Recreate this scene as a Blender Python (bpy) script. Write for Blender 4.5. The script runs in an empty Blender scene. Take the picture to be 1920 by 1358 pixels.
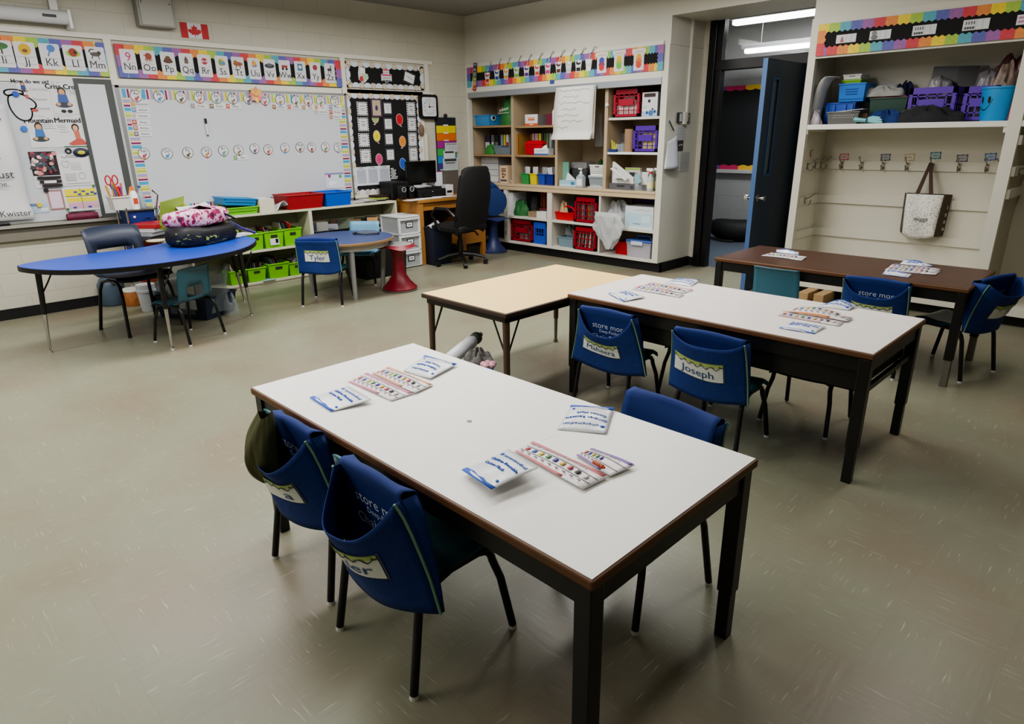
import bpy, bmesh, math, random
from mathutils import Matrix, Vector
random.seed(7)
C = bpy.context.scene.collection
PI = math.pi
# ---------------------------------------------------------------- camera model (24 mm-class lens, 1.5 m above the floor)
YAW, PITCH, ROLL, FPX, H = math.radians(45.273), math.radians(19.1414), math.radians(-0.8278), 1223.94, 1.5
_f = Vector((-math.sin(YAW)*math.cos(PITCH), math.cos(YAW)*math.cos(PITCH), -math.sin(PITCH)))
_r0 = Vector((math.cos(YAW), math.sin(YAW), 0)); _u0 = _r0.cross(_f)
CR = math.cos(ROLL)*_r0 + math.sin(ROLL)*_u0
CU = -math.sin(ROLL)*_r0 + math.cos(ROLL)*_u0
CAMP = Vector((0, 0, H))
def ray(px, py): return _f + CR*((px-960)/FPX) - CU*((py-679)/FPX)
def onz(px, py, z=0.0):
    d = ray(px, py); return CAMP + d*((z-H)/d.z)
def onx(px, py, X):
    d = ray(px, py); return CAMP + d*(X/d.x)
def ony(px, py, Y):
    d = ray(px, py); return CAMP + d*(Y/d.y)
cam = bpy.data.cameras.new('camera'); cam.sensor_width = 36; cam.lens = FPX/1920*36; cam.clip_end = 60
camo = bpy.data.objects.new('camera', cam); C.objects.link(camo)
mm = Matrix((CR, CU, -_f)).transposed().to_4x4(); mm.translation = CAMP; camo.matrix_world = mm
bpy.context.scene.camera = camo
XL, YF, YB, ZC = -7.206, 6.33, 7.0, 2.985      # left wall, cabinet faces, wall behind the cabinets, ceiling
# ---------------------------------------------------------------- materials
def lin(c):
    return tuple(((v/255)/12.92 if v/255 <= .04045 else ((v/255+.055)/1.055)**2.4) for v in c)
_M = {}
def mat(c, r=.6, metal=0, alpha=1, trans=0, emit=0, var=0, vs=8, bump=0, bs=60, spec=.5, sheen=0):
    """procedural principled material; c is an sRGB 0-255 triple"""
    k = (tuple(c), r, metal, alpha, trans, emit, var, vs, bump, bs, spec, sheen)
    if k in _M: return _M[k]
    m = bpy.data.materials.new('surface'); m.use_nodes = True
    nt = m.node_tree; b = nt.nodes['Principled BSDF']; L = nt.links.new
    col = lin(c)+(1,)
    b.inputs['Base Color'].default_value = col
    b.inputs['Roughness'].default_value = r; b.inputs['Metallic'].default_value = metal
    b.inputs['Alpha'].default_value = alpha; b.inputs['Transmission Weight'].default_value = trans
    b.inputs['Specular IOR Level'].default_value = spec
    if sheen: b.inputs['Sheen Weight'].default_value = sheen
    if emit: b.inputs['Emission Color'].default_value = col; b.inputs['Emission Strength'].default_value = emit
    if var or bump:
        tc = nt.nodes.new('ShaderNodeTexCoord')
    if var:
        n = nt.nodes.new('ShaderNodeTexNoise'); n.inputs['Scale'].default_value = vs; n.inputs['Detail'].default_value = 5
        L(tc.outputs['Object'], n.inputs['Vector'])
        mx = nt.nodes.new('ShaderNodeMix'); mx.data_type = 'RGBA'
        mx.inputs[6].default_value = tuple(v*(1-var) for v in col[:3])+(1,); mx.inputs[7].default_value = tuple(min(1, v*(1+var)) for v in col[:3])+(1,)
        L(n.outputs['Fac'], mx.inputs[0]); L(mx.outputs[2], b.inputs['Base Color'])
    if bump:
        n2 = nt.nodes.new('ShaderNodeTexNoise'); n2.inputs['Scale'].default_value = bs; n2.inputs['Detail'].default_value = 3
        L(tc.outputs['Object'], n2.inputs['Vector'])
        bp = nt.nodes.new('ShaderNodeBump'); bp.inputs['Strength'].default_value = bump; bp.inputs['Distance'].default_value = .01
        L(n2.outputs['Fac'], bp.inputs['Height']); L(bp.outputs['Normal'], b.inputs['Normal'])
    _M[k] = m; return m
# ---------------------------------------------------------------- mesh builder
_text_cache = {}
def text_mesh(s, bold=False):
    """(verts, faces, width) of a text of cap height about .7, lying in xy"""
    if s in _text_cache: return _text_cache[s]
    cu = bpy.data.curves.new('lettering', 'FONT'); cu.body = s; cu.size = 1; cu.resolution_u = 2
    o = bpy.data.objects.new('lettering', cu); me = bpy.data.meshes.new_from_object(o)
    v = [(p.co.x, p.co.y) for p in me.vertices]; f = [tuple(p.vertices) for p in me.polygons]
    bpy.data.objects.remove(o); bpy.data.curves.remove(cu); bpy.data.meshes.remove(me)
    w = max([p[0] for p in v], default=1)
    _text_cache[s] = (v, f, w); return v, f, w
def _basis(d):
    d = d.normalized(); a = Vector((0, 0, 1)) if abs(d.z) < .9 else Vector((1, 0, 0))
    x = a.cross(d).normalized(); return x, d.cross(x), d
class MB:
    def __init__(s, M=None): s.v = []; s.f = []; s.m = []; s.mats = []; s.M = M or Matrix(); s.cur = 0
    def use(s, m):
        if m not in s.mats: s.mats.append(m)
        s.cur = s.mats.index(m); return s
    def add(s, vs, fs):
        o = len(s.v); M = s.M
        s.v += [M @ Vector(p) for p in vs]; s.f += [tuple(o+i for i in f) for f in fs]; s.m += [s.cur]*len(fs); return s
    def box(s, a, b, M=None):
        x0, y0, z0 = (min(p, q) for p, q in zip(a, b)); x1, y1, z1 = (max(p, q) for p, q in zip(a, b))
        vs = [(x0,y0,z0),(x1,y0,z0),(x1,y1,z0),(x0,y1,z0),(x0,y0,z1),(x1,y0,z1),(x1,y1,z1),(x0,y1,z1)]
        if M: vs = [M @ Vector(p) for p in vs]
        return s.add(vs, [(0,3,2,1),(4,5,6,7),(0,1,5,4),(1,2,6,5),(2,3,7,6),(3,0,4,7)])
    def taper(s, cx, cy, z0, z1, a0, b0, a1, b1, cap=True, bot=True):
        """frustum with rectangular section; half sizes a0,b0 at z0 and a1,b1 at z1"""
        vs = [(cx-a0,cy-b0,z0),(cx+a0,cy-b0,z0),(cx+a0,cy+b0,z0),(cx-a0,cy+b0,z0),(cx-a1,cy-b1,z1),(cx+a1,cy-b1,z1),(cx+a1,cy+b1,z1),(cx-a1,cy+b1,z1)]
        fs = [(0,1,5,4),(1,2,6,5),(2,3,7,6),(3,0,4,7)]
        if bot: fs.append((0,3,2,1))
        if cap: fs.append((4,5,6,7))
        return s.add(vs, fs)
    def cyl(s, p0, p1, r0, r1=None, n=12, cap=True):
        r1 = r0 if r1 is None else r1; p0 = Vector(p0); p1 = Vector(p1); x, y, d = _basis(p1-p0); vs = []
        for p, r in ((p0, r0), (p1, r1)):
            for i in range(n): a = 2*PI*i/n; vs.append(p+x*(r*math.cos(a))+y*(r*math.sin(a)))
        fs = [(i, (i+1) % n, n+(i+1) % n, n+i) for i in range(n)]
        if cap: fs += [tuple(range(n-1, -1, -1)), tuple(range(n, 2*n))]
        return s.add(vs, fs)
    def tube(s, path, r, n=8, closed=False):
        P = [Vector(p) for p in path]; vs = []; k = len(P); X = None
        for i, p in enumerate(P):
            d = (P[(i+1) % k]-P[i-1]) if closed else (P[min(i+1, k-1)]-P[max(i-1, 0)])
            d.normalize()
            if X is None: X, Y, _ = _basis(d)
            else: X = (X-d*X.dot(d)).normalized(); Y = d.cross(X)
            rr = r[i] if isinstance(r, (list, tuple)) else r
            for j in range(n): a = 2*PI*j/n; vs.append(p+X*(rr*math.cos(a))+Y*(rr*math.sin(a)))
        fs = []
        for i in range(k if closed else k-1):
            for j in range(n): a, b = i*n, ((i+1) % k)*n; fs.append((a+j, a+(j+1) % n, b+(j+1) % n, b+j))
        if not closed: fs += [tuple(range(n-1, -1, -1)), tuple(range((k-1)*n, k*n))]
        return s.add(vs, fs)
    def lathe(s, prof, n=20, c=(0, 0, 0)):
        vs = []; k = len(prof)
        for r, z in prof:
            for i in range(n): a = 2*PI*i/n; vs.append((c[0]+r*math.cos(a), c[1]+r*math.sin(a), c[2]+z))
        fs = [(i*n+j, i*n+(j+1) % n, (i+1)*n+(j+1) % n, (i+1)*n+j) for i in range(k-1) for j in range(n)]
        fs += [tuple(range(n-1, -1, -1)), tuple(range((k-1)*n, k*n))]
        return s.add(vs, fs)
    def prism(s, poly, z0, z1):
        n = len(poly); vs = [(x, y, z0) for x, y in poly]+[(x, y, z1) for x, y in poly]
        return s.add(vs, [tuple(range(n-1, -1, -1)), tuple(range(n, 2*n))]+[(i, (i+1) % n, n+(i+1) % n, n+i) for i in range(n)])
    def poly(s, pts): return s.add(pts, [tuple(range(len(pts)))])
    def grid(s, fn, nu, nv, skip=None):
        vs = [fn(i/nu, j/nv) for j in range(nv+1) for i in range(nu+1)]
        fs = [(j*(nu+1)+i, j*(nu+1)+i+1, (j+1)*(nu+1)+i+1, (j+1)*(nu+1)+i) for j in range(nv) for i in range(nu) if not (skip and skip(i, j))]
        return s.add(vs, fs)
    def ball(s, c, r, n=12, sc=(1, 1, 1)):
        k = n//2; vs = []
        for i in range(k+1):
            t = PI*i/k
            for j in range(n): a = 2*PI*j/n; vs.append((c[0]+r*sc[0]*math.sin(t)*math.cos(a), c[1]+r*sc[1]*math.sin(t)*math.sin(a), c[2]-r*sc[2]*math.cos(t)))
        return s.add(vs, [(i*n+j, i*n+(j+1) % n, (i+1)*n+(j+1) % n, (i+1)*n+j) for i in range(k) for j in range(n)])
    def text(s, t, fn, h, anchor='c', w=None):
        """lettering; fn maps flat (x,y) to 3-D; h cap height"""
        v, f, W = text_mesh(t); k = h/.7; kx = k if w is None else w/W
        ox = {'l': 0, 'c': -W*kx/2, 'r': -W*kx}[anchor]
        return s.add([fn(p[0]*kx+ox, p[1]*k-h/2) for p in v], f)
    # flat drawing on the local xy plane (z = layer height)
    def draw(s, items, W, Hh, z=0.0008, dz=.0003):
        for it in items:
            k = it[0]
            if k == 'r': _, x0, y0, x1, y1, c = it; P = [(x0, y0), (x1, y0), (x1, y1), (x0, y1)]
            elif k == 'c':
                _, x, y, r, c = it; P = [(x+r*math.cos(a)/W, y+r*math.sin(a)/Hh) for a in [2*PI*i/16 for i in range(16)]]
            elif k == 'e':
                _, x, y, rx, ry, c = it; P = [(x+rx*math.cos(a)/W, y+ry*math.sin(a)/Hh) for a in [2*PI*i/16 for i in range(16)]]
            elif k == 'p': _, P, c = it
            elif k in 'tT':
                _, t, x, y, h, c = it[:6]; an = it[6] if len(it) > 6 else 'c'
                s.use(pm(c)); X, Y, Z = x*W, y*Hh, z; [s.text(t, lambda a, b: (X+a+q*h*.06, Y+b+(q % 2)*h*.04, Z+abs(q)*.0001), h, an) for q in ((-1, 0, 1) if k == 'T' else (0,))]; z += dz; continue
            elif k == 'l':
                _, Q, w, c = it; s.use(pm(c))
                for (ax, ay), (bx, by) in zip(Q, Q[1:]):
                    a = Vector((ax*W, ay*Hh)); b = Vector((bx*W, by*Hh)); d = b-a
                    if d.length < 1e-6: continue
                    d.normalize(); nn = Vector((-d.y, d.x))*w/2; d *= w/3
                    s.add([(*(a-nn-d), z), (*(b-nn+d), z), (*(b+nn+d), z), (*(a+nn-d), z)], [(0, 1, 2, 3)])
                z += dz; continue
            s.use(pm(c)); s.add([(x*W, y*Hh, z) for x, y in P], [tuple(range(len(P)))]); z += dz
        return s
    def build(s, name, parent=None, smooth=False, bev=0, sub=0, solid=0, ang=40, loc=None):
        me = bpy.data.meshes.new(name)
        me.from_pydata([tuple(p) for p in s.v], [], s.f); me.polygons.foreach_set('material_index', s.m)
        for m in s.mats: me.materials.append(m)
        if smooth:
            me.polygons.foreach_set('use_smooth', [True]*len(me.polygons)); me.set_sharp_from_angle(angle=math.radians(ang))
        me.update()
        o = bpy.data.objects.new(name, me); C.objects.link(o)
        if parent is not None: o.parent = parent
        if loc is not None: o.location = loc
        if solid: md = o.modifiers.new('thickness', 'SOLIDIFY'); md.thickness = solid; md.offset = 0
        if bev: md = o.modifiers.new('bevel', 'BEVEL'); md.width = bev; md.segments = 2; md.limit_method = 'ANGLE'; md.angle_limit = math.radians(50)
        if sub: md = o.modifiers.new('subdivision', 'SUBSURF'); md.levels = sub; md.render_levels = sub
        return o
def pm(c): return c if not isinstance(c, (tuple, list)) else mat(c, .55)
# ---------------------------------------------------------------- objects
def tag(o, label, cat, group=None):
    o['label'] = label; o['category'] = cat
    if group: o['group'] = group
    return o
def thing(name, label, cat, loc=(0, 0, 0), rz=0, group=None, rx=0, ry=0):
    o = bpy.data.objects.new(name, None); C.objects.link(o); o.empty_display_size = .05
    o.location = loc; o.rotation_euler = (rx, ry, rz); return tag(o, label, cat, group)
def struct(o): o['kind'] = 'structure'; return o
def dup(root, label, loc=None, rz=None, group=None):
    r = root.copy(); C.objects.link(r); r['label'] = label
    if loc is not None: r.location = loc
    if rz is not None: r.rotation_euler = (0, 0, rz)
    if group: r['group'] = group
    for ch in list(root.children):
        c = ch.copy(); C.objects.link(c); c.parent = r
        for g in list(ch.children):
            d = g.copy(); C.objects.link(d); d.parent = c
    return r
def scrib(x, y, w, h, c, W=1, Hh=1, seed=0, th=.004):
    """an illegible line of handwriting as a zigzag stroke"""
    r = random.Random(seed); n = max(4, int(w*28)); return ('l', [(x+w*i/n, y+h*(r.random()-.5)) for i in range(n+1)], th, c)
# frames: left wall (u = +y, v = z, n = +x), back faces (u = +x, v = z, n = -y), table top (flat)
def LWf(y, z, n=0, rot=0): return Matrix.Translation((XL+n, y, z)) @ Matrix(((0,0,1,0),(1,0,0,0),(0,1,0,0),(0,0,0,1))) @ Matrix.Rotation(rot, 4, 'Z')
def BKf(x, z, Y, rot=0): return Matrix.Translation((x, Y, z)) @ Matrix(((1,0,0,0),(0,0,-1,0),(0,1,0,0),(0,0,0,1))) @ Matrix.Rotation(rot, 4, 'Z')
def lwbox(px0, py0, px1, py1, n=.03):
    """wall rectangle from a photo box: u0, v0 (bottom), u1, v1 (top)"""
    cx, cy = (px0+px1)/2, (py0+py1)/2; X = XL+n
    return onx(px0, cy, X).y, onx(cx, py1, X).z, onx(px1, cy, X).y, onx(cx, py0, X).z
def bkbox(px0, py0, px1, py1, Y):
    cx, cy = (px0+px1)/2, (py0+py1)/2
    return ony(px0, cy, Y).x, ony(cx, py1, Y).z, ony(px1, cy, Y).x, ony(cx, py0, Y).z
def sheet(name, label, cat, M, W, Hh, col, items=(), t=.002, group=None, parent=None, corner=0, poly=None):
    """a flat printed thing: a thin slab with its printing, lower left corner at the frame's origin"""
    b = MB(); b.use(pm(col))
    if poly: b.prism([(x*W, y*Hh) for x, y in poly], 0, t)
    elif corner:
        P = []
        for cx, cy, a0 in ((W-corner, corner, -PI/2), (W-corner, Hh-corner, 0), (corner, Hh-corner, PI/2), (corner, corner, PI)):
            for i in range(4): a = a0+PI/2*i/3; P.append((cx+corner*math.cos(a), cy+corner*math.sin(a)))
        b.prism(P, 0, t)
    else: b.box((0, 0, 0), (W, Hh, t))
    b.draw(items, W, Hh, t+.0004)
    o = b.build(name, parent); o.matrix_local = M
    return o if parent is not None else tag(o, label, cat, group)
# ================================================================ surfaces of the room
def nodemat(name):
    m = bpy.data.materials.new(name); m.use_nodes = True
    return m, m.node_tree, m.node_tree.nodes['Principled BSDF']
def floor_mat(dark=1.0, tint=(135, 132, 115)):
    m, nt, b = nodemat('vinyl tile'); N = nt.nodes.new; L = nt.links.new
    tc = N('ShaderNodeTexCoord'); S = N('ShaderNodeSeparateXYZ'); L(tc.outputs['Object'], S.inputs[0])
    ch = N('ShaderNodeTexChecker'); ch.inputs['Scale'].default_value = 1/.305
    ch.inputs['Color1'].default_value = (1,1,1,1); ch.inputs['Color2'].default_value = (0,0,0,1)
    off = N('ShaderNodeVectorMath'); off.operation = 'ADD'; off.inputs[1].default_value = (.07, .03, .1)
    L(tc.outputs['Object'], off.inputs[0]); L(off.outputs[0], ch.inputs['Vector'])
    def streak(sx, sy, lo, hi):
        mp = N('ShaderNodeMapping'); mp.inputs['Scale'].default_value = (sx, sy, 1); L(tc.outputs['Object'], mp.inputs[0])
        n = N('ShaderNodeTexNoise'); n.inputs['Scale'].default_value = 1; n.inputs['Detail'].default_value = 2.5; n.inputs['Distortion'].default_value = .12; L(mp.outputs[0], n.inputs['Vector'])
        r = N('ShaderNodeMapRange'); r.inputs[1].default_value = lo; r.inputs[2].default_value = hi; L(n.outputs['Fac'], r.inputs[0]); return r.outputs[0]
    def pick(a, c):
        x = N('ShaderNodeMix'); L(ch.outputs['Color'], x.inputs[0]); L(a, x.inputs[2]); L(c, x.inputs[3]); return x.outputs[0]
    white = pick(streak(9, 120, .635, .72), streak(120, 9, .635, .72))
    fine = pick(streak(7, 60, .3, .7), streak(60, 7, .3, .7))
    big = N('ShaderNodeTexNoise'); big.inputs['Scale'].default_value = 1.3; big.inputs['Detail'].default_value = 4; L(tc.outputs['Object'], big.inputs['Vector'])
    c0 = lin(tint); k = dark
    base = N('ShaderNodeMix'); base.data_type = 'RGBA'
    base.inputs[6].default_value = tuple(v*.98*k for v in c0)+(1,); base.inputs[7].default_value = tuple(v*1.02*k for v in c0)+(1,); L(fine, base.inputs[0])
    b2 = N('ShaderNodeMix'); b2.data_type = 'RGBA'; b2.blend_type = 'MULTIPLY'; b2.inputs[0].default_value = 1
    tn = N('ShaderNodeMix'); tn.data_type = 'RGBA'; tn.inputs[6].default_value = (.93, .84, .80, 1); tn.inputs[7].default_value = (.93, .98, .93, 1); tr_ = N('ShaderNodeMapRange'); tr_.inputs[1].default_value = .38; tr_.inputs[2].default_value = .56; L(big.outputs['Fac'], tr_.inputs[0]); L(tr_.outputs[0], tn.inputs[0])
    L(base.outputs[2], b2.inputs[6]); L(tn.outputs[2], b2.inputs[7])
    wm = N('ShaderNodeMath'); wm.operation = 'MULTIPLY'; wm.inputs[1].default_value = .36; L(white, wm.inputs[0])
    b3 = N('ShaderNodeMix'); b3.data_type = 'RGBA'; b3.inputs[7].default_value = (.56*k, .54*k, .47*k, 1); L(wm.outputs[0], b3.inputs[0]); L(b2.outputs[2], b3.inputs[6])
    br = N('ShaderNodeTexBrick'); br.offset = 0; br.inputs['Scale'].default_value = 1; br.inputs['Brick Width'].default_value = .305; br.inputs['Row Height'].default_value = .305
    br.inputs['Mortar Size'].default_value = .0012; br.inputs['Color1'].default_value = (1,1,1,1); br.inputs['Color2'].default_value = (.97,.97,.97,1); br.inputs['Mortar'].default_value = (.9,.9,.9,1)
    L(off.outputs[0], br.inputs['Vector'])
    b4 = N('ShaderNodeMix'); b4.data_type = 'RGBA'; b4.blend_type = 'MULTIPLY'; b4.inputs[0].default_value = 1; L(b3.outputs[2], b4.inputs[6]); L(br.outputs['Color'], b4.inputs[7])
    L(b4.outputs[2], b.inputs['Base Color'])
    rr = N('ShaderNodeMapRange'); rr.inputs[3].default_value = .26; rr.inputs[4].default_value = .46; L(big.outputs['Fac'], rr.inputs[0]); L(rr.outputs[0], b.inputs['Roughness'])
    b.inputs['Specular IOR Level'].default_value = .42
    bp = N('ShaderNodeBump'); bp.inputs['Strength'].default_value = .025; bp.inputs['Distance'].default_value = .01; L(fine, bp.inputs['Height']); L(bp.outputs[0], b.inputs['Normal'])
    return m
def block_mat(axis, col=(194, 191, 176), bw=.4, rh=.2, zoff=0):
    """painted concrete block; axis = horizontal axis of the wall"""
    m, nt, b = nodemat('painted block'); N = nt.nodes.new; L = nt.links.new
    tc = N('ShaderNodeTexCoord'); S = N('ShaderNodeSeparateXYZ'); L(tc.outputs['Object'], S.inputs[0])
    K = N('ShaderNodeCombineXYZ'); L(S.outputs[axis], K.inputs[0]); L(S.outputs[2], K.inputs[1])
    o = N('ShaderNodeVectorMath'); o.operation = 'ADD'; o.inputs[1].default_value = (20, 10+zoff, 0); L(K.outputs[0], o.inputs[0])
    br = N('ShaderNodeTexBrick'); br.inputs['Scale'].default_value = 1; br.inputs['Brick Width'].default_value = bw; br.inputs['Row Height'].default_value = rh
    br.inputs['Mortar Size'].default_value = .004; br.inputs['Mortar Smooth'].default_value = .6
    c = lin(col); br.inputs['Color1'].default_value = c+(1,); br.inputs['Color2'].default_value = tuple(v*.965 for v in c)+(1,); br.inputs['Mortar'].default_value = tuple(v*.84 for v in c)+(1,)
    L(o.outputs[0], br.inputs['Vector']); L(br.outputs['Color'], b.inputs['Base Color'])
    n = N('ShaderNodeTexNoise'); n.inputs['Scale'].default_value = 90; n.inputs['Detail'].default_value = 4; L(tc.outputs['Object'], n.inputs['Vector'])
    mx = N('ShaderNodeMath'); mx.operation = 'MULTIPLY_ADD'; mx.inputs[1].default_value = -1.6; L(br.outputs['Fac'], mx.inputs[0]); L(n.outputs['Fac'], mx.inputs[2])
    bp = N('ShaderNodeBump'); bp.inputs['Strength'].default_value = .25; bp.inputs['Distance'].default_value = .004; L(mx.outputs[0], bp.inputs['Height']); L(bp.outputs[0], b.inputs['Normal'])
    b.inputs['Roughness'].default_value = .5
    return m
CREAM = mat((205, 202, 190), .5, var=.04, vs=3)
CREAM2 = mat((214, 211, 200), .45, var=.03, vs=4)
BLACK = mat((16, 16, 17), .4)
RUBBER = mat((20, 20, 21), .55, var=.2, vs=6)
STEEL = mat((150, 150, 150), .3, 1)
CHROME = mat((200, 200, 200), .18, 1)
WHITE = mat((232, 232, 228), .5)
def sbox(name, a, b, m, bev=0): return struct(MB().use(m).box(a, b).build(name, bev=bev))
X0, X1, Y0, Y1 = XL, 3.4, -3.0, YB
sbox('floor', (X0-.3, Y0-.3, -.12), (X1+.3, YB+.06, 0), floor_mat())
sbox('ceiling', (X0-.3, Y0-.3, ZC), (X1+.3, YF+.02, ZC+.1), mat((150, 148, 142), .9, var=.12, vs=60))
sbox('wall_left', (XL-.2, Y0-.3, 0), (XL, YB+.2, ZC), block_mat(1))
sbox('wall_right', (X1, Y0-.3, 0), (X1+.2, YB+.2, ZC), block_mat(1))
sbox('wall_front', (XL, Y0-.2, 0), (X1, Y0, ZC), block_mat(0))
# back wall: the soffit above the cabinet, block work beside the door, and the wall behind the cubbies
BW = block_mat(0)
sbox('wall_back', (XL, YF+.012, 2.36), (-4.04, YB+.2, ZC), CREAM)
b = MB().use(BW); b.box((-4.3, YB, 0), (-3.966, YB+.2, ZC)); b.box((-3.966, YB, 2.80), (-2.55, YB+.2, ZC)); b.box((-2.75, YB+.02, 0), (X1, YB+.2, ZC)); b.box((XL, YB-.02, 0), (-4.3, YB+.2, ZC))
struct(b.build('wall_back_recess'))
sbox('wall_back_lintel', (-4.04, YF+.012, 2.62), (-2.62, YB, ZC), CREAM)
sbox('wall_back_soffit', (-2.62, YF+.03, 2.42), (X1, YB+.02, ZC), CREAM)
# black rubber baseboards
sbox('baseboard_left', (XL, Y0, 0), (XL+.012, 2.0, .095), RUBBER)
sbox('baseboard_back', (-4.1, YB-.012, 0), (-3.966, YB, .1), RUBBER)
# ---------------------------------------------------------------- door frame, transom, leaf
b = MB().use(mat((22, 22, 24), .3))
ZT0, ZT1 = 2.13, 2.23
b.box((-3.966, YB-.03, 0), (-3.885, YB+.1, 2.84)); b.box((-3.885, YB, 0), (-3.815, YB+.09, 2.80))
b.box((-2.86, YB-.03, 0), (-2.78, YB+.1, 2.84))
b.box((-3.966, YB-.03, 2.76), (-2.78, YB+.1, 2.84)); b.box((-3.885, YB, 2.70), (-2.86, YB+.09, 2.76)); b.box((-3.885, YB-.01, ZT0), (-2.86, YB+.1, ZT1))
door_frame = struct(b.build('trim_1', bev=.004))
sbox('window_1', (-3.815, YB+.05, ZT1), (-2.86, YB+.056, 2.70), mat((235, 240, 240), .03, alpha=.1, spec=.5))
dr = bpy.data.objects.new('door_1', None); C.objects.link(dr); struct(dr); dr.location = (-2.875, YB-.02, 0)
dm = mat((44, 62, 84), .38, var=.08, vs=3); dm_lit = mat((70, 98, 140), .4)
def door_leaf():
    b = MB().use(dm); w = .88; g0, g1, gz0, gz1 = -.28, -.16, 1.12, 1.95
    for a, c in (((0, -.0), (-g0*0, 0)),): pass
    # leaf built round a tall slit of glass; local y from -w (latch) to 0 (hinge)
    ya, yb = -w+.16, -w+.26
    b.box((-.044, -w+.003, .012), (0, ya, 2.12)); b.box((-.044, yb, .012), (0, 0, 2.12)); b.box((-.044, ya, .012), (0, yb, gz0)); b.box((-.044, ya, gz1), (0, yb, 2.12))
    b.use(dm_lit).box((-.044, -w, .012), (0, -w+.003, 2.12))  # latch edge painted a lighter blue for the light falling on it
    return b.build('leaf', dr), ya, yb, gz0, gz1
lf, ya, yb, gz0, gz1 = door_leaf()
b = MB().use(mat((140, 142, 136), .15, alpha=.8)).box((-.026, ya, gz0), (-.018, yb, gz1)); b.build('vision_pane', dr)
b = MB().use(mat((52, 92, 140), .4))
for x in (0, -.05):
    b.box((x, ya-.015, gz0-.015), (x+.006, ya, gz1+.015)); b.box((x, yb, gz0-.015), (x+.006, yb+.015, gz1+.015)); b.box((x, ya, gz1), (x+.006, yb, gz1+.015)); b.box((x, ya, gz0-.015), (x+.006, yb, gz0))
b.build('pane_bead', dr)
for s in (1, -1):
    b = MB().use(CHROME); x = 0 if s > 0 else -.044
    b.cyl((x, -.815, .905), (x+s*.008, -.815, .905), .034, n=20); b.cyl((x+s*.008, -.815, .905), (x+s*.045, -.815, .905), .012, n=12); b.cyl((x+s*.04, -.815, .905), (x+s*.075, -.815, .905), .022, .026, n=18)
    b.build('door_knob', dr, smooth=True)
# ---------------------------------------------------------------- corridor beyond the door
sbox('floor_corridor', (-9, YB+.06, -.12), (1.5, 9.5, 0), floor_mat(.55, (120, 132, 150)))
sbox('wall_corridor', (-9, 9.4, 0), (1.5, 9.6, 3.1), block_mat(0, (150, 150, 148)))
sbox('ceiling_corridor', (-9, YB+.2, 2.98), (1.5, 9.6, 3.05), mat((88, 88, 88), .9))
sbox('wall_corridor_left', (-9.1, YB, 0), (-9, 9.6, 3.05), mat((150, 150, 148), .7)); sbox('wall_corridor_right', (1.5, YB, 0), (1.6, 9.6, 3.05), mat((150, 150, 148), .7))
# corridor bulletin board
x0, z0, _, _ = bkbox(1342, 160, 1440, 315, 9.4); zt = ony(1400, 160, 9.4).z; zb = ony(1390, 318, 9.4).z
o = MB().use(mat((14, 14, 15), .8)).box((-6.2, 9.37, zb), (-2.6, 9.4, zt)); cb = o.build('bulletin_board'); tag(cb, 'black bulletin board in the corridor seen through the open doorway', 'bulletin board')
RB = [(178, 42, 70), (205, 150, 40), (70, 130, 170), (96, 70, 130), (180, 50, 90), (210, 170, 60), (100, 150, 190)]
for nm, z, s in (('border_strip', zt, -1), ('border_strip', zb, 1)):
    b = MB()
    for i in range(24):
        b.use(pm(RB[(i//2) % 7])); xx = -6.2+i*.15
        pts = [(xx, 9.362, z), (xx+.15, 9.362, z)]+[(xx+.15-.15*k/6, 9.362, z+s*(.05+.018*math.sin(PI*k/6))) for k in range(7)]
        b.poly(pts if s > 0 else pts[::-1])
    b.build(nm, cb)
b = MB().use(mat((170, 170, 165), .5)).box((-6.2, 9.34, zb-.05), (-2.6, 9.4, zb)); b.build('ledge', cb)
# backpack on the corridor floor
p = onz(1366, 452); bp = thing('backpack', 'black backpack lying on the corridor floor beyond the doorway', 'backpack', (p.x, 9.12, 0), .1)
b = MB().use(mat((13, 13, 14), .7, bump=.5, bs=12))
b.grid(lambda u, v: (.36*math.cos(2*PI*u)*math.sin(PI*v)**.5*(1+.06*math.sin(9*u*6)), .22*math.sin(2*PI*u)*math.sin(PI*v)**.5, .15-.15*math.cos(PI*v)+.03*math.sin(PI*v)*math.sin(2*PI*u*2+1)), 24, 12); b.build('bag_body', bp, smooth=True)
MB().use(mat((10, 10, 11), .6)).tube([(-.38, -.1, .02), (-.3, -.2, .05), (-.05, -.25, .02), (.1, -.23, .02)], .016, 6).build('strap', bp, smooth=True)
# corridor lights; the lower glowing tube stands for a reflection in the glass
LM = mat((255, 255, 255), .5, emit=7)
for i, (a, yy) in enumerate((((1376, 44), 7.75), ((1398, 97), 8.75))):
    A = ony(*a, yy); t = thing('ceiling_light', ('corridor tube light nearer the door seen through the transom', 'glowing tube seen lower through the transom, standing for a reflection')[i], 'light', (A.x, yy, A.z), group='corridor tube lights')
    MB().use(mat((120, 120, 120), .5)).box((-.03, -.07, .03), (1.25, .07, .08)).build('housing', t)
    MB().use(LM).box((0, -.05, -.025), (1.2, .05, .028)).build('tube', t, bev=.015)
    for x in (.2, 1.0): MB().use(STEEL).cyl((x, 0, .08), (x, 0, max(.09, 2.98-A.z)), .006, n=8).build('hanger', t)
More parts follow.
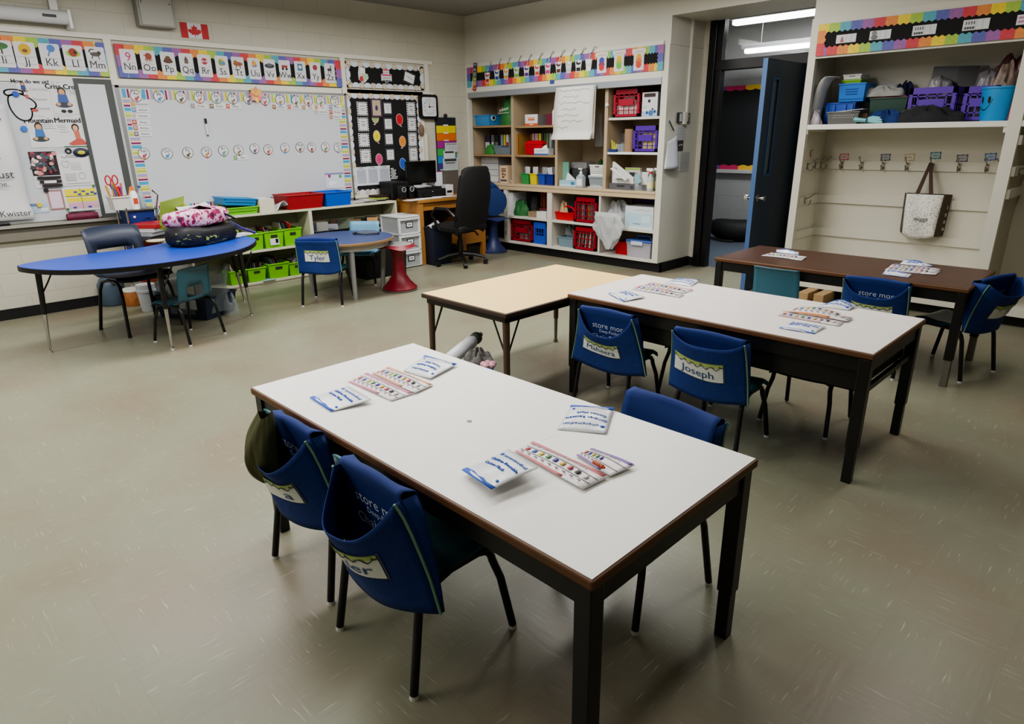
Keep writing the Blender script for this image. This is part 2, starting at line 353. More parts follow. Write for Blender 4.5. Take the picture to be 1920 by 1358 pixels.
# ---------------------------------------------------------------- lights
def area(loc, sx, sy, e, col=(1, .96, .9), rot=(0, 0, 0)):
    l = bpy.data.lights.new('ceiling_and_fill_light', 'AREA'); l.shape = 'RECTANGLE'; l.size = sx; l.size_y = sy; l.energy = e; l.color = col
    o = bpy.data.objects.new('ceiling_and_fill_light', l); C.objects.link(o); o.location = loc; o.rotation_euler = rot; return o
for y in (-1.2, 1.6, 4.4):
    for x, e_ in ((-5.3, 64), (-3.0, 56), (-.6, 8)):
        e_ *= .8 if y < 0 else 1; e_ *= 2.8 if x > -1 and y > 4 else 1
        area((x, y, 2.80), .35, 2.2, e_, (1, .985, .955)); area((x, y, 2.82), .35, 2.2, e_*.25, (1, .985, .955), (PI, 0, 0))  # each lamp gets an upward copy, added to brighten ceiling and upper walls
area((-3.6, 8.2, 2.85), 1.2, .3, 62, (.92, .95, 1))
w = bpy.data.worlds.new('room_ambient'); bpy.context.scene.world = w; w.use_nodes = True
w.node_tree.nodes['Background'].inputs[0].default_value = (.9, .95, 1, 1); w.node_tree.nodes['Background'].inputs[1].default_value = .2
vs = bpy.context.scene.view_settings; vs.view_transform = 'AgX'; vs.look = 'AgX - Medium High Contrast'; vs.exposure = .1
# ================================================================ tables
LAM = mat((232, 230, 225), .42, var=.035, vs=14)
EDGE = mat((100, 66, 40), .5, var=.25, vs=20)
BLK = mat((24, 24, 23), .38, var=.15, vs=10)
SCUFF = mat((120, 116, 105), .45, .3)
def work_table(label, x0, y0, x1, y1, z, lam, lname, boxes=False, chrome=False, marks=()):
    t = thing('activity_table', label, 'table', ((x0+x1)/2, (y0+y1)/2, 0)); w, d = (x1-x0)/2, (y1-y0)/2
    b = MB().use(EDGE); b.box((-w, -d, z-.028), (w, d, z-.0015)); top = b.build('tabletop', t, bev=.006)
    b = MB().use(lam); b.box((-w+.007, -d+.007, z-.004), (w-.007, d-.007, z)); b.build('laminate', top)
    for it in marks:
        pass
    ix, iy = w-.03, d-.03
    b = MB().use(BLK); h = .062
    for s in (-1, 1):
        b.box((-ix, s*iy-.012, z-.032-h), (ix, s*iy+.012, z-.033)); b.box((s*ix-.012, -iy, z-.032-h), (s*ix+.012, iy, z-.033))
    b.build('apron', t)
    for sx in (-1, 1):
        for sy in (-1, 1):
            b = MB().use(BLK); cx, cy = sx*(w-.034), sy*(d-.034)
            b.box((cx-.024, cy-.024, .17), (cx+.024, cy+.024, z-.033)); 
            b.use(SCUFF if chrome else BLK).box((cx-.02, cy-.02, 0), (cx+.02, cy+.02, .172)); b.build('leg', t, bev=.003)
    if boxes:
        for s in (-1, 1):
            b = MB().use(BLK); xa, xb = (-w+.06, -.015) if s < 0 else (.015, w-.06); ya, yb_ = -d+.035, d-.07; za, zb = z-.19, z-.036
            b.box((xa, ya, za), (xb, yb_, za+.004)); b.box((xa, ya, za), (xb, ya+.004, zb)); b.box((xa, ya, za), (xa+.004, yb_, zb)); b.box((xb-.004, ya, za), (xb, yb_, zb)); b.box((xa, yb_-.004, za), (xb, yb_, zb))
            b.build('book_box', t)
        for sx in (-1, 1):
            MB().use(BLK).box((sx*(w-.034)-.01, -d+.05, z-.2), (sx*(w-.034)+.01, d-.05, z-.175)).build('crossbar', t)
    return t
ZT = .62
T1 = work_table('white-topped black-legged table nearest the camera, with two pouched chairs on its near side', -2.32, .91, -.69, 1.67, ZT, LAM, 'w')
T2 = work_table('white-topped table in the middle row touching the cream wooden table', -2.43, 2.87, -.76, 3.63, ZT, mat((222, 215, 210), .45, var=.03, vs=14), 'w', boxes=True)
WOOD = mat((78, 54, 44), .4, var=.22, vs=9)
T3 = work_table('dark brown wood-grain table in front of the coat cubby', -2.38, 4.50, -.76, 5.235, ZT, WOOD, 'b', chrome=True)
# pencil mark and hole cap on the front table
q = onz(880, 790, ZT+.0006); tag(MB().use(mat((120, 118, 112), .4)).cyl((q.x, q.y, ZT-.001), (q.x, q.y, ZT+.0015), .0085, n=16).build('grommet'), 'small grey round grommet set in the top of the front white table', 'grommet')
# cream table
t = thing('activity_table', 'low cream-topped table with round brown legs beside the middle white table', 'table', (-2.82, 3.01, 0))
z = .59; w, d = .375, .63; BR = mat((86, 66, 52), .45, var=.15, vs=8)
top = MB().use(mat((58, 42, 32), .5)).box((-w, -d, z-.03), (w, d, z-.0015)).build('tabletop', t, bev=.008)
MB().use(mat((233, 200, 132), .45, var=.05, vs=5)).box((-w+.008, -d+.008, z-.004), (w-.008, d-.008, z)).build('laminate', top)
b = MB().use(mat((30, 25, 22), .5))
for s in (-1, 1): b.box((-w+.03, s*(d-.03)-.008, z-.062), (w-.03, s*(d-.03)+.008, z-.03)); b.box((s*(w-.03)-.008, -d+.03, z-.062), (s*(w-.03)+.008, d-.03, z-.03))
b.build('apron', t)
for sx in (-1, 1):
    for sy in (-1, 1):
        b = MB().use(BR); cx, cy = sx*(w-.045), sy*(d-.045); b.cyl((cx, cy, z-.031), (cx+sx*.006, cy+sy*.006, .19), .021, .018, 16)
        lg = b.build('leg', t, smooth=True)
        b = MB().use(SCUFF); b.cyl((cx+sx*.006, cy+sy*.006, .195), (cx+sx*.012, cy+sy*.012, .02), .0145, .011, 14); b.cyl((cx+sx*.012, cy+sy*.012, .02), (cx+sx*.012, cy+sy*.012, 0), .016, .018, 14); b.build('adjuster', lg, smooth=True)
        b = MB().use(mat((40, 34, 30), .45)); b.cyl((cx-sx*.11, cy, z-.05), (cx, cy, .31), .0055, n=6); b.cyl((cx, cy-sy*.11, z-.05), (cx, cy, .31), .0055, n=6); b.build('brace', lg)
# kidney table
ZK = .66
near = [(27, 500), (60, 505), (110, 507.5), (170, 506), (240, 500.5), (300, 494), (350, 487), (400, 479), (440, 471), (468, 461.5), (481, 452)]
far = [(479, 446), (455, 441.5), (415, 441), (370, 444), (330, 451), (300, 457.5), (270, 463), (235, 468.5), (190, 473), (140, 479.5), (80, 488), (40, 495)]
KP = [onz(*p, ZK) for p in near+far]; KP = [(p.x, p.y) for p in KP]
def smooth_poly(P, it=2):
    for _ in range(it):
        Q = []
        for i, p in enumerate(P):
            n = P[(i+1) % len(P)]; Q += [(.75*p[0]+.25*n[0], .75*p[1]+.25*n[1]), (.25*p[0]+.75*n[0], .25*p[1]+.75*n[1])]
        P = Q
    return P
KS = smooth_poly(KP)[::1]
def ccw(P): return P if sum(a[0]*b[1]-b[0]*a[1] for a, b in zip(P, P[1:]+P[:1])) > 0 else P[::-1]
KS = ccw(KS); kc = (sum(p[0] for p in KS)/len(KS), sum(p[1] for p in KS)/len(KS))
t = thing('kidney_table', 'bright blue kidney-shaped teacher table with black rim by the left wall', 'table', (kc[0], kc[1], 0))
loc = [(x-kc[0], y-kc[1]) for x, y in KS]
top = MB().use(mat((17, 17, 18), .45)).prism(loc, ZK-.035, ZK-.002).build('tabletop', t)
MB().use(mat((34, 70, 168), .38, var=.05, vs=4)).prism([(x*.985, y*.992) for x, y in loc], ZK-.004, ZK).build('laminate', top)
for i, (tp, ft) in enumerate((((72, 512), (95, 661)), ((300, 502), (323, 653)), ((452, 478), (472, 590)), ((330, 470), None))):
    if ft: F = onz(*ft)
    else: F = Vector((-6.3, 2.55, 0))
    A = onz(tp[0], tp[1]-4, ZK-.03)
    if ft: A = Vector((A.x-.03, A.y, ZK-.03))
    else: A = Vector((-6.2, 2.45, ZK-.03))
    A -= Vector((kc[0], kc[1], 0)); F = F-Vector((kc[0], kc[1], 0)); Mid = A.lerp(F, .5)
    lg = MB().use(BLK).cyl(A, A.lerp(F, .52), .021, .017, 14).build('leg', t, smooth=True)
    b = MB().use(CHROME); b.cyl(A.lerp(F, .5), A.lerp(F, .95), .0145, .009, 12); b.cyl(A.lerp(F, .95), F, .008, .008, 10); b.cyl(F+Vector((0, 0, .012)), F, .013, .017, 12); b.build('adjuster', lg, smooth=True)
    MB().use(BLK).tube([A+Vector((.02, .09, -.003)), A.lerp(F, .15)+Vector((.006, .05, 0)), A.lerp(F, .3)], .006, 6).build('brace', lg)
# round table
ZR = .56; rc = (-5.86, 3.47); R_ = .485
t = thing('round_table', 'round dark blue table with grey legs in front of the low bookcase', 'table', (rc[0], rc[1], 0))
top = MB().use(mat((150, 118, 84), .5)).lathe([(R_-.004, ZR-.028), (R_, ZR-.024), (R_, ZR-.006), (R_-.003, ZR-.002)], 48).build('tabletop', t)
MB().use(mat((54, 68, 108), .4, var=.05, vs=5)).lathe([(R_-.008, ZR-.004), (R_-.008, ZR)], 48).build('laminate', top)
GM = mat((150, 150, 150), .4, .2)
MB().use(mat((176, 172, 162), .5)).lathe([(R_-.06, ZR-.085), (R_-.055, ZR-.03), (R_-.07, ZR-.03), (R_-.075, ZR-.085)], 40).build('apron', t)
for ft in ((667, 562), (718, 540), (588, 545), None):
    F = onz(*ft) if ft else Vector((-6.25, 3.75, 0))
    if ft == (588, 545): F = Vector((-6.12, 3.2, 0))
    F -= Vector((rc[0], rc[1], 0)); dd = Vector((F.x, F.y, 0)).normalized(); A = dd*(R_-.09)+Vector((0, 0, ZR-.03)); F = dd*(R_-.06 if not ft else min(F.length, .43))
    b = MB().use(GM).cyl(A, F+Vector((0, 0, .0)), .026, .022, 14); b.cyl(F+Vector((0, 0, .06)), F, .019, .019, 12); b.build('leg', t, smooth=True)
# ================================================================ stacking chairs
def shell(col, W=.36, hs=.355, ht=.65, slot=True, bt_=.06):
    """one-piece moulded seat and back; returns grid function pieces"""
    prof = [(.185, hs-.035), (.175, hs-.008), (.13, hs+.002), (.04, hs-.012), (-.06, hs-.012), (-.115, hs+.004), (-.14, hs+.035), (-.148, hs+.075), (-.152, hs+.13), (-.16, hs+.2), (-.17, hs+.26), (-.18, ht-.008), (-.192, ht)]
    n = len(prof)-1
    def fn(u, v):
        k = min(int(v*n), n-1); f = v*n-k; y = prof[k][0]*(1-f)+prof[k+1][0]*f; z = prof[k][1]*(1-f)+prof[k+1][1]*f
        s = u*2-1; wd = W/2*(1 if v < .5 else (1-bt_*(v-.5)*2))
        lift = .012*abs(s)**3 if v < .45 else 0; fwd = .016*abs(s)**2.2 if v > .45 else 0
        edge = .02*max(0, abs(s)-.82)/.18
        return (s*wd, y+fwd-(edge*.4 if v > .45 else 0), z+lift-(edge*.9 if v < .45 else 0))
    b = MB().use(col); sk = (lambda i, j: 3 <= i <= 8 and 6 <= j <= 7) if slot else None
    b.grid(fn, 12, n, sk); return b
TEAL = mat((46, 98, 110), .42, var=.06, vs=4, bump=.05, bs=300)
TUBE = mat((22, 22, 23), .35)
GLIDE = mat((205, 205, 200), .4)
def legs(t, hs=.355, gl=GLIDE, r=.013):
    for s in (-1, 1):
        path = [(s*.2, -.2, .012), (s*.188, -.155, hs-.09)]
        path += [(s*.186, -.145+.05*(1-math.cos(a)), hs-.075+.05*math.sin(a)) for a in (.4, .9, 1.57)]
        path += [(s*.17, -.02, hs-.024)]
        path += [(s*.17, .085+.06*math.sin(a), hs-.084+.06*math.cos(a)) for a in (0, .6, 1.1, 1.5)]
        path += [(s*.185, .165, hs-.15), (s*.2, .2, .012)]
        lg = MB().use(TUBE).tube(path, r, 10).build('leg_frame', t, smooth=True, ang=60)
        for y in (-.2, .2): MB().use(gl).cyl((s*.2, y, .014), (s*.2, y, 0), .0125, .0145, 12).build('glide', lg)
def kid_chair(label, loc, rz, sc=1, col=TEAL, group='moulded kids chairs', slot=True, bt_=.06):
    t = thing('school_chair', label, 'chair', loc, rz, group); t.scale = (sc, sc, sc)
    shell(col, slot=slot, bt_=bt_).build('seat_shell', t, smooth=True, solid=.007, ang=70); legs(t); return t
NAVY = mat((21, 50, 114), .8, var=.12, vs=14, bump=.25, bs=35)
NAVYIN = mat((16, 44, 110), .8)
TRIM = mat((112, 150, 124), .7)
CARD = mat((214, 216, 212), .35); VINE = mat((166, 186, 110), .6); INK = mat((44, 80, 128), .6)
def pocket(label, chair, name, gus=.05, bt=.10, bb=.055, sag=.11, w=.2, wx=.012, zb=.335, name_h=.043, seed=0, cardx=(-.62, .62), skew=0, lining='store more', dx=0):
    t = thing('chair_pocket', label, 'chair pocket', chair.location+Vector((dx, 0, 0)), chair.rotation_euler.z, 'blue pockets hung over chair backs'); t.scale = chair.scale
    zt = .662; rnd = random.Random(seed); ph = rnd.random()*6
    KN = ((.3, -.15), (.43, -.15), (.485, -.155), (.555, -.163), (.615, -.173), (.642, -.183), (.7, -.2))
    def yb_(z):
        for (za_, ya_), (zc_, yc_) in zip(KN, KN[1:]):
            if z <= zc_: return ya_+(yc_-ya_)*max(0, (z-za_)/(zc_-za_))
        return -.2
    def front(s, t_):
        k = max(0., 1-abs(s)**2.6); kk = math.cos(s*PI/2)
        z = zb+t_*(zt-.012-zb)-sag*(1-abs(s)**3.2)*(t_**1.6)+.006*math.sin(4*s+ph)*(1-t_)-(.02*(1-t_)*(kk))
        wd = w+wx*(1-t_)
        y = yb_(z)-.014-gus*t_*(.9 if abs(s) > .98 else 1)-(bb+(bt-bb)*t_)*k-.008*math.sin(3.1*s+ph+t_*4)*kk
        return Vector((s*wd+skew*t_*kk, y, z))
    b = MB().use(NAVY); b.grid(lambda u, v: front(u*2-1, v), 26, 14); b.build('pocket_front', t, smooth=True, solid=.003, ang=80)
    # lining over the chair back: rear sheet, fold over the top, sheet inside
    def back(u, v):
        x = (u*2-1)*(w+(wx*(1-v/.42) if v < .42 else 0)); 
        if v < .42: z = zb+(zt-zb)*(v/.42); return (x, yb_(z)-.012, z)
        if v < .58: a = (v-.42)/.16*PI; y0 = yb_(zt)-.012; return (x*(1-.02*math.sin(a)), y0+.015*(1-math.cos(a)), zt+.012*math.sin(a)-.004*math.cos(u*PI*2))
        f = (v-.58)/.42; z = zt-f*.2; return (x*1.01, yb_(z)+.016+.02*(abs(u*2-1)**2), z)
    b = MB().use(NAVYIN); b.grid(back, 16, 24); bk = b.build('pocket_back', t, smooth=True, solid=.0025, ang=80)
    b = MB().use(mat((196, 204, 226), .6)); fx = lambda x, y, z0: Vector((x, yb_(z0+y)-.0165, z0+y))
    for (tx, h, z0) in ((lining, .036, .565), ('Deep-Pocket', .02, .53), ('Chair Pocket', .034, .488)):
        if tx: b.text(tx, lambda x, y: fx(x+.015, y, z0), h, 'c', {.036: .25, .02: .15}.get(h, .27))
    b.build('printing', bk)
    for s in (-1, 1):
        b = MB().use(NAVY)
        b.grid(lambda u, v: Vector((s*(w+wx*(1-v)), 0, 0))+Vector((0, (yb_(front(s, v).z)+.034*v)*(1-u)+front(s, v).y*u, front(s, v).z)), 4, 8)
        b.build('gusset', t, smooth=True, solid=.002)
        MB().use(TRIM).tube([front(s, v/14)+Vector((s*.002, -.001, 0)) for v in range(15)], .0042, 6).build('trim', t, smooth=True)
    def surf(x, y, off):   # x in -1..1 over the card, y 0..1
        s = cardx[0]+(x+1)/2*(cardx[1]-cardx[0]); v = .38+y*.33
        p = front(s, v); e = front(min(1, s+.02), v)-front(max(-1, s-.02), v); g = front(s, v+.02)-front(s, v-.02); n = e.cross(g).normalized()
        return p+n*off
    b = MB().use(mat((70, 84, 104), .25)); b.grid(lambda u, v: surf(u*2.1-1.05, v*1.1-.05, .0035), 19, 11)
    b.use(CARD); b.grid(lambda u, v: surf(u*2-1, v, .0052), 18, 10); b.use(VINE); b.grid(lambda u, v: surf(u*2-1, .8+v*.2, .006), 18, 2)
    b.use(mat((60, 74, 60), .6))
    for i in range(26):
        u = i/26*2-1; a = surf(u, .78+.09*math.sin(i*1.3), .0074); c = surf(u+2/26, .78+.09*math.sin((i+1)*1.3), .0074); up = Vector((0, 0, .0022)); b.add([a-up, c-up, c+up, a+up], [(0, 1, 2, 3)])
        if i % 3 == 0: l = surf(min(.98, u+.04), .82+.1*math.sin(i*1.3+1), .0074); b.add([l+Vector((-.005, 0, 0)), l+Vector((0, 0, -.004)), l+Vector((.005, 0, .001)), l+Vector((0, 0, .005))], [(0, 1, 2, 3)])
    W_ = (cardx[1]-cardx[0])*w
    b.use(INK); b.text(name, lambda x, y: surf(max(-1, min(1, x/(W_/2))), .37+y/(.33*(zt-zb)*.9), .0074), name_h, 'c', min(W_*.8, text_mesh(name)[2]*name_h/.7*1.15))
    b.build('name_card', t); return t
ch2 = kid_chair('teal chair under a blue pouch at the near side of the front table', (-1.42, 1.0, 0), 0, .985, bt_=.2)
ch1 = kid_chair('teal chair behind the pouch stuffed with an olive jacket at the front table', (-1.945, 1.03, 0), math.radians(2), .955, bt_=.2)
ch3 = kid_chair('teal chair at the far side of the front white table', (-1.09, 1.66, 0), math.radians(173), .95, bt_=.12)
chm = kid_chair('teal chair under the left pouch at the near side of the middle table', (-2.10, 2.94, 0), math.radians(2), .9)
chj = kid_chair('teal chair under the right pouch at the near side of the middle table', (-1.436, 2.92, 0), math.radians(1), .9)
chf = kid_chair('teal chair pushed under the far side of the middle table, the right one', (-1.205, 3.455, 0), PI, .88)
chg = kid_chair('teal chair pushed under the far side of the middle table, the left one', (-1.85, 3.45, 0), PI, .88)
cht = kid_chair('bare teal chair with no pouch at the near side of the brown table', (-1.885, 4.62, 0), 0, .93, mat((66, 112, 130), .42, var=.06, vs=4, bump=.05, bs=300), slot=False)
chp = kid_chair('teal chair under the half-hidden pouch at the near side of the brown table', (-1.235, 4.62, 0), 0, .93)
chr_ = kid_chair('teal chair with pouch at the right end of the brown table', (-.865, 4.90, 0), math.radians(74), .97)
chy = kid_chair('teal chair under the pouch on the near side of the round table', (-5.64, 3.10, 0), math.radians(42), .95)
MC = pocket('blue fabric pouch gaping open at the front table, nearest the camera', ch2, '    ler', gus=.022, bt=.125, bb=.08, sag=.115, w=.146, wx=.092, seed=2, dx=.062)
P1 = pocket('blue fabric pouch stuffed with an olive jacket at the front table', ch1, '     a', gus=.022, bt=.125, bb=.08, sag=.115, w=.135, wx=.085, seed=3, dx=.066)
P3 = pocket('blue fabric pouch on the chair across the front table, its back fold showing', ch3, '', gus=.02, bt=.05, sag=.05, seed=4)
PM = pocket('left of two blue pouches at the middle table, its mouth sagging open, card bent', chm, 'Maheera', gus=.018, bt=.06, bb=.03, sag=.13, w=.19, wx=.085, dx=.03, zb=.30, seed=5, cardx=(-.66, .5))
PJ = pocket('right of two blue pouches at the middle table, with a straight name card', chj, 'Joseph', gus=.018, bt=.05, bb=.03, w=.205, wx=.03, dx=-.01, zb=.31, sag=.045, seed=6, cardx=(-.85, .5))
PP = pocket('blue fabric pouch on the chair tucked at the near side of the brown table', chp, '', gus=.03, bt=.04, sag=.10, seed=7)
PR = pocket('blue pouch reading M on the chair at the right end of the brown table', chr_, '   M', gus=.05, bt=.10, sag=.08, seed=8)
PY = pocket('flat blue fabric pouch with a name card on the chair at the round table', chy, 'Tyler', gus=.012, bt=.02, bb=.015, sag=.0, seed=9, cardx=(-.6, .55))
# ================================================================ LEFT WALL
def lp(px, py, n=.03): p = onx(px, py, XL+n); return p.y, p.z
def lsheet(name, label, cat, box, col, items=(), n=.035, t=.002, group=None, rot=0, **k):
    u0, v0, u1, v1 = lwbox(*box, n=n); M = LWf(u0, v0, n)
    if rot: M = LWf((u0+u1)/2, (v0+v1)/2, n, rot) @ Matrix.Translation((-(u1-u0)/2, -(v1-v0)/2, 0))
    return sheet(name, label, cat, M, u1-u0, v1-v0, col, items, t, group, **k)
RAIN = [(196, 70, 76), (214, 136, 74), (226, 200, 60), (158, 188, 80), (90, 160, 176), (94, 98, 166), (150, 98, 156)]
PAPER = (208, 209, 211); GREY = (150, 150, 152)
# rainbow-bordered alphabet boards
def zig(b, u0, u1, v, h, s, seg, col0, n):
    k = int(round((u1-u0)/seg)); 
    for i in range(k):
        b.use(mat(RAIN[(i//2+col0) % 7], .6, var=.25, vs=60)); a = u0+(u1-u0)*i/k; c = u0+(u1-u0)*(i+1)/k
        P = [(a, v, n), (c, v, n), (c, v+s*h*.86, n), ((a+c)/2, v+s*h*1.06, n), (a, v+s*h*.86, n)]
        b.poly(P if s > 0 else P[::-1])
def board(label, M, W, Hh, bh, seg, cat='bulletin board', c0=0, sides=(1, 1)):
    b = MB().use(mat((22, 22, 24), .85)).box((0, 0, 0), (W, Hh, .006)); o = b.build('bulletin_board'); o.matrix_world = M; tag(o, label, cat)
    b = MB(); zig(b, 0, W, 0, bh, 1, seg, c0, .0075); zig(b, 0, W, Hh, bh, -1, seg, c0+3, .0075)
    for sd, x, s in ((sides[0], 0, 1), (sides[1], W, -1)):
        if not sd: continue
        k = max(3, int(Hh/seg))
        for i in range(k):
            b.use(mat(RAIN[(i//2+c0+1) % 7], .6, var=.25, vs=60)); a = Hh*i/k; c = Hh*(i+1)/k
            P = [(x, a, .0085), (x+s*bh*.86, a, .0085), (x+s*bh*1.05, (a+c)/2, .0085), (x+s*bh*.86, c, .0085), (x, c, .0085)]
            b.poly(P if s > 0 else P[::-1])
    b.build('scalloped_border', o); return o
za1 = lp(426, 97.5)[1]; za0 = lp(430, 154)[1]
ya0 = lp(213, 84)[0]; ya1 = lp(640.5, 140)[0]; yl1 = lp(200, 110)[0]
board('rainbow-edged black strip behind alphabet cards Nn to Zz', LWf(ya0, za0, .02), ya1-ya0, za1-za0, .075, .042, c0=4)
board('rainbow-edged black strip behind alphabet cards up to Mm', LWf(yl1-1.6, za0, .02), 1.6, za1-za0, .075, .042, c0=2, sides=(0, 1))
# picture bits used on the cards: tiny coloured shapes
def pic(k):
    D = {'Ii': [('r', .46, .5, .54, .72, (80, 70, 60)), ('e', .5, .8, .05, .025, (60, 110, 60)), ('e', .4, .72, .03, .015, (70, 120, 60))],
     'Jj': [('c', .5, .72, .045, (206, 170, 40)), ('c', .42, .82, .014, (206, 170, 40)), ('c', .58, .82, .014, (206, 170, 40)), ('e', .5, .67, .02, .014, (120, 80, 40))],
     'Kk': [('c', .58, .82, .03, (70, 120, 190)), ('p', [(.5, .78), (.56, .74), (.42, .5), (.36, .53)], (90, 120, 160))],
     'Ll': [('e', .5, .68, .055, .028, (150, 190, 70)), ('c', .5, .72, .034, (150, 60, 44)), ('c', .6, .72, .012, (40, 30, 30))],
     'Mm': [('e', .5, .7, .04, .018, (90, 84, 80)), ('c', .7, .76, .016, (70, 64, 60)), ('l', [(.3, .7), (.2, .82), (.3, .9), (.45, .88)], .008, (80, 74, 70)), ('l', [(.36, .68), (.3, .52)], .008, (80, 74, 70)), ('l', [(.62, .68), (.68, .52)], .008, (80, 74, 70))],
     'Nn': [('t', '9', .5, .7, .075, (190, 40, 120))],
     'Oo': [('c', .55, .76, .03, (150, 74, 54)), ('l', [(.5, .72), (.3, .6)], .008, (150, 74, 54)), ('l', [(.5, .72), (.4, .54)], .008, (150, 74, 54)), ('l', [(.55, .72), (.6, .54)], .008, (150, 74, 54)), ('l', [(.58, .74), (.75, .58)], .008, (150, 74, 54)), ('l', [(.5, .78), (.25, .8)], .008, (150, 74, 54))],
     'Pp': [('e', .5, .6, .044, .018, (92, 60, 44)), ('e', .5, .68, .034, .016, (100, 66, 48)), ('e', .5, .76, .022, .014, (108, 70, 50))],
     'Qq': [('r', .36, .55, .64, .72, (110, 90, 80)), ('p', [(.36, .72), (.5, .88), (.64, .72)], (90, 74, 70))],
     'Rr': [('c', .5, .7, .03, (170, 50, 60)), ('e', .36, .7, .016, .01, (190, 180, 180)), ('e', .64, .7, .016, .01, (190, 180, 180))],
     'Ss': [('c', .5, .7, .035, (226, 190, 70)), ('e', .4, .7, .02, .03, (120, 150, 90)), ('e', .62, .66, .02, .02, (80, 130, 190))],
     'Tt': [('e', .5, .68, .05, .02, (150, 90, 60)), ('c', .32, .76, .018, (160, 96, 60)), ('l', [(.36, .66), (.34, .5)], .01, (140, 84, 56)), ('l', [(.64, .66), (.66, .5)], .01, (140, 84, 56))],
     'Uu': [('p', [(.3, .56), (.72, .6), (.7, .8), (.5, .9)], (220, 160, 60)), ('p', [(.3, .56), (.72, .6), (.72, .72)], (90, 110, 180)), ('p', [(.3, .56), (.5, .9), (.4, .84)], (200, 80, 80))],
     'Vv': [('e', .5, .68, .055, .022, (50, 52, 60)), ('e', .5, .73, .03, .016, (90, 96, 110))],
     'Ww': [('r', .25, .64, .75, .76, (160, 50, 50)), ('c', .34, .58, .014, (40, 40, 40)), ('c', .66, .58, .014, (40, 40, 40))],
     'Xx': [('r', .28, .54, .72, .88, (60, 120, 150)), ('r', .36, .6, .64, .82, (40, 60, 80)), ('c', .5, .72, .02, (200, 210, 215))],
     'Yy': [('c', .5, .74, .028, (150, 50, 60)), ('l', [(.5, .66), (.48, .54)], .004, (90, 90, 90))],
     'Zz': [('e', .5, .68, .03, .014, (60, 60, 62)), ('l', [(.6, .7), (.64, .86)], .012, (70, 70, 72)), ('l', [(.4, .66), (.38, .5)], .008, (50, 50, 52)), ('l', [(.6, .66), (.62, .5)], .008, (50, 50, 52))]}
    return D[k]
cards = [('Ii', 8), ('Jj', 51), ('Kk', 97), ('Ll', 140), ('Mm', 181), ('Nn', 241), ('Oo', 278), ('Pp', 315), ('Qq', 349), ('Rr', 383), ('Ss', 415), ('Tt', 445), ('Uu', 475), ('Vv', 504), ('Ww', 532), ('Xx', 561), ('Yy', 589), ('Zz', 616)]
zc0 = lp(430, 149)[1]+.012; zc1 = za1-.04
for nm, px in cards:
    yc = lp(px, 115)[0]; w = .135
    it = pic(nm)+[('l', [(.06, .44), (.94, .44)], .0025, (150, 150, 155)), ('l', [(.06, .16), (.94, .16)], .0025, (150, 150, 155)), ('t', nm, .5, .29, .058, (60, 62, 66))]
    w = .152 if px < 200 else .132
    sheet('alphabet_card', 'white alphabet card reading %s with a small picture' % nm, 'card', LWf(yc-w/2, zc0, .031), w, zc1-zc0, PAPER, it, .0015, 'alphabet cards along the left wall', corner=.012)
# white painted frame of the boards
b = MB().use(CREAM2); yb1 = lp(794, 150)[0]+.03
ztop = za1+.075; zmid = lp(430, 160)[1]
zw1 = lp(430, 161)[1]+.0
b.box((XL, Y0+1.2, ztop-.045), (XL+.02, yb1+.13, ztop)); b.box((XL, Y0+1.2, za0-.075), (XL+.02, yb1+.13, za0-.012))
for y in (yl1+.028, lp(645, 140)[0]-.005, yb1+.03): b.box((XL, y-.03, za0-.07), (XL+.022, y+.035, ztop-.01))
struct(b.build('trim_2', bev=.003))
# striped-border whiteboard
wy0 = lp(221, 155)[0]-.0; wy1 = lp(646.5, 200)[0]+.01; wz1 = za0-.088; wz0 = lp(661, 371)[1]
wb = MB().use(mat((194, 197, 203), .28)).box((XL, wy0, wz0), (XL+.022, wy1, wz1)).build('whiteboard'); tag(wb, 'large whiteboard with a striped paper border between the alphabet and the low bookcase', 'whiteboard')
fr = MB().use(mat((150, 150, 148), .35, .6))
for a, c in (((wy0-.03, wz0-.03), (wy1+.02, wz0)), ((wy0-.03, wz1), (wy1+.02, wz1+.02)), ((wy0-.03, wz0-.03), (wy0, wz1+.02)), ((wy1, wz0-.03), (wy1+.025, wz1+.02))): fr.box((XL, a[0], a[1]), (XL+.028, c[0], c[1]))
fr.build('frame', wb)
STR = [((60, 150, 190), .036), ((230, 226, 222), .008), ((120, 30, 90), .02), ((228, 200, 190), .012), ((224, 160, 90), .008), ((150, 150, 190), .03), ((228, 226, 224), .006), ((222, 176, 120), .008), ((170, 186, 70), .026), ((230, 228, 222), .006), ((196, 186, 60), .014), ((230, 226, 222), .008)]
b = MB(); n = XL+.0235; bw = .085
def stripes(horizontal, a0, a1, o0, o1, ph=0):
    a = a0; i = ph
    while a < a1:
        c, w_ = STR[i % len(STR)]; e = min(a+w_*.92, a1); b.use(pm(c)); i += 1
        if horizontal: b.add([(n, a, o0), (n, e, o0), (n, e, o1), (n, a, o1)], [(0, 1, 2, 3)])
        else: b.add([(n, o0, a), (n, o1, a), (n, o1, e), (n, o0, e)], [(0, 1, 2, 3)])
        a = e
stripes(True, wy0+.02, wy1-.01, wz1-bw-.01, wz1-.01); stripes(True, wy0+.02, wy1-.01, wz0+.005, wz0+.08, 5)
n += .0006; stripes(False, wz0+.01, wz1-bw, wy0+.015, wy0+.1, 3); stripes(False, wz0+.01, wz1-bw, wy1-.095, wy1-.012, 6)
b.build('striped_border', wb)
top = [(255.4, 179.8), (298.7, 181), (339.3, 182.3), (373.6, 183.3), (405.6, 184), (436.4, 185.3), (465.8, 185.2), (496.6, 187.7), (525.4, 187.7), (555.2, 189), (578.2, 189.4), (601.2, 189.4), (627.3, 189.7)]
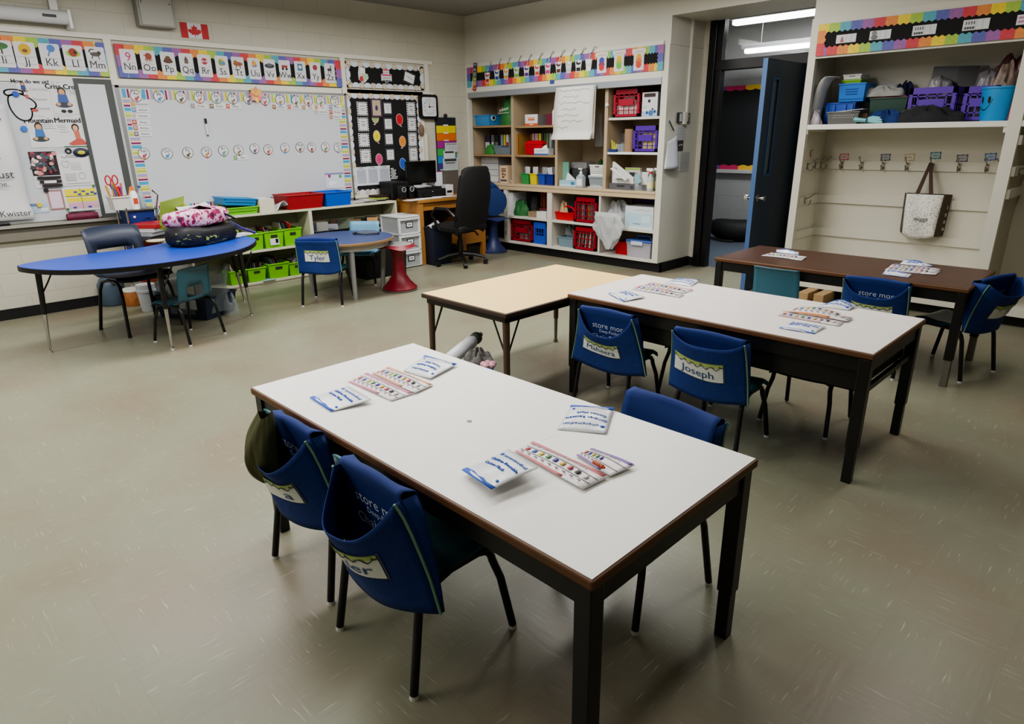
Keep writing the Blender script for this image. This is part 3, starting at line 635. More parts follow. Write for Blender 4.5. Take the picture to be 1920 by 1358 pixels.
low = [(269.9, 287.9), (313.5, 287.9), (352.5, 286.2), (387.6, 285.4), (419.1, 282.9), (447.5, 281.6), (477.6, 278.3), (503.1, 280.3), (534.6, 277.3), (562.7, 276.1), (584.7, 276.1), (610.3, 275.8), (634, 276.8)]
ICO = [(190, 60, 60), (150, 110, 90), (180, 140, 80), (80, 150, 90), (90, 90, 110), (60, 130, 190), (110, 80, 50), (120, 130, 150), (170, 180, 190), (190, 70, 80), (90, 80, 70), (160, 50, 50), (150, 120, 100)]
for i, (px, py) in enumerate(top+low):
    y, z = lp(px, py); L_ = chr(65+i); r = .052; c = ICO[(i*5) % 13]
    b = MB().use(mat((40, 40, 44), .5)).cyl((0, 0, 0), (0, 0, .0015), r, n=28); b.use(pm(PAPER)).cyl((0, 0, .0015), (0, 0, .0022), r-.0045, n=28)
    b.draw([('t', L_+L_.lower(), .0, .24, .03, (40, 40, 44)), ('c', -.02, -.26, .015, c), ('c', .16, -.1, .009, ICO[(i*3+4) % 13]), ('e', 0, -.5, .016, .007, ICO[(i*7+1) % 13])], .1, .1, .003)
    o = b.build('letter_badge'); o.matrix_world = LWf(y, z, .0245); tag(o, 'round white letter badge reading %s%s on the whiteboard' % (L_, L_.lower()), 'badge', 'round letter badges on the whiteboard')
tags = [('Alexander', 262, 195), ('Aaliyah', 264, 206), ('Ashanti', 264, 217.3), ('Anaya', 265, 229), ('Anhara', 267, 240), ('Aleena', 268.5, 251), ('Declan', 373, 198.7), ('Evelyn', 408, 199.2), ('Fabian', 438, 199.3), ('Skye', 452, 295.3), ('Wilson', 524, 200.7), ('Joseph', 552, 200.4), ('Kiah', 579, 201.5), ('Lux', 602, 201), ('Maher', 629, 201), ('Catherine', 602, 209.8), ('Michael', 629.5, 210.2), ('Maheera', 629.5, 219)]
NSL = [o_+' of six down the left edge' for o_ in ('topmost', 'second', 'third', 'fourth', 'fifth', 'lowest')]+[o_+' of three under badges D to F' for o_ in ('left', 'middle', 'right')]+['alone under badge Ss']+['under badge %s in the top row' % l_ for l_ in ('Ii', 'Jj', 'Kk', 'Ll', 'Mm')]+['second below badge Ll', 'second below badge Mm', 'third below badge Mm']
for i, (nm, px, py) in enumerate(tags):
    y, z = lp(px, py); w = .165; h = .05
    it = [('r', .03, .08, .26, .92, ICO[(i*3+2) % 13]), ('c', .145, .55, .013, (200, 160, 130)), ('t', nm, .62, .5, .019, (70, 70, 74))]
    sheet('name_strip', 'name strip with photo on the whiteboard, '+NSL[i], 'name tag', LWf(y-w/2, z-h/2, .0245+.0004*(i % 2)), w, h, PAPER, it, .0012, 'name strips on the whiteboard')
y, z = lp(387, 238); t = thing('marker', 'black capped marker held upright on the whiteboard', 'marker', (XL+.035, y, z))
MB().use(mat((215, 215, 215), .4)).cyl((0, 0, -.075), (0, 0, .035), .0095, n=12).build('barrel', t, smooth=True); MB().use(BLACK).cyl((0, 0, .03), (0, 0, .08), .0112, n=12).build('cap', t, smooth=True); MB().use(BLACK).cyl((0, 0, -.09), (0, 0, -.074), .006, n=8).build('plug', t)
y, z = lp(479, 178); t = thing('paper_flower', 'pink and orange paper flower on the top edge of the whiteboard', 'flower', (XL+.028, y, z))
for i in range(8):
    a = i*PI/4; b = MB().use(mat(((222, 150, 140), (230, 190, 90), (216, 120, 130))[i % 3], .7)); M = Matrix.Rotation(a, 4, 'X')
    b.add([M @ Vector(p) for p in ((.002, 0, 0), (.02, -.028, .05), (.03, 0, .082), (.02, .028, .05))], [(0, 1, 2, 3)]); b.build('petal', t, solid=.002)
MB().use(mat((226, 196, 80), .7)).ball((.012, 0, 0), .018).build('centre', t, smooth=True)
# clear pocket with two magnets, low right on the whiteboard
u0, v0, u1, v1 = lwbox(610, 324, 645, 353)
o = lsheet('clear_folder', 'clear folder with a purple top edge at the lower right of the whiteboard', 'folder', (610, 324, 645, 353), mat((205, 212, 220), .2), [('r', 0, .88, 1, 1, (130, 130, 180)), ('p', [(.15, .1), (.7, .4), (.2, .5)], (226, 228, 232))], n=.025)
for px, py, c, l in ((617.5, 330, (180, 50, 110), 'magenta round magnet on the clear folder'), (638, 330, (90, 160, 90), 'green round magnet on the clear folder')):
    y, z = lp(px, py); tag(MB().use(mat(c, .4)).cyl((XL+.0275, y, z), (XL+.037, y, z), .017, .015, 16).build('magnet', smooth=True), l, 'magnet')
# ---------------- left panel: grey-white board with posters, dark-framed board
pz0 = lp(120, 408)[1]-.02; pz1 = wz1+.02; py1 = wy0-.03
p0 = lp(155, 250)[0]
pb = MB().use(mat((190, 193, 198), .35)).box((XL, Y0+1.2, pz0), (XL+.02, py1, pz1)).build('whiteboard'); tag(pb, 'plain magnetic board covered with posters at the far left', 'whiteboard')
u0, v0, u1, v1 = (lp(172, 280)[0], lp(200, 400)[1], lp(231, 280)[0], lp(185, 153)[1])
sb = MB().use(mat((72, 76, 74), .5)).box((XL+.02, u0-.03, v0-.05), (XL+.035, u1+.01, v1+.02)).build('whiteboard'); tag(sb, 'narrow dark-framed board leaning between the posters and the striped whiteboard', 'whiteboard')
MB().use(mat((200, 203, 208), .3)).box((XL+.034, u0, v0), (XL+.037, u1-.05, v1-.025)).build('writing_surface', sb)
# marker tray
b = MB().use(mat((168, 166, 160), .4, .3)); tz = lp(120, 416, .07)[1]
b.box((XL, Y0+1.2, tz-.02), (XL+.085, wy0+.25, tz-.008)); b.box((XL+.08, Y0+1.2, tz-.02), (XL+.088, wy0+.25, tz+.006)); b.use(mat((120, 116, 106), .6)).box((XL, Y0+1.2, tz-.13), (XL+.05, wy0+.15, tz-.02)); tr = b.build('marker_tray'); tag(tr, 'long metal marker tray below the poster board', 'tray')
S_ = 4.6838
def zb(x0, y0, x1, y1): return (x0/S_, 140+y0/S_, x1/S_, 140+y1/S_)
def figure(x, y, s, top_, bot, hair, skin=(196, 150, 120)):
    s *= .62
    return [('e', x, y+.24*s, .030*s, .036*s, hair), ('e', x, y+.22*s, .022*s, .026*s, skin), ('p', [(x-.13*s, y+.16*s), (x+.13*s, y+.16*s), (x+.17*s, y-.1*s), (x-.17*s, y-.1*s)], top_), ('e', x, y-.14*s, .062*s, .022*s, bot), ('e', x-.16*s, y-.12*s, .016*s, .014*s, skin), ('e', x+.16*s, y-.12*s, .016*s, .014*s, skin)]
def tl(x, y, w, c=(160, 160, 164)): return ('r', x, y, x+w, y+.012, c)
DK = (40, 40, 42)
lsheet('poster', 'poster headed How do we sit? listing the three sitting styles', 'poster', zb(165, 40, 445, 350), PAPER, [('T', 'How do we sit?', .45, .93, .03, DK), *figure(.2, .74, .8, (50, 70, 130), (60, 60, 70), (40, 34, 30)), ('t', 'Criss Cross', .66, .72, .02, GREY), ('t', 'Mountain', .62, .44, .02, GREY), ('t', 'Mermaid', .66, .18, .02, GREY), ('e', .25, .5, .012, .02, (180, 90, 80)), ('e', .4, .12, .026, .012, (180, 80, 70))], n=.021, group='sitting posters')
lsheet('poster', 'poster headed Criss Cross with a child in blue sitting cross-legged', 'poster', zb(448, 55, 725, 345), PAPER, [('t', 'I can sit', .18, .95, .018, GREY), ('T', 'Criss Cross', .44, .82, .04, DK), *figure(.36, .42, 1.7, (66, 90, 150), (60, 64, 80), (50, 38, 30)), ('e', .3, .08, .02, .014, DK), ('e', .5, .08, .02, .014, DK), tl(.55, .7, .36), tl(.6, .65, .3), tl(.6, .6, .26)], n=.0212, group='sitting posters')
lsheet('poster', 'poster headed Mountain with a child in blue hugging both knees', 'poster', zb(245, 350, 518, 642), PAPER, [('t', 'I can sit like a', .34, .95, .018, GREY), ('T', 'Mountain', .4, .82, .04, DK), *figure(.36, .4, 1.6, (60, 110, 170), (50, 66, 60), (50, 36, 30)), ('e', .36, .07, .04, .014, (210, 205, 200)), tl(.46, .7, .34), tl(.46, .64, .4), tl(.5, .58, .4)], n=.0214, group='sitting posters')
lsheet('poster', 'poster headed Mermaid with a child in coral sitting with legs to the side', 'poster', zb(492, 350, 768, 636), PAPER, [('t', 'I can sit like a', .34, .95, .018, GREY), ('T', 'Mermaid', .42, .82, .04, DK), ('e', .62, .6, .03, .034, (60, 40, 34)), ('e', .62, .58, .02, .024, (206, 160, 130)), ('p', [(.54, .5), (.72, .5), (.74, .22), (.58, .22)], (190, 110, 90)), ('p', [(.3, .1), (.6, .26), (.76, .26), (.94, .07), (.4, .05)], (186, 84, 74)), ('r', .14, .005, .96, .03, (60, 110, 80)), tl(.05, .66, .3), tl(.08, .6, .24), tl(.1, .54, .24), tl(.1, .46, .28)], n=.0216, group='sitting posters')
# mitten outline drawn on the board
u0, v0, u1, v1 = lwbox(*zb(60, 130, 320, 412), n=.02); 
MP = smooth_poly([(.12, .8), (.06, .6), (.1, .35), (.25, .1), (.5, .01), (.7, .07), (.79, .22), (.8, .38), (.77, .41), (.88, .4), (.99, .48), (.98, .6), (.86, .7), (.7, .8), (.5, .87), (.25, .84)], 2); CUF = smooth_poly([(.0, .86), (.03, .96), (.3, 1.0), (.6, .97), (.66, .86), (.5, .87), (.25, .82), (.12, .79)], 2)
MO = MB().use(mat((198, 201, 207), .4)); W_, H_ = u1-u0, v1-v0
for P_ in (MP, CUF): MO.add([(x*W_, y*H_, .0018) for x, y in ccw(P_)], [tuple(range(len(P_)))])
MO.draw([('l', P_+P_[:1], .011, DK) for P_ in (MP, CUF)]+[('l', [(.2+.1*i, .83), (.17+.11*i, .98)], .003, GREY) for i in range(4)], W_, H_, .0022)
o = MO.build('mitten_cutout'); o.matrix_world = LWf(u0, v0, .0225); tag(o, 'white paper mitten shape with a thick black outline on the poster board', 'cutout')
for px, py, r, c, l in ((29.3, 176.8, .026, (40, 80, 170), 'blue round magnet at the cuff of the mitten cutout'), (45.3, 241.8, .026, (50, 110, 200), 'blue round magnet below the mitten cutout'), (73.9, 384.4, .021, (214, 190, 60), 'yellow round magnet on the blue postcard'), (86.5, 357, .02, (40, 40, 42), 'black round magnet above the pink paper'), (127.5, 392.5, .012, (70, 120, 80), 'small green magnet under the weekly chart'), (175.5, 348.5, .012, (70, 120, 80), 'small green magnet above the weekly chart')):
    y, z = lp(px, py); tag(MB().use(mat(c, .4)).cyl((XL+.024, y, z), (XL+.04, y, z), r, r*.85, 20).build('magnet', smooth=True), l, 'magnet')
y, z = lp(128, 283); tag(MB().use(mat((30, 30, 32), .5)).tube([(XL+.03, y+.02*math.cos(a), z+.02*math.sin(a)) for a in [2*PI*i/16 for i in range(16)]], .007, 8, True).build('ring_magnet', smooth=True), 'black ring magnet under the Mermaid poster', 'magnet')
y, z = lp(152, 286); t = thing('oval_magnet', 'dark oval magnet with yellow middle under the Mermaid poster', 'magnet', (XL+.026, y, z))
b = MB().use(mat((30, 36, 60), .5)); b.ball((.006, 0, 0), .085, 20, (.12, .75, .46)); b.build('body', t, smooth=True); MB().use(mat((196, 186, 50), .5)).ball((.015, 0, 0), .042, 14, (.1, .75, .4)).build('middle', t, smooth=True)
# photo collage
rnd = random.Random(4); it = [('r', 0, .34, 1, 1, (44, 30, 34))]
for i in range(58): it.append(('e', .05+.9*rnd.random(), .4+.56*rnd.random(), .012+.012*rnd.random(), .016, rnd.choice([(190, 140, 130), (150, 70, 80), (90, 60, 70), (60, 90, 100), (210, 190, 190), (120, 40, 60), (70, 60, 66)])))
for k in range(3):
    yy = .24-.11*k; it.append(('r', .1+.06*k, yy, .98, yy+.08, (40, 32, 36)))
it.append(('r', .32, .13, .78, .2, (215, 216, 220)))
lsheet('photo_collage', 'dark class photo collage with three black strips under it', 'poster', zb(280, 675, 520, 995), PAPER, it, n=.0215)
lsheet('notice', 'typed notice with two line drawings under the Mermaid poster', 'notice', zb(520, 690, 800, 975), PAPER, [scrib(.3, .93, .4, .03, DK, seed=1), scrib(.14, .88, .6, .035, DK, seed=2), *[tl(.36, .7-.05*i, .34) for i in range(5)], ('l', [(.1, .7), (.16, .78), (.24, .74), (.3, .78), (.32, .66), (.26, .56), (.14, .6), (.1, .7)], .003, GREY), ('l', [(.55, .3), (.62, .4), (.74, .38), (.78, .28), (.7, .2), (.58, .22), (.55, .3)], .003, GREY), *[tl(.12, .36-.05*i, .36) for i in range(5)], tl(.1, .07, .8)], n=.0218)
lsheet('pink_notepaper', 'pink paper with a patterned edge hanging on the poster board', 'paper', zb(425, 1012, 560, 1188), (150, 110, 110), [('r', .1, .08, .9, .92, (214, 190, 205)), *[('r', .0, .05+.1*i, .06, .09+.1*i, (200, 170, 150)) for i in range(9)], *[('r', .94, .05+.1*i, 1, .09+.1*i, (200, 170, 150)) for i in range(9)]], n=.0218)
lsheet('weekly_chart', 'weekly chart with yellow upper rows and pink lower rows', 'chart', zb(562, 985, 880, 1195), PAPER, [('r', .05, .6, .9, .92, (226, 210, 50)), ('r', .06, .38, .9, .56, (222, 206, 60)), ('r', .08, .1, .92, .36, (206, 160, 180)), ('l', [(.48, .08), (.48, .94)], .004, (120, 110, 60)), *[('r', a, c, a+.09, c+.07, (50, 80, 150)) for a, c in ((.3, .76), (.4, .66), (.52, .78), (.62, .66), (.76, .72), (.84, .66), (.2, .12), (.62, .12))], ('l', [(.05, .63), (.9, .63)], .003, (60, 70, 90))], n=.022)
lsheet('postcard', 'small blue postcard low on the poster board', 'postcard', zb(265, 1130, 430, 1215), (170, 186, 204), [('r', .0, .7, .5, 1, (96, 120, 160)), ('r', .55, .2, .95, .5, (210, 214, 220)), tl(.1, .3, .35)], n=.022)
# chart paper at the frame edge
u0, v0, u1, v1 = lwbox(0, 195, 36, 414, n=.05); b = MB().use(mat((212, 212, 212), .3, bump=.25, bs=5)); W0 = .85
b.grid(lambda u, v: (u1-W0+u*W0+(v0-v1)*0, 0, 0) and Vector((XL+.045+.012*math.sin(v*9+u*3)+.01*math.sin(u*7), u1-W0+u*W0+(.012 if v < .12 else 0), v0+v*(v1-v0))), 10, 24)
t = b.build('chart_paper', smooth=True, solid=.002); tag(t, 'tall glossy chart paper with handwriting at the left edge of the photo', 'chart paper')
for tx, px, py, h in (('in', 0, 220, .05), ('just', 8, 327, .065), ('me.', 4, 345, .045), ('uzy Kwister', 14, 401, .05), ('s.', 0, 292, .05)):
    b = MB().use(pm((60, 60, 64))); y, z = lp(px, py, .06); b.text(tx, lambda x, yy: Vector((XL+.066+.0*x, y+x, z+yy)), h, 'c' if px else 'r'); b.build('handwriting', t)
# pencil pouch and ruler on the tray
y, z = lp(155, 404, .05); t = thing('pencil_pouch', 'burgundy patterned zip pencil pouch lying on the marker tray', 'pencil case', (XL+.045, y, tz-.008))
b = MB().use(mat((104, 30, 58), .6, var=.6, vs=30)); b.grid(lambda u, v: (.03*math.cos(2*PI*u)*(1-.3*abs(v*2-1)**4), -.125+.25*v, .04+.04*math.sin(2*PI*u)*(1-.2*abs(v*2-1)**4)), 14, 10); b.build('body', t, smooth=True)
MB().use(mat((30, 24, 28), .5)).tube([(.01, -.11, .083), (.012, .0, .086), (.01, .11, .083)], .005, 6).build('zip', t)
y, z = lp(222, 404, .05); tag(MB().use(mat((190, 96, 60), .5)).box((XL+.03, y-.12, tz-.008), (XL+.06, y+.1, tz-.002)).build('ruler'), 'orange ruler lying on the marker tray', 'ruler')
y, z = lp(8, 420, .05); tag(MB().use(BLACK).box((XL+.025, y-.1, tz-.008), (XL+.065, y+.04, tz+.03)).build('board_eraser', bev=.006), 'black felt eraser at the left end of the marker tray', 'eraser')
# ---------------- projector screen, speaker box, flag
y1, zz = lp(131, 33, .14); t = thing('projector_screen', 'white roll-up projector screen case high on the left wall', 'projector screen', (XL+.1, y1, zz))
b = MB().use(mat((205, 206, 206), .4)); b.grid(lambda u, v: (.045*math.cos(2*PI*u)+.0, -2.2*v, .055*math.sin(2*PI*u)), 16, 1); b.build('case', t, smooth=True)
MB().use(mat((225, 225, 225), .4)).box((-.09, -.012, -.085), (.05, .012, .06)).build('end_cap', t, bev=.006)
MB().use(mat((190, 190, 188), .4, .3)).box((-.1, -.11, .03), (-.06, -.05, .26)).build('bracket', t)
MB().use(mat((60, 60, 62), .5)).box((.043, -.2, -.01), (.047, -.1, .012)).build('badge', t)
u0, v0, u1, v1 = lwbox(263, 10, 328, 50, n=.13); t = thing('speaker_box', 'grey metal speaker box high on the left wall', 'box', (XL, (u0+u1)/2, v0)); w = (u1-u0)/2; hh = .36
MB().use(mat((150, 149, 143), .45, .2)).box((0, -w-.01, 0), (.11, w+.01, hh)).build('housing', t, bev=.006)
b = MB().use(mat((176, 174, 166), .5)).box((.11, -w+.012, .012), (.118, w-.012, hh-.012)); b.build('cover', t, bev=.004)
for s in (-1, 1): MB().use(BLACK).cyl((.117, s*(w-.03), .2), (.1195, s*(w-.03), .2), .006, n=10).build('screw', t)
lsheet('flag_picture', 'small glossy paper Canadian flag under the ceiling', 'flag', (339, 44, 390, 72), PAPER, [('r', 0, 0, .25, 1, (186, 44, 50)), ('r', .75, 0, 1, 1, (186, 44, 50)), ('p', [(.5, .92), (.55, .74), (.61, .8), (.59, .56), (.66, .64), (.68, .57), (.76, .58), (.72, .47), (.75, .43), (.62, .28), (.63, .22), (.515, .25), (.51, .08), (.49, .08), (.485, .25), (.37, .22), (.38, .28), (.25, .43), (.28, .47), (.24, .58), (.32, .57), (.34, .64), (.41, .56), (.39, .8), (.45, .74)], (190, 46, 52))], n=.004)
# ---------------- black birthday boards
def cloud_board(label, box, W=None):
    u0, v0, u1, v1 = box; W, Hh = u1-u0, v1-v0
    o = MB().use(mat((20, 20, 22), .85)).box((0, 0, 0), (W, Hh, .006)).build('bulletin_board'); o.matrix_world = LWf(u0, v0, .012); tag(o, label, 'bulletin board')
    b = MB(); st = .075; bd = .06
    def run(p0, p1, nx, ny, off):
        L = math.hypot(p1[0]-p0[0], p1[1]-p0[1]); k = max(2, int(L/st))
        for i in range(k):
            f = (i+.5)/k; x = p0[0]+(p1[0]-p0[0])*f; y = p0[1]+(p1[1]-p0[1])*f; s = L/k/2
            tx, ty = (p1[0]-p0[0])/L, (p1[1]-p0[1])/L
            q = [(x-tx*s, y-ty*s), (x+tx*s, y+ty*s)]+[(x+tx*s*math.cos(a)+nx*(bd*.55+s*.55*math.sin(a)), y+ty*s*math.cos(a)+ny*(bd*.55+s*.55*math.sin(a))) for a in [PI*j/6 for j in range(7)]]
            P = [(a, c, .0072) for a, c in q]
            area_ = sum(q[j][0]*q[(j+1) % len(q)][1]-q[(j+1) % len(q)][0]*q[j][1] for j in range(len(q)))
            b.use(pm((206, 212, 220) if i % 2 else (196, 206, 222))).poly(P if area_ > 0 else P[::-1])
            if i % 2 == 0:
                for r, c in ((.032, (180, 150, 80)), (.024, (220, 215, 214)), (.017, (176, 150, 100)), (.01, (214, 216, 222))):
                    cx, cy = x+nx*bd*.35, y+ny*bd*.35
                    b.use(pm(c)).poly([(cx+r*math.cos(a), cy+r*math.sin(a), .0082+(.032-r)*.03) for a in [2*PI*j/12 for j in range(12)]])
    run((0, 0), (W, 0), 0, 1, 0); run((0, Hh), (W, Hh), 0, -1, 0); run((0, 0), (0, Hh), 1, 0, 0); run((W, 0), (W, Hh), -1, 0, 0)
    b.build('cloud_border', o); return o
bx = (lp(650, 140)[0], lp(723, 166)[1], lp(794.5, 140)[0], lp(722, 120)[1])
cloud_board('small black board with cloud and rainbow border above the birthday board', bx)
b2 = (lp(659, 270)[0]-.01, lp(720, 361)[1], lp(791, 250)[0], lp(722, 177.5)[1])
cloud_board('large black birthday board with cloud and rainbow border', b2)
o = MB().use(CREAM2); o.box((XL, b2[0]-.05, b2[1]-.05), (XL+.02, b2[2]+.06, b2[1]-.0)); o.box((XL, b2[2], b2[1]), (XL+.02, b2[2]+.06, b2[3]+.06)); o.box((XL, b2[0]-.05, b2[1]), (XL+.02, b2[0], b2[3]+.06)); o.box((XL, b2[0]-.05, b2[3]), (XL+.02, b2[2]+.06, b2[3]+.05)); struct(o.build('trim_3', bev=.003))
Z2 = lambda x, y: (440+x/3.994, 60+y/3.994)
def z2box(x0, y0, x1, y1): a = Z2(x0, y0); c = Z2(x1, y1); return (*a, *c)
lsheet('balloon_cutout', 'paper cutout of a gift and balloons on the small black board', 'cutout', z2box(925, 262, 1000, 380), mat((205, 205, 200), .6), [('c', .3, .24, .03, (190, 60, 70)), ('c', .68, .36, .034, (170, 200, 160)), ('r', .15, .6, .7, .95, (226, 226, 224)), ('l', [(.4, .6), (.5, .02)], .004, GREY)], n=.022, poly=[(.0, .2), (.3, .02), (.6, .0), (1, .3), (.95, .55), (.7, .6), (.72, .95), (.1, 1), (.0, .6)])
lsheet('cake_cutout', 'paper birthday cake cutout reading Happy Birthday on the small black board', 'cutout', z2box(1097, 270, 1175, 408), PAPER, [('r', .22, .86, .75, .93, (200, 50, 90)), ('t', 'HAPPY', .5, .74, .018, (190, 60, 90)), ('r', .04, .58, .96, .65, (200, 50, 90)), ('t', 'BIRTHDAY', .5, .46, .016, DK), ('p', [(.45, .3), (.55, .3), (.6, .1), (.4, .1)], (50, 60, 70)), ('r', .1, .3, .9, .34, (50, 60, 70))], n=.022, poly=[(.35, 0), (.65, 0), (.6, .28), (1, .3), (1, .66), (.8, .68), (.8, .96), (.2, .96), (.2, .68), (0, .66), (0, .3), (.4, .28)])
lsheet('name_plate', 'tilted white plate with a script name on the small black board', 'plate', z2box(1264, 300, 1350, 388), (60, 62, 64), [('r', .08, .12, .92, .88, (222, 224, 226)), scrib(.2, .5, .6, .2, DK, seed=5, th=.003)], n=.022, rot=-.3)
MON = ['January', 'February', 'March', 'April', 'May', 'June', 'July', 'August', 'Sept', 'October', 'Nov', 'Dec']
pos = [(955, 575), (962, 692), (968, 810), (980, 929), (1145, 573), (1150, 690), (1156, 803), (1166, 920), (1320, 578), (1327, 690), (1332, 805), (1338, 915)]
for i, (x, y) in enumerate(pos):
    mid = 4 <= i < 8; hw = 40 if not mid else 32; hh = 52 if not mid else 50; hw = 32 if i >= 8 else hw
    it = []
    if mid: it = [('r', 0, 0, 1, 1, (52, 54, 58)), ('r', .1, .14, .9, .88, PAPER)]
    else:
        for k in range(6):
            for s in (0, .86): it.append(('p', [(s, .02+k/6), (s+.14, .08+k/6), (s+.14, .14+k/6), (s, .08+k/6)], (30, 30, 32)))
        for k in range(5):
            for s in (0, .9): it.append(('p', [(.1+k/6, s), (.16+k/6, s), (.22+k/6, s+.1), (.16+k/6, s+.1)], (30, 30, 32)))
    it += [scrib(.28, .7, .44, .06, DK, seed=i, th=.003), ('r', .3, .5, .7, .53, GREY), ('r', .34, .4, .66, .43, GREY)]
    lsheet('month_card', 'white %scard, %s row down and %s column of the birthday board' % (('zigzag-edged ', 'black-framed ')[mid], ('first', 'second', 'third', 'fourth')[i % 4], ('left', 'middle', 'right')[i//4]), 'card', z2box(x-hw, y-hh, x+hw, y+hh), PAPER, it, n=.02, group='month cards on the birthday board')
for x, y, c, l in ((1237, 655, (190, 34, 44), 'red'), (1067, 780, (222, 206, 40), 'yellow'), (1260, 820, (214, 140, 60), 'orange'), (1085, 953, (196, 70, 120), 'pink'), (1262, 985, (50, 96, 180), 'blue'), (1056, 640, (150, 170, 110), 'pale green')):
    yy, z = lp(*Z2(x, y)); rw, rh = .052, .068; s = 1 if x > 1060 and l != 'pink' and l != 'orange' else -1
    E_ = [(rw*math.cos(a), rh*math.sin(a)) for a in [2*PI*i/24 for i in range(24)]]; b = MB().use(pm((205, 170, 170) if l != 'blue' else (150, 176, 214)))
    b.prism(E_, 0, .0015); b.prism([(.0, -rh*.9), (.022*s+.016, -rh*1.28), (.022*s-.016, -rh*1.22)] if s < 0 else [(.0, -rh*.9), (.022*s-.016, -rh*1.22), (.022*s+.016, -rh*1.28)], 0, .0015); b.use(pm(c)).poly([(p*.9, q*.9, .0022) for p, q in E_]); b.use(pm(tuple(int(v*.92) for v in c))).poly([(p*.3, q*.3, .0028) for p, q in E_])
    o = b.build('paper_balloon'); o.matrix_world = LWf(yy, z, .0205); tag(o, '%s paper balloon on the birthday board' % l, 'balloon', 'paper balloons on the birthday board')
lsheet('framed_picture', 'purple-framed picture of a small figure on the birthday board', 'picture', z2box(1016, 500, 1100, 640), (70, 46, 72), [('r', .14, .1, .86, .92, (176, 160, 140)), ('e', .5, .5, .02, .03, (60, 60, 90)), ('l', [(.5, .75), (.5, .55)], .003, DK)], n=.022, t=.012)
for i, x in enumerate((950, 1037, 1122)):
    y = (1082, 1076, 1071)[i]; a = Z2(x-46, y-70); c = Z2(x+44, y+70)
    lsheet('class_list', ('leftmost', 'middle', 'rightmost')[i]+' of three printed grey lists pinned under the birthday board', 'paper', (*a, *c), (205, 208, 216), [('r', .12, .12, .9, .9, (178, 182, 194)), *[('r', .14, .15+.07*k, .86, .165+.07*k, (150, 154, 166)) for k in range(10)], ('r', .3, .94, .7, .965, (120, 124, 136))], n=.024+.002*i, group='three printed lists')
it = [('c', .15+.22*i+(.1 if k % 2 else 0), .08+.13*k, .009, (225, 225, 225)) for k in range(7) for i in range(4) if .15+.22*i < .9-.06*k]
lsheet('dotted_folder', 'black folder with white dots beside the printed lists', 'folder', z2box(1163, 1010, 1220, 1105), (26, 26, 28), [q for q in it], n=.03, poly=[(0, 0), (1, 0), (.55, 1), (0, 1)])
# clock
yy, z = lp(*Z2(1452, 561), .05); t = thing('wall_clock', 'square black-rimmed wall clock with a white face', 'clock', (XL+.02, yy, z)); w, h = .145, .148
b = MB().use(mat((16, 16, 17), .35))
rr = lambda w, h, r: [(sx*(w-r)+r*math.cos(a+k*PI/8), sy*(h-r)+r*math.sin(a+k*PI/8)) for sx, sy, a in ((1, -1, -PI/2), (1, 1, 0), (-1, 1, PI/2), (-1, -1, PI)) for k in range(5)]
o = MB().use(mat((16, 16, 17), .35)).prism(rr(w, h, .04), 0, .045).build('rim', t); o.matrix_local = LWf(0, 0, 0) @ Matrix.Identity(4); o.matrix_local.translation = (0, 0, 0)
o = MB().use(pm((206, 210, 214))); o.prism(rr(w-.033, h-.033, .025), .044, .047); 
o.draw([('t', str(k), .72*math.sin(k*PI/6)*.5/.5*.5, .74*math.cos(k*PI/6)*.5, .021, DK) for k in range(1, 13)], 2*(w-.03), 2*(h-.03), .0476)
o = o.build('dial', t); o.matrix_local = LWf(0, 0, 0); o.matrix_local.translation = (0, 0, 0)
o = MB().use(pm(DK)).cyl((0, 0, .048), (0, 0, .054), .011, n=14); o.add([(-.003, 0, .05), (.003, 0, .05), (.002, .06, .05), (-.002, .06, .05)], [(0, 1, 2, 3)]); o.add([(0, -.0025, .051), (.07, -.0015, .051), (.07, .0015, .051), (0, .0025, .051)], [(0, 1, 2, 3)]); o = o.build('hands', t); o.matrix_local = LWf(0, 0, 0); o.matrix_local.translation = (0, 0, 0)
for ch in t.children: ch.matrix_local = Matrix(((0,0,1,0),(1,0,0,0),(0,1,0,0),(0,0,0,1)))
# pocket chart by the corner
u0, v0, u1, v1 = lwbox(*z2box(1515, 640, 1665, 1045), n=.03); W, Hh = u1-u0, v1-v0
t = MB().use(mat((34, 36, 44), .7)).box((0, 0, 0), (W, Hh, .006)).build('pocket_chart'); t.matrix_world = LWf(u0, v0, .012); tag(t, 'hanging fabric pocket chart with rainbow pockets near the room corner', 'pocket chart')
for k, c in enumerate(((214, 196, 40), (208, 110, 40), (150, 40, 130), (70, 160, 80), (50, 130, 190), (70, 50, 130))):
    zt_ = Hh*(.85-.14*k); b = MB().use(mat(c, .7)); b.box((.03*W, zt_-Hh*.135, .006), (.97*W, zt_, .012+.001*k)); b.use(pm(PAPER)).box((.36*W, zt_-.004, .012), (.6*W, zt_+.015, .014)); b.build('pocket', t)
b = MB().use(mat((50, 52, 56), .4)).cyl((W*.5, Hh+.02, 0), (W*.5, Hh+.02, .02), .026, n=16); b.build('hook', t)
for i, (bx_, l) in enumerate((((1575, 830, 1670, 900), 'grey patterned leaflet in the pocket chart'), ((1565, 890, 1650, 960), 'white leaflet with dark edge in the pocket chart'), ((1560, 945, 1672, 1040), 'large grey handout low in the pocket chart'))):
    lsheet('leaflet', l, 'leaflet', z2box(*bx_), (186, 190, 194) if i != 1 else (214, 216, 218), [('r', .1, .75, .9, .95, (150, 156, 150) if i == 0 else (60, 62, 66)), *[tl(.15, .15+.1*k, .7) for k in range(5)]]+([('r', .15, .6, .8, .66, DK)] if i == 2 else []), n=.036+.004*i)
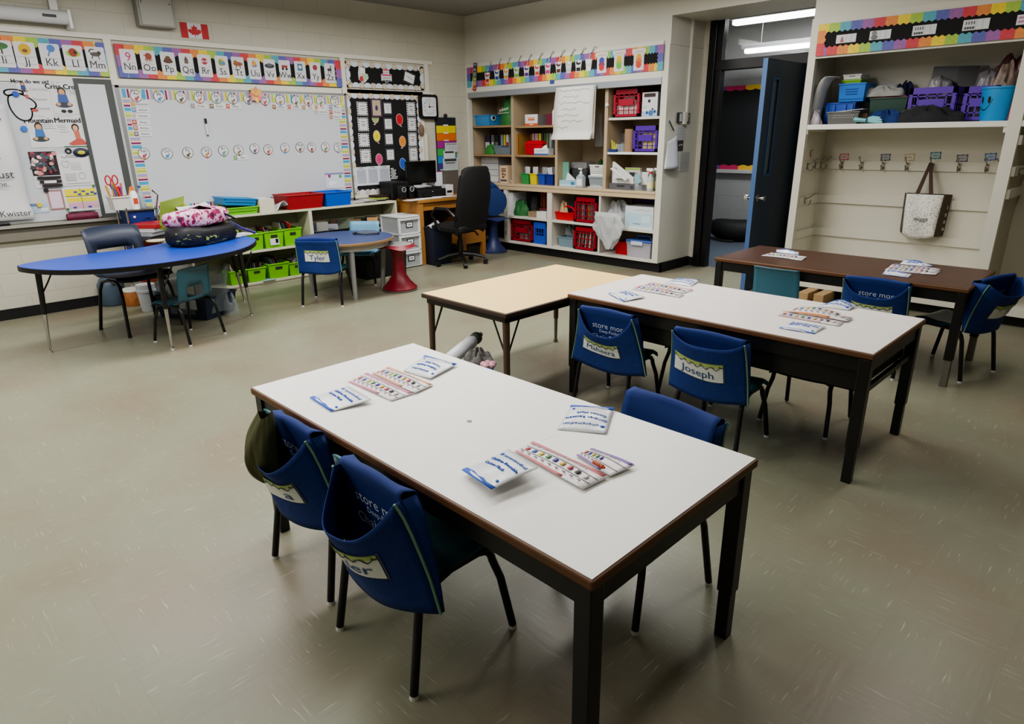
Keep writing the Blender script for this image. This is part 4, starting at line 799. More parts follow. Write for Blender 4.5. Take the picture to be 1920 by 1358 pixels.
# things hanging beside the birthday board
yy, z = lp(*Z2(1400, 735), .05); t = thing('hanging_pouch', 'small brown cloth pouch hanging beside the birthday board', 'pouch', (XL+.03, yy, z)); b = MB().use(mat((120, 96, 80), .8, bump=.4, bs=30)); b.ball((.02, 0, 0), .07, 14, (.35, .6, 1)); b.build('body', t, smooth=True); MB().use(mat((90, 80, 70), .6)).tube([(.01, 0, .06), (.004, .0, .1)], .004, 6).build('loop', t)
yy, z = lp(*Z2(1440, 860), .05); tag(MB().use(mat((196, 192, 182), .5)).cyl((XL+.035, yy, z-.24), (XL+.035, yy, z+.16), .03, n=14).build('paper_roll', smooth=True), 'rolled paper standing upright between the birthday board and the pocket chart', 'paper roll')
# ================================================================ BUILT-IN CABINET on the back wall
TAN = mat((172, 154, 128), .6, var=.08, vs=7); TAN2 = mat((190, 170, 140), .5, var=.12, vs=6); SHELFE = mat((150, 124, 92), .55, var=.1, vs=9)
OFFW = mat((205, 200, 190), .5, var=.03, vs=4)
XR = -4.115; XE = -4.04; YI = YF+.055; YK = 6.88
cab = thing('storage_cabinet', 'tall built-in open storage cabinet filling the back wall', 'cabinet', (0, 0, 0))
def cpart(name, boxes, m, bev=0):
    b = MB().use(m)
    for a, c in boxes: b.box(a, c)
    return b.build(name, cab, bev=bev)
cpart('side_panel', [((XR, YF, .11), (XE, YF+.06, 2.358)), ((XE-.03, YF+.06, .11), (XE, YB-.005, 2.358))], CREAM)
cpart('stile', [((XL+.005, YF, .11), (XL+.05, YF+.06, 2.05))], CREAM2)
cpart('header', [((XL+.005, YF-.004, 2.05), (XR, YF+.06, 2.40))], CREAM2)
cpart('door_track', [((XL+.05, YF-.012, 1.985), (XR, YF+.05, 2.052))], mat((160, 164, 170), .4, .5))
cpart('back_panel', [((XL+.01, YK, .11), (XE-.03, YK+.02, 2.0))], TAN)
cpart('top_panel', [((XL+.01, YF+.06, 2.0), (XE-.03, YK, 2.03))], TAN)
cpart('counter', [((XL+.01, YF-.012, .862), (XR, YK, .89)), ((XL+.01, YF-.006, .812), (XR, YF+.03, .862))], TAN2, .004)
for xa, xb in ((-6.4, -6.355), (-5.635, -5.595), (-4.885, -4.84)): cpart('divider', [((xa, YI, .89), (xb, YK, 2.0))], TAN)
cpart('lining', [((XL+.01, YI, .89), (XL+.035, YK, 2.0))], TAN); cpart('lining', [((XR-.0, YI, .89), (XE-.03, YK, 2.0))], TAN)
for xa, xb, z, m in ((XL+.035, -6.4, 1.63, SHELFE), (XL+.035, -6.4, 1.26, SHELFE), (-6.355, -5.635, 1.615, SHELFE), (-6.355, -5.635, 1.26, SHELFE), (-4.84, XR, 1.675, OFFW), (-4.84, XR, 1.305, mat((222, 222, 222), .4))):
    cpart('shelf', [((xa, YI+.015, z-.026), (xb, YK, z))], m)
for xa, xb in ((-6.505, -6.435), (-5.715, -5.635), (-4.888, -4.862)): cpart('divider', [((xa, YF, .11), (xb, YF+.02, .812)), ((xa+.01, YF+.02, .11), (xb-.005, YK, .86))], OFFW)
for xa, xb, z in ((XL+.03, -6.5, .465), (-6.44, -5.71, .475), (-5.64, -4.885, .475), (-4.865, XR, .465)): cpart('shelf', [((xa, YF+.01, z-.028), (xb, YK, z))], OFFW)
cpart('bottom_panel', [((XL+.01, YF+.002, .108), (XE-.03, YK, .138))], OFFW)
cpart('toe_kick', [((XL+.01, YF+.05, 0), (XE+.015, YF+.07, .108)), ((XE, YF+.05, 0), (XE+.015, YB-.01, .108))], RUBBER)
for z in (.72, .24): cpart('hinge', [((-6.475, YF-.006, z-.03), (-6.465, YF, z+.03))], mat((120, 104, 80), .4, .6))
cpart('number_plate', [((-5.67, YF-.008, 2.075), (-5.60, YF-.004, 2.12))], pm((60, 80, 140)))
# rainbow COLORS strip on the header
cx0 = ony(877, 148, YF).x; cx1 = ony(1245.5, 106, YF).x
board('rainbow-edged strip of colour crayons above the back cabinet', BKf(cx0, 2.118, YF-.005), cx1-cx0, .243, .075, .036, c0=3)
cups = [(914, 146, (190, 50, 50), 'red'), (931.8, 141, (50, 70, 150), 'blue'), (949, 139, (216, 150, 50), 'yellow'), (968.6, 136, (110, 170, 60), 'green'), (987.4, 134, (90, 50, 130), 'purple'), (1007.2, 131.7, (206, 80, 50), 'orange'), (1027.3, 129, (200, 40, 120), 'pink'), (1047.4, 127, (90, 60, 44), 'brown'), (1066.4, 126, (180, 180, 180), 'grey'), (1084.8, 124, (30, 34, 34), 'black'), (1104, 122, (228, 228, 228), 'white')]
for px, py, c, l in cups:
    p = ony(px, py, YF-.012); W, Hh = .1, .125
    b = MB().use(pm((205, 205, 205))); b.prism([(-.033, -Hh/2), (.033, -Hh/2), (.05, Hh/2), (-.05, Hh/2)], 0, .0015)
    b.draw([('p', [(-.27, -.42), (.27, -.42), (.32, -.12), (-.3, -.12)], c), ('e', 0, .28, .034, .022, c), ('e', .06, .36, .02, .012, (230, 225, 222)), ('l', [(.1, .5), (.35, .95), (.8, 1.5)], .016, (226, 226, 226)), ('l', [(.12, .5), (.37, .95), (.82, 1.5)], .008, (60, 60, 64))], W, Hh, .002)
    o = b.build('paint_cup_cutout'); o.matrix_world = BKf(p.x, p.z, YF-.014); tag(o, '%s paint cup cutout with a brush on the rainbow strip above the cabinet' % l, 'cutout', 'paint cup cutouts on the rainbow strip')
for px, py, a, c, l in ((1128.5, 118.5, (60, 70, 160), (196, 50, 60), 'blue over red'), (1161, 115, (220, 180, 50), (110, 170, 70), 'yellow over green'), (1198, 112.5, (222, 160, 50), (206, 70, 50), 'yellow over orange')):
    p = ony(px, py, YF-.012); W, Hh = .13, .2
    sheet('colour_mix_card', 'colour mixing card with %s blobs on the rainbow strip' % l, 'card', BKf(p.x-W/2, p.z-Hh/2, YF-.013), W, Hh, PAPER, [('e', .5, .62, .036, .036, a), ('e', .5, .42, .04, .034, tuple((u+v)//2 for u, v in zip(a, c))), ('e', .5, .27, .036, .032, c), ('r', -.15, .84, 1.15, 1.05, (214, 212, 210)), ('r', .1, .88, .9, .93, (200, 170, 150))], .002, 'colour mixing cards')
p = ony(889.5, 143, YF-.012); L_ = .42
b = MB().use(pm((225, 225, 222))); Bn = [(.0, -.5), (.16, -.42), (.2, -.2), (.24, .2), (.25, .45), (.15, .5), (.08, .42), (.02, 0), (-.1, -.38)]
b.prism([(x*L_*.62-.02, y*L_*.86) for x, y in Bn], 0, .002)
cl = [(160, 44, 40), (190, 120, 60), (120, 150, 70), (60, 110, 80), (50, 60, 110), (66, 44, 96)]
for i, ch in enumerate('COLORS'):
    t0 = -.46+i*.155; X = lambda t: (.045+.11*(t+.5)-.02*abs(t)) ; b.use(pm(cl[i])); w = .062
    b.add([(X(t0)*L_*.9-w*.6-.01, t0*L_*.86, .0028), (X(t0)*L_*.9+w*.5-.01, t0*L_*.86-.012, .0028), (X(t0+.155)*L_*.9+w*.5-.01, (t0+.155)*L_*.86-.012, .0028), (X(t0+.155)*L_*.9-w*.6-.01, (t0+.155)*L_*.86, .0028)], [(0, 1, 2, 3)])
    b.use(pm((230, 230, 226))); R = Matrix.Rotation(1.1, 2); cxx, cyy = X(t0+.075)*L_*.9-.014, (t0+.075)*L_*.86
    b.text(ch, lambda x, y: Vector((cxx+x*math.cos(1.15)-y*math.sin(1.15), cyy+x*math.sin(1.15)+y*math.cos(1.15), .0036)), .04)
o = b.build('colors_banner'); o.matrix_world = BKf(p.x-.01, p.z-.005, YF-.016); tag(o, 'upright crayon-shaped banner reading COLORS at the left end of the rainbow strip', 'banner')
# ---------------------------------------------------------------- generic containers
def openbox(b, w, d, h, tw=.86, td=.86, t=.004, lip=.006, z0=0):
    """tapered open bin, origin at bottom centre"""
    a1, b1 = w/2, d/2; a0, b0 = a1*tw, b1*td
    b.taper(0, 0, z0, z0+h, a0, b0, a1, b1, cap=False)
    vs = [(-a0+t, -b0+t, z0+t), (a0-t, -b0+t, z0+t), (a0-t, b0-t, z0+t), (-a0+t, b0-t, z0+t), (-a1+t, -b1+t, z0+h), (a1-t, -b1+t, z0+h), (a1-t, b1-t, z0+h), (-a1+t, b1-t, z0+h)]
    b.add(vs, [(4, 5, 1, 0), (5, 6, 2, 1), (6, 7, 3, 2), (7, 4, 0, 3), (0, 1, 2, 3)])
    L = lip
    for p, q in (((-a1-L, -b1-L), (a1+L, -b1+t)), ((-a1-L, b1-t), (a1+L, b1+L)), ((-a1-L, -b1+t), (-a1+t, b1-t)), ((a1-t, -b1+t), (a1+L, b1-t))): b.box((p[0], p[1], z0+h-.012), (q[0], q[1], z0+h+.001))
    return b
def tub(name, label, cat, loc, w, d, h, col, rz=0, slot=True, group=None, tw=.86, r=.4, ribs=False):
    t = thing(name, label, cat, loc, rz, group); m = pm(col) if not isinstance(col, tuple) else mat(col, r)
    b = openbox(MB().use(m), w, d, h, tw, tw)
    if ribs:
        for k in range(2): b.box((-w*.44, -d/2*.97-.004, h*(.45+.2*k)), (w*.44, -d/2*.97, h*(.45+.2*k)+.01))
    b.build('tub_body', t, bev=.003)
    if slot:
        yy = -d/2*(tw+(1-tw)*.68)-.001; MB().use(mat((40, 46, 30), .8)).box((-w*.17, yy-.002, h*.6), (w*.17, yy+.004, h*.78)).build('handle_slot_shade', t, bev=.004)  # solid dark block; its colour stands for the shade inside a hole
    return t
def crate(label, x0, x1, z0, z1, y0, col, d=.30, group='plastic crates', panel=True, ny=4, nx=5):
    w, h = x1-x0, z1-z0; t = thing('milk_crate', label, 'crate', ((x0+x1)/2, y0+d/2, z0), 0, group); m = mat(col, .42); b = MB().use(m); a = w/2; e = d/2; p = .016
    b.box((-a, -e, 0), (a, e, .008))
    for sx in (-1, 1):
        for sy in (-1, 1): b.box((sx*a, sy*e, 0), (sx*(a-.028), sy*(e-.028), h))
    for zz, hh in ((0, .035), (h-.05, .05)):
        for s in (-1, 1): b.box((-a, s*e, zz), (a, s*(e-p), zz+hh)); b.box((s*a, -e, zz), (s*(a-p), e, zz+hh))
    for k in range(1, ny): 
        zz = h*k/ny
        for s in (-1, 1): b.box((-a, s*e*.985, zz-.005), (a, s*(e-.008), zz+.005)); b.box((s*a*.985, -e, zz-.005), (s*(a-.008), e, zz+.005))
    for k in range(1, nx):
        xx = -a+w*k/nx
        for s in (-1, 1): b.box((xx-.005, s*e*.985, 0), (xx+.005, s*(e-.008), h))
    for k in range(1, 4):
        yy = -e+d*k/4
        for s in (-1, 1): b.box((s*a*.985, yy-.005, 0), (s*(a-.008), yy+.005, h))
    b.build('lattice', t)
    if panel: MB().use(m).box((-a*.55, -e-.002, h*.42), (a*.55, -e+.01, h*.66)).build('front_panel', t)
    return t
BOOKC = [(150, 150, 146), (190, 186, 176), (60, 64, 70), (120, 96, 80), (92, 110, 120), (170, 130, 80), (110, 50, 50), (200, 196, 190), (70, 80, 60), (140, 140, 150)]
def book(label, x, y, z, w, h, d, col, group=None, lean=0, cat='book', rz=0, name='book', band=None):
    """upright book, spine towards -y; x = left edge of spine"""
    t = thing(name, label, cat, (x, y, z), rz, group, ry=lean); m = mat(col, .5)
    b = MB().use(m); b.box((0, 0, 0), (w, .003, h)); b.box((0, 0, 0), (.002, d, h)); b.box((w-.002, 0, 0), (w, d, h))
    if band: b.use(pm(band)).box((w*.12, -.0006, h*.1), (w*.88, 0, h*.62))
    b.build('cover', t); MB().use(mat((220, 216, 204), .8)).box((.002, .003, .004), (w-.002, d-.004, h-.004)).build('pages', t); return t
def bookrow(label, group, x0, x1, y, z, hmin, hmax, d=.2, wmin=.008, wmax=.02, seed=0, cols=BOOKC, cat='book', sloped=0):
    rnd = random.Random(seed); x = x0; i = 0
    while x < x1-wmin:
        w = min(rnd.uniform(wmin, wmax), x1-x); book(label, x, y+rnd.uniform(0, .01), z, w-.0008, rnd.uniform(hmin, hmax), d, rnd.choice(cols), group, sloped, cat); x += w; i += 1
def carton(name, label, cat, x0, x1, z0, z1, y0, d, col, items=(), group=None, side=None):
    w, h = x1-x0, z1-z0; b = MB().use(pm(col)); b.box((0, 0, -d), (w, h, 0))
    if side: b.use(pm(side)).box((w-.0, 0, -d), (w+.0006, h, 0))
    b.draw(items, w, h, .0006); o = b.build(name); o.matrix_world = BKf(x0, z0, y0); return tag(o, label, cat, group)
def bagblob(name, label, cat, c, rx, ry, h, col, seed=0, top=.35, wr=.12, group=None, items=None, m=None, rz=0):
    """soft bag standing on its base; c = base centre"""
    rnd = random.Random(seed); ph = [rnd.random()*6 for _ in range(5)]; t = thing(name, label, cat, c, rz, group)
    def fn(u, v):
        a = 2*PI*u; k = 1-(1-top)*v**1.6; k *= 1+.1*math.sin(3.2*v*PI/2+.3); w_ = 1+wr*(math.sin(3*a+ph[0]+3*v)+.6*math.sin(7*a+ph[1]-4*v)+.4*math.sin(11*a+ph[2]+9*v))*(.35+.65*v)
        if v > .999: k *= .2
        return (rx*k*w_*math.cos(a), ry*k*w_*math.sin(a), h*v*(1+.05*math.sin(2*a+ph[3])*v))
    b = MB().use(m or mat(col, .6, var=.15, vs=10)); b.grid(fn, 36, 16); b.poly([fn(i/36, 0) for i in range(35, -1, -1)]); b.build('bag_body', t, smooth=True, ang=80)
    return t
def clothheap(name, label, cat, c, rx, ry, h, col, seed=0, group=None, m=None, rz=0):
    rnd = random.Random(seed); ph = [rnd.random()*6 for _ in range(8)]
    def fn(u, v):
        a = 2*PI*u; r = math.sin(v*PI/2); z = math.cos(v*PI/2)**.7
        w_ = 1+.16*math.sin(2*a+ph[0])+.12*math.sin(5*a+ph[1]+2*v); zz = 1+.22*math.sin(4*a+ph[2]+5*v)+.16*math.sin(9*a+ph[3]-7*v)
        return (rx*r*w_*math.cos(a), ry*r*w_*math.sin(a), max(.0, h*z*zz) if v < .98 else 0)
    b = MB().use(m or mat(col, .85, var=.2, vs=18, bump=.3, bs=30)); b.grid(lambda u, v: fn(u, 1-v), 40, 14); o = b.build(name, smooth=True, ang=80); o.location = c; o.rotation_euler.z = rz; return tag(o, label, cat, group)
CLEAR = mat((205, 210, 214), .12, alpha=.38, spec=.6); CLEAR2 = mat((170, 180, 188), .2, alpha=.5, spec=.6); FROST = mat((196, 200, 203), .45, alpha=.62)
def cx(px, py, Y): return ony(px, py, Y).x
def cz(px, py, Y): return ony(px, py, Y).z
def bb(x0, y0, x1, y1, Y, z=None):
    a, z0, c, z1 = bkbox(x0, y0, x1, y1, Y); return a, c, (z0 if z is None else z), z1
S1, S1b, S2, S2b, CT = 1.63, 1.615, 1.26, 1.26, .89
# --- upper left bay
Y = YF+.1
x0, x1, z0, z1 = bb(882.4, 213, 921, 237, Y, S1); t = tub('whale_tub', 'light blue tub with a round eye on the top left cabinet shelf', 'tub', ((x0+x1)/2-.02, Y+.16, S1+.001), x1-x0-.08, .3, z1-S1-.02, (74, 140, 196), slot=False, tw=.84)
b = MB().use(pm((225, 228, 230))); ex = (x1-x0-.08)/2*.93; b.cyl((ex+.004, -.06, .1), (ex+.014, -.06, .1), .038, n=16); b.use(BLACK).cyl((ex+.013, -.06, .1), (ex+.018, -.06, .1), .024, n=14); b.build('eye', t)
bagblob('dark_pouch', 'dark navy pouch behind the light blue tub', 'pouch', (-6.62, YF+.42, S1+.001), .09, .08, .24, (36, 40, 62), 3)
x0, x1, z0, z1 = bb(930, 182, 956, 236, Y, S1); t = bagblob('shopping_bag', 'green cloth shopping bag with white lettering on the top left cabinet shelf', 'bag', ((x0+x1)/2, Y+.1, S1+.001), (x1-x0)/2*.94, .08, .345, (44, 112, 52), 6, .45, .08)
b = MB().use(pm((225, 230, 222))); b.text('sobeys', lambda x, y: Vector((x, -.086+.0*y, .2+y+x*.15)), .045); b.box((-.1, -.092, .148), (.1, -.09, .153)); b.build('lettering', t)
# books of shelf 2, left bay
cols = [((52, 44, 66), (200, 196, 204)), ((110, 110, 106), (200, 200, 196)), ((28, 28, 34), (110, 106, 116)), ((30, 32, 40), None), ((130, 146, 156), None), ((196, 186, 70), None), ((208, 200, 200), (170, 40, 50)), ((110, 130, 146), None)]
xs = [(909, 919), (921, 926.5), (927.5, 935), (935.5, 938), (938.5, 943.5), (944, 948.5), (949, 954), (954.5, 957)]
for (a, c), (m, bd), l in zip(xs, cols, ('purple binder with white label', 'grey labelled binder', 'black binder with grey label', 'thin black book', 'pale blue book', 'yellow book', 'white book with red band', 'blue-grey book')):
    xa, xb = cx(a, 260, YF+.25), cx(c, 260, YF+.25); book(l+' on the second left cabinet shelf', xa, YF+.25, S2+.001, xb-xa-.004, .25, .22, m, 'books on the second left cabinet shelf', band=bd)
clothheap('green_cloth', 'crumpled green cloth on the second left cabinet shelf', 'cloth', (cx(911, 280, Y)+.02, Y+.08, S2+.001), .13, .07, .1, (56, 124, 56), 5)
x0, x1, z0, z1 = bb(924, 273, 956.5, 289, Y, S2); t = thing('clear_box', 'clear grey plastic box on the second left cabinet shelf', 'box', ((x0+x1)/2, Y+.1, S2+.001)); openbox(MB().use(mat((120, 134, 144), .3, alpha=.8)), x1-x0-.01, .18, .11).build('tub_body', t); MB().use(mat((60, 66, 110), .4)).box((0, -.1, .1), (.14, .0, .112)).build('lid', t)
# boxes on the counter, left bay
x0, x1, _, z1 = bb(891.5, 300, 913, 343, Y+.05)
for k in range(4): carton('document_box', ('lowest', 'second lowest', 'second highest', 'topmost')[k]+' of the white document boxes stacked on the counter behind the office chair', 'box', x0+.0, x0+.4, CT+.001+.083*k, CT+.082+.083*k, Y+.12, .3, (196, 198, 204) if k % 2 else (205, 206, 210), [('r', 0, .9, 1, .98, (150, 150, 156))], 'stacked white document boxes')
for k in range(3): carton('magazine', 'glossy magazine in the low stack on the counter behind the tan house box', 'magazine', -6.75, -6.47, CT+.001+.018*k, CT+.018+.018*k, Y+.03+.01*k, .24, [(150, 140, 140), (200, 200, 205), (110, 90, 90)][k], [('r', .0, .3, .9, .6, (90, 84, 88))], 'magazines on the counter')
x0, x1, z0, z1 = bb(939, 312, 956.6, 344, YF+.1, CT); o = carton('tissue_house', 'tan cardboard tissue box printed like a house on the counter', 'box', x0, x1-.03, CT+.001, z1+.01, YF+.08, .13, (204, 180, 150), [('r', .2, .78, .8, .84, (110, 70, 50)), ('r', .2, .66, .8, .73, (90, 60, 44)), ('r', .3, .45, .5, .6, (110, 60, 44)), ('r', .6, .42, .76, .56, (130, 80, 60)), ('r', .3, .3, .6, .4, (120, 70, 50)), ('r', .1, .1, .9, .2, (80, 60, 80))]); o2 = MB().use(pm((228, 226, 222))).add([(.03, .2, -.05), (.13, .2, -.09), (.1, .28, -.06)], [(0, 1, 2)]); o2 = None
# --- second bay
x0, x1, z0, z1 = bb(984.5, 214.5, 1008, 237, YF+.12, S1b); carton('carton', 'white carton with an orange base on the upper shelf of the second bay', 'box', x0, x1, S1b+.001, z1, YF+.12, .28, (214, 216, 218), [('r', 0, 0, 1, .2, (206, 90, 50)), ('r', .36, .06, .64, .13, PAPER), ('r', .25, .45, .75, .72, (206, 110, 70)), ('r', .3, .6, .7, .66, (225, 190, 170))], side=(130, 128, 126))
x0, x1, z0, z1 = bb(1024, 213, 1036, 236, YF+.16, S1b); carton('carton', 'small maroon carton on the upper shelf of the second bay', 'box', x0, x1, S1b+.001, z1, YF+.16, .15, (112, 36, 58))
p = ony(1039.5, 222, YF+.12); t = thing('bottle', 'white bottle beside the maroon carton', 'bottle', (p.x-.01, YF+.14, S1b+.001)); MB().use(WHITE).lathe([(.03, 0), (.032, .01), (.032, .16), (.012, .19), (.012, .2)], 16).build('bottle_body', t, smooth=True); MB().use(BLACK).lathe([(.014, .2), (.014, .23)], 12).build('cap', t)
xs = [(968, 972, (120, 84, 50)), (972.5, 976.5, (206, 140, 50)), (977, 982, (150, 110, 60)), (997.5, 1002.5, (130, 126, 122)), (1002.8, 1009.5, (160, 120, 130)), (1010, 1015, (176, 170, 50)), (1015.3, 1019.5, (36, 40, 60)), (1019.7, 1023.5, (50, 80, 50)), (1023.7, 1029, (84, 104, 70)), (1029.5, 1035, (130, 132, 134))]
for (a, c, m), l in zip(xs, ('brown', 'orange', 'ochre patterned', 'grey', 'dusty pink', 'olive yellow', 'navy', 'dark green', 'pale green', 'light grey')):
    xa, xb = cx(a, 270, YF+.2), cx(c, 270, YF+.2); book(l+' book on the middle shelf of the second bay', xa, YF+.2 if a > 990 else YF+.1, S2b+.001, xb-xa-.003, .26, .22, m, 'books on the middle shelf of the second bay')
carton('book', 'patterned orange book standing face out behind the red lidded tub', 'book', cx(980, 256, YF+.33), cx(998, 256, YF+.33), S2b+.001, S2b+.25, YF+.33, .03, (170, 110, 50), [('r', .1, .6, .9, .75, (60, 50, 50)), ('e', .4, .86, .04, .02, (206, 190, 120))])
x0, x1, z0, z1 = bb(981.8, 264.5, 1016, 290, YF+.1, S2b); t = thing('lidded_tub', 'red plastic tub with a domed lid on the middle shelf of the second bay', 'tub', ((x0+x1)/2, YF+.19, S2b+.001)); w = (x1-x0)/2; RD = mat((178, 22, 38), .35); MB().use(RD).taper(0, 0, 0, .125, w*.86, .075, w*.95, .085).build('tub_body', t, bev=.01); MB().use(RD).taper(0, 0, .125, .175, w, .09, w*.7, .06).build('lid', t, bev=.008)
x0, x1, z0, z1 = bb(1000.5, 280, 1027, 290, YF+.07, S2b); o = carton('tissue_box', 'low white tissue box with a blue base stripe on the middle shelf', 'box', x0, x1, S2b+.001, z1+.01, YF+.08, .1, (214, 217, 222), [('r', 0, 0, 1, .22, (60, 100, 170)), scrib(.1, .62, .7, .22, (110, 120, 150), seed=3)])
o = MB().use(pm((226, 228, 230))).add([(-.05, 0, 0), (.05, 0, .0), (.04, 0, .045), (-.0, -.01, .03)], [(0, 1, 2, 3)]).build('tissue', solid=.002); o.location = ((x0+x1)/2+.02, YF+.12, z1+.011); tag(o, 'white tissue sticking up from the low blue-striped tissue box', 'tissue')
for a, c, m, l in ((975.5, 991, (60, 140, 76), 'green'), (991.8, 1005.8, (206, 190, 40), 'yellow'), (1007, 1021, (42, 70, 160), 'blue'), (1021.6, 1036.5, (26, 44, 130), 'dark blue')):
    x0, x1 = cx(a, 336, YF+.1), cx(c, 336, YF+.1); t = tub('pencil_bin', '%s square bin on the counter of the second bay' % l, 'bin', ((x0+x1)/2, YF+.17, CT+.001), x1-x0-.012, .13, .135, m, slot=False, group='square bins on the counter')
    rnd = random.Random(a)
    for k in range(3):
        w = .04; o = MB().use(mat(rnd.choice([(150, 152, 156), (120, 122, 126), (60, 62, 70), (196, 196, 198)]), .25)).box((-w, -.0015, 0), (w, .0015, .2)).build('sleeve_card'); o.location = ((x0+x1)/2+rnd.uniform(-.015, .015), YF+.15+.022*k, CT+.02); o.rotation_euler = (rnd.uniform(-.05, .05), rnd.uniform(-.2, .2), 0); tag(o, 'plastic-sleeved card sticking out of the %s square bin' % l, 'card', 'sleeved cards in the square bins')
# --- third bay: chart pad and counter
p0, p1 = ony(1044, 163, YF-.03), ony(1117, 159, YF-.03); zb_ = .5*(p0.z+p1.z)-ony(1075, 263, YF-.05).z; w = p1.x-p0.x
t = thing('chart_pad', 'large white flip chart pad with faint writing hanging from the cabinet track', 'chart paper', (p0.x, YF-.03, p1.z))
h = p1.z-ony(1080, 262, YF-.05).z
b = MB().use(mat((214, 212, 206), .7)); b.grid(lambda u, v: (u*w-.04*v*(1-u*.6), -.012-.02*math.sin(v*PI)-(0 if v < .86 else .05*math.sin((v-.86)/.14*PI/2)), -h*v if v < .9 else -h*(.9+.1*math.sin((v-.9)/.1*PI/2))), 6, 24); b.build('front_sheet', t, smooth=True, solid=.002)
b = MB().use(mat((190, 186, 178), .7)); b.grid(lambda u, v: (u*(w+.01)-.0, .0-.02*v, -h*v*.985), 4, 8); b.build('under_sheet', t, smooth=True, solid=.002)
b = MB(); it = [scrib(.1+.12*(i % 2), .93-.115*i, (.78, .4, .8, .36, .55, .55, .3)[i], .045, (176, 168, 170), seed=i, th=.006) for i in range(7)]
b.draw(it, w, h, 0); 
for i, v in enumerate(b.v): vv = 1-v.y/h; b.v[i] = Vector((v.x-.03*vv, -.0165-.02*math.sin(vv*PI), v.y-h))
b.build('handwriting', t)
x0, x1, z0, z1 = bb(1043, 304, 1062, 348, YF+.12, CT); o = carton('board', 'sea-green board standing upright on the counter', 'board', x0, x0+.17, CT+.001, z1, YF+.16, .02, (110, 160, 140), [('r', 0, 0, .12, 1, (190, 206, 200))])
x0, x1, z0, z1 = bb(1060, 302, 1101, 338, YF+.25, CT); t = thing('storage_pail', 'dark grey pail with a lighter grey lid on the counter', 'pail', ((x0+x1)/2, YF+.36, CT+.001)); w = (x1-x0)/2
MB().use(mat((70, 72, 74), .5)).taper(0, 0, 0, .2, w*.8, .1, w, .12).build('pail_body', t, bev=.015); MB().use(mat((140, 140, 142), .5)).taper(.02, 0, .2, .285, w*.72, .1, w*.7, .09).build('lid', t, bev=.02); MB().use(CHROME).box((-w*.5, -.125, .13), (-w*.36, -.12, .2)).build('latch', t)
x0, x1, z0, z1 = bb(1048.6, 340, 1080, 350, YF+.07, CT); carton('tissue_box', 'pale blue tissue box on the counter below the chart pad', 'box', x0, x1, CT+.001, CT+.075, YF+.07, .11, (150, 186, 200), [('r', 0, .1, 1, .35, (190, 210, 220)), ('r', .7, .3, .9, .8, (60, 120, 150))])
o = MB().use(pm((222, 224, 226))).add([(-.08, 0, 0), (.085, 0, 0), (.01, -.01, .06), (-.045, -.01, .095)], [(0, 1, 2, 3)]).build('tissue', solid=.002); o.location = ((x0+x1)/2+.01, YF+.12, CT+.077); tag(o, 'large white tissue pulled up from the pale blue tissue box', 'tissue')
p = ony(1089, 345, YF+.06); t = thing('sanitizer_bottle', 'clear pump bottle of hand sanitizer on the counter', 'bottle', (p.x, YF+.06, CT+.001)); b = MB().use(mat((190, 200, 208), .15, alpha=.75)); b.taper(0, 0, 0, .125, .05, .035, .05, .035, cap=False); b.taper(0, 0, .125, .16, .05, .035, .016, .016); b.build('bottle_body', t, bev=.01); MB().use(pm((225, 228, 230))).box((-.04, -.036, .025), (.04, -.035, .1)).build('label_panel', t); b = MB().use(WHITE); b.cyl((0, 0, .16), (0, 0, .185), .018, n=14); b.cyl((0, 0, .185), (0, 0, .215), .006, n=8); b.box((-.035, -.01, .21), (.015, .01, .225)); b.build('pump', t)
x0, x1, z0, z1 = bb(1102, 328, 1131, 347, YF+.1, CT); t = thing('clear_box', 'clear lidded box with an orange item inside on the counter', 'box', ((x0+x1)/2, YF+.2, CT+.001)); w = x1-x0; openbox(MB().use(CLEAR2), w-.01, .18, .125).build('tub_body', t); MB().use(mat((200, 205, 210), .3)).box((-w/2, -.095, .127), (w/2, .095, .142)).build('lid', t, bev=.004); MB().use(mat((200, 120, 60), .6)).ball((.03, 0, .05), .05, 12, (1, .8, .7)).build('contents', t, smooth=True)
t = thing('white_basket', 'small white perforated basket on top of the clear lidded box', 'basket', ((x0+x1)/2+.005, YF+.2, CT+.145)); openbox(MB().use(WHITE), w-.01, .16, .12, .92, .92).build('tub_body', t); b = MB().use(mat((120, 122, 120), .8))
for i in range(9):
    for k in range(4): b.box((-w*.4+i*w*.092, -.079-.002, .02+.02*k), (-w*.4+i*w*.092+.009, -.072, .03+.02*k))
b.build('holes', t); MB().use(mat((70, 72, 70), .8)).box((-.03, -.083, .096), (.03, -.08, .108)).build('handle_slot_shade', t)  # the handle opening is a dark block too, shade put into its colour
clothheap('green_yarn', 'dark green yarn inside the white perforated basket', 'yarn', ((x0+x1)/2+.01, YF+.2, CT+.15), .08, .05, .135, (40, 80, 40), 8)
clothheap('plastic_bag', 'flat clear plastic bag on the counter below the clear box', 'bag', (cx(1115, 352, YF+.03), YF+.045, CT+.001), .11, .03, .03, (200, 200, 200), 9, m=CLEAR)
x = cx(1129, 230, YF+.2); t = bagblob('hanging_bag', 'long clear plastic bag hanging beside the flip chart pad', 'bag', (x-.03, YF+.2, 1.36), .06, .03, .36, (150, 150, 148), 12, .3, .2, m=mat((150, 150, 150), .3, alpha=.55)); p = ony(1137.5, 197, YI-.02); t = tag(MB().use(WHITE).ball((p.x, YI-.01, p.z), .022, 12).build('knob', smooth=True), 'round white knob on the divider beside the flip chart pad', 'knob')
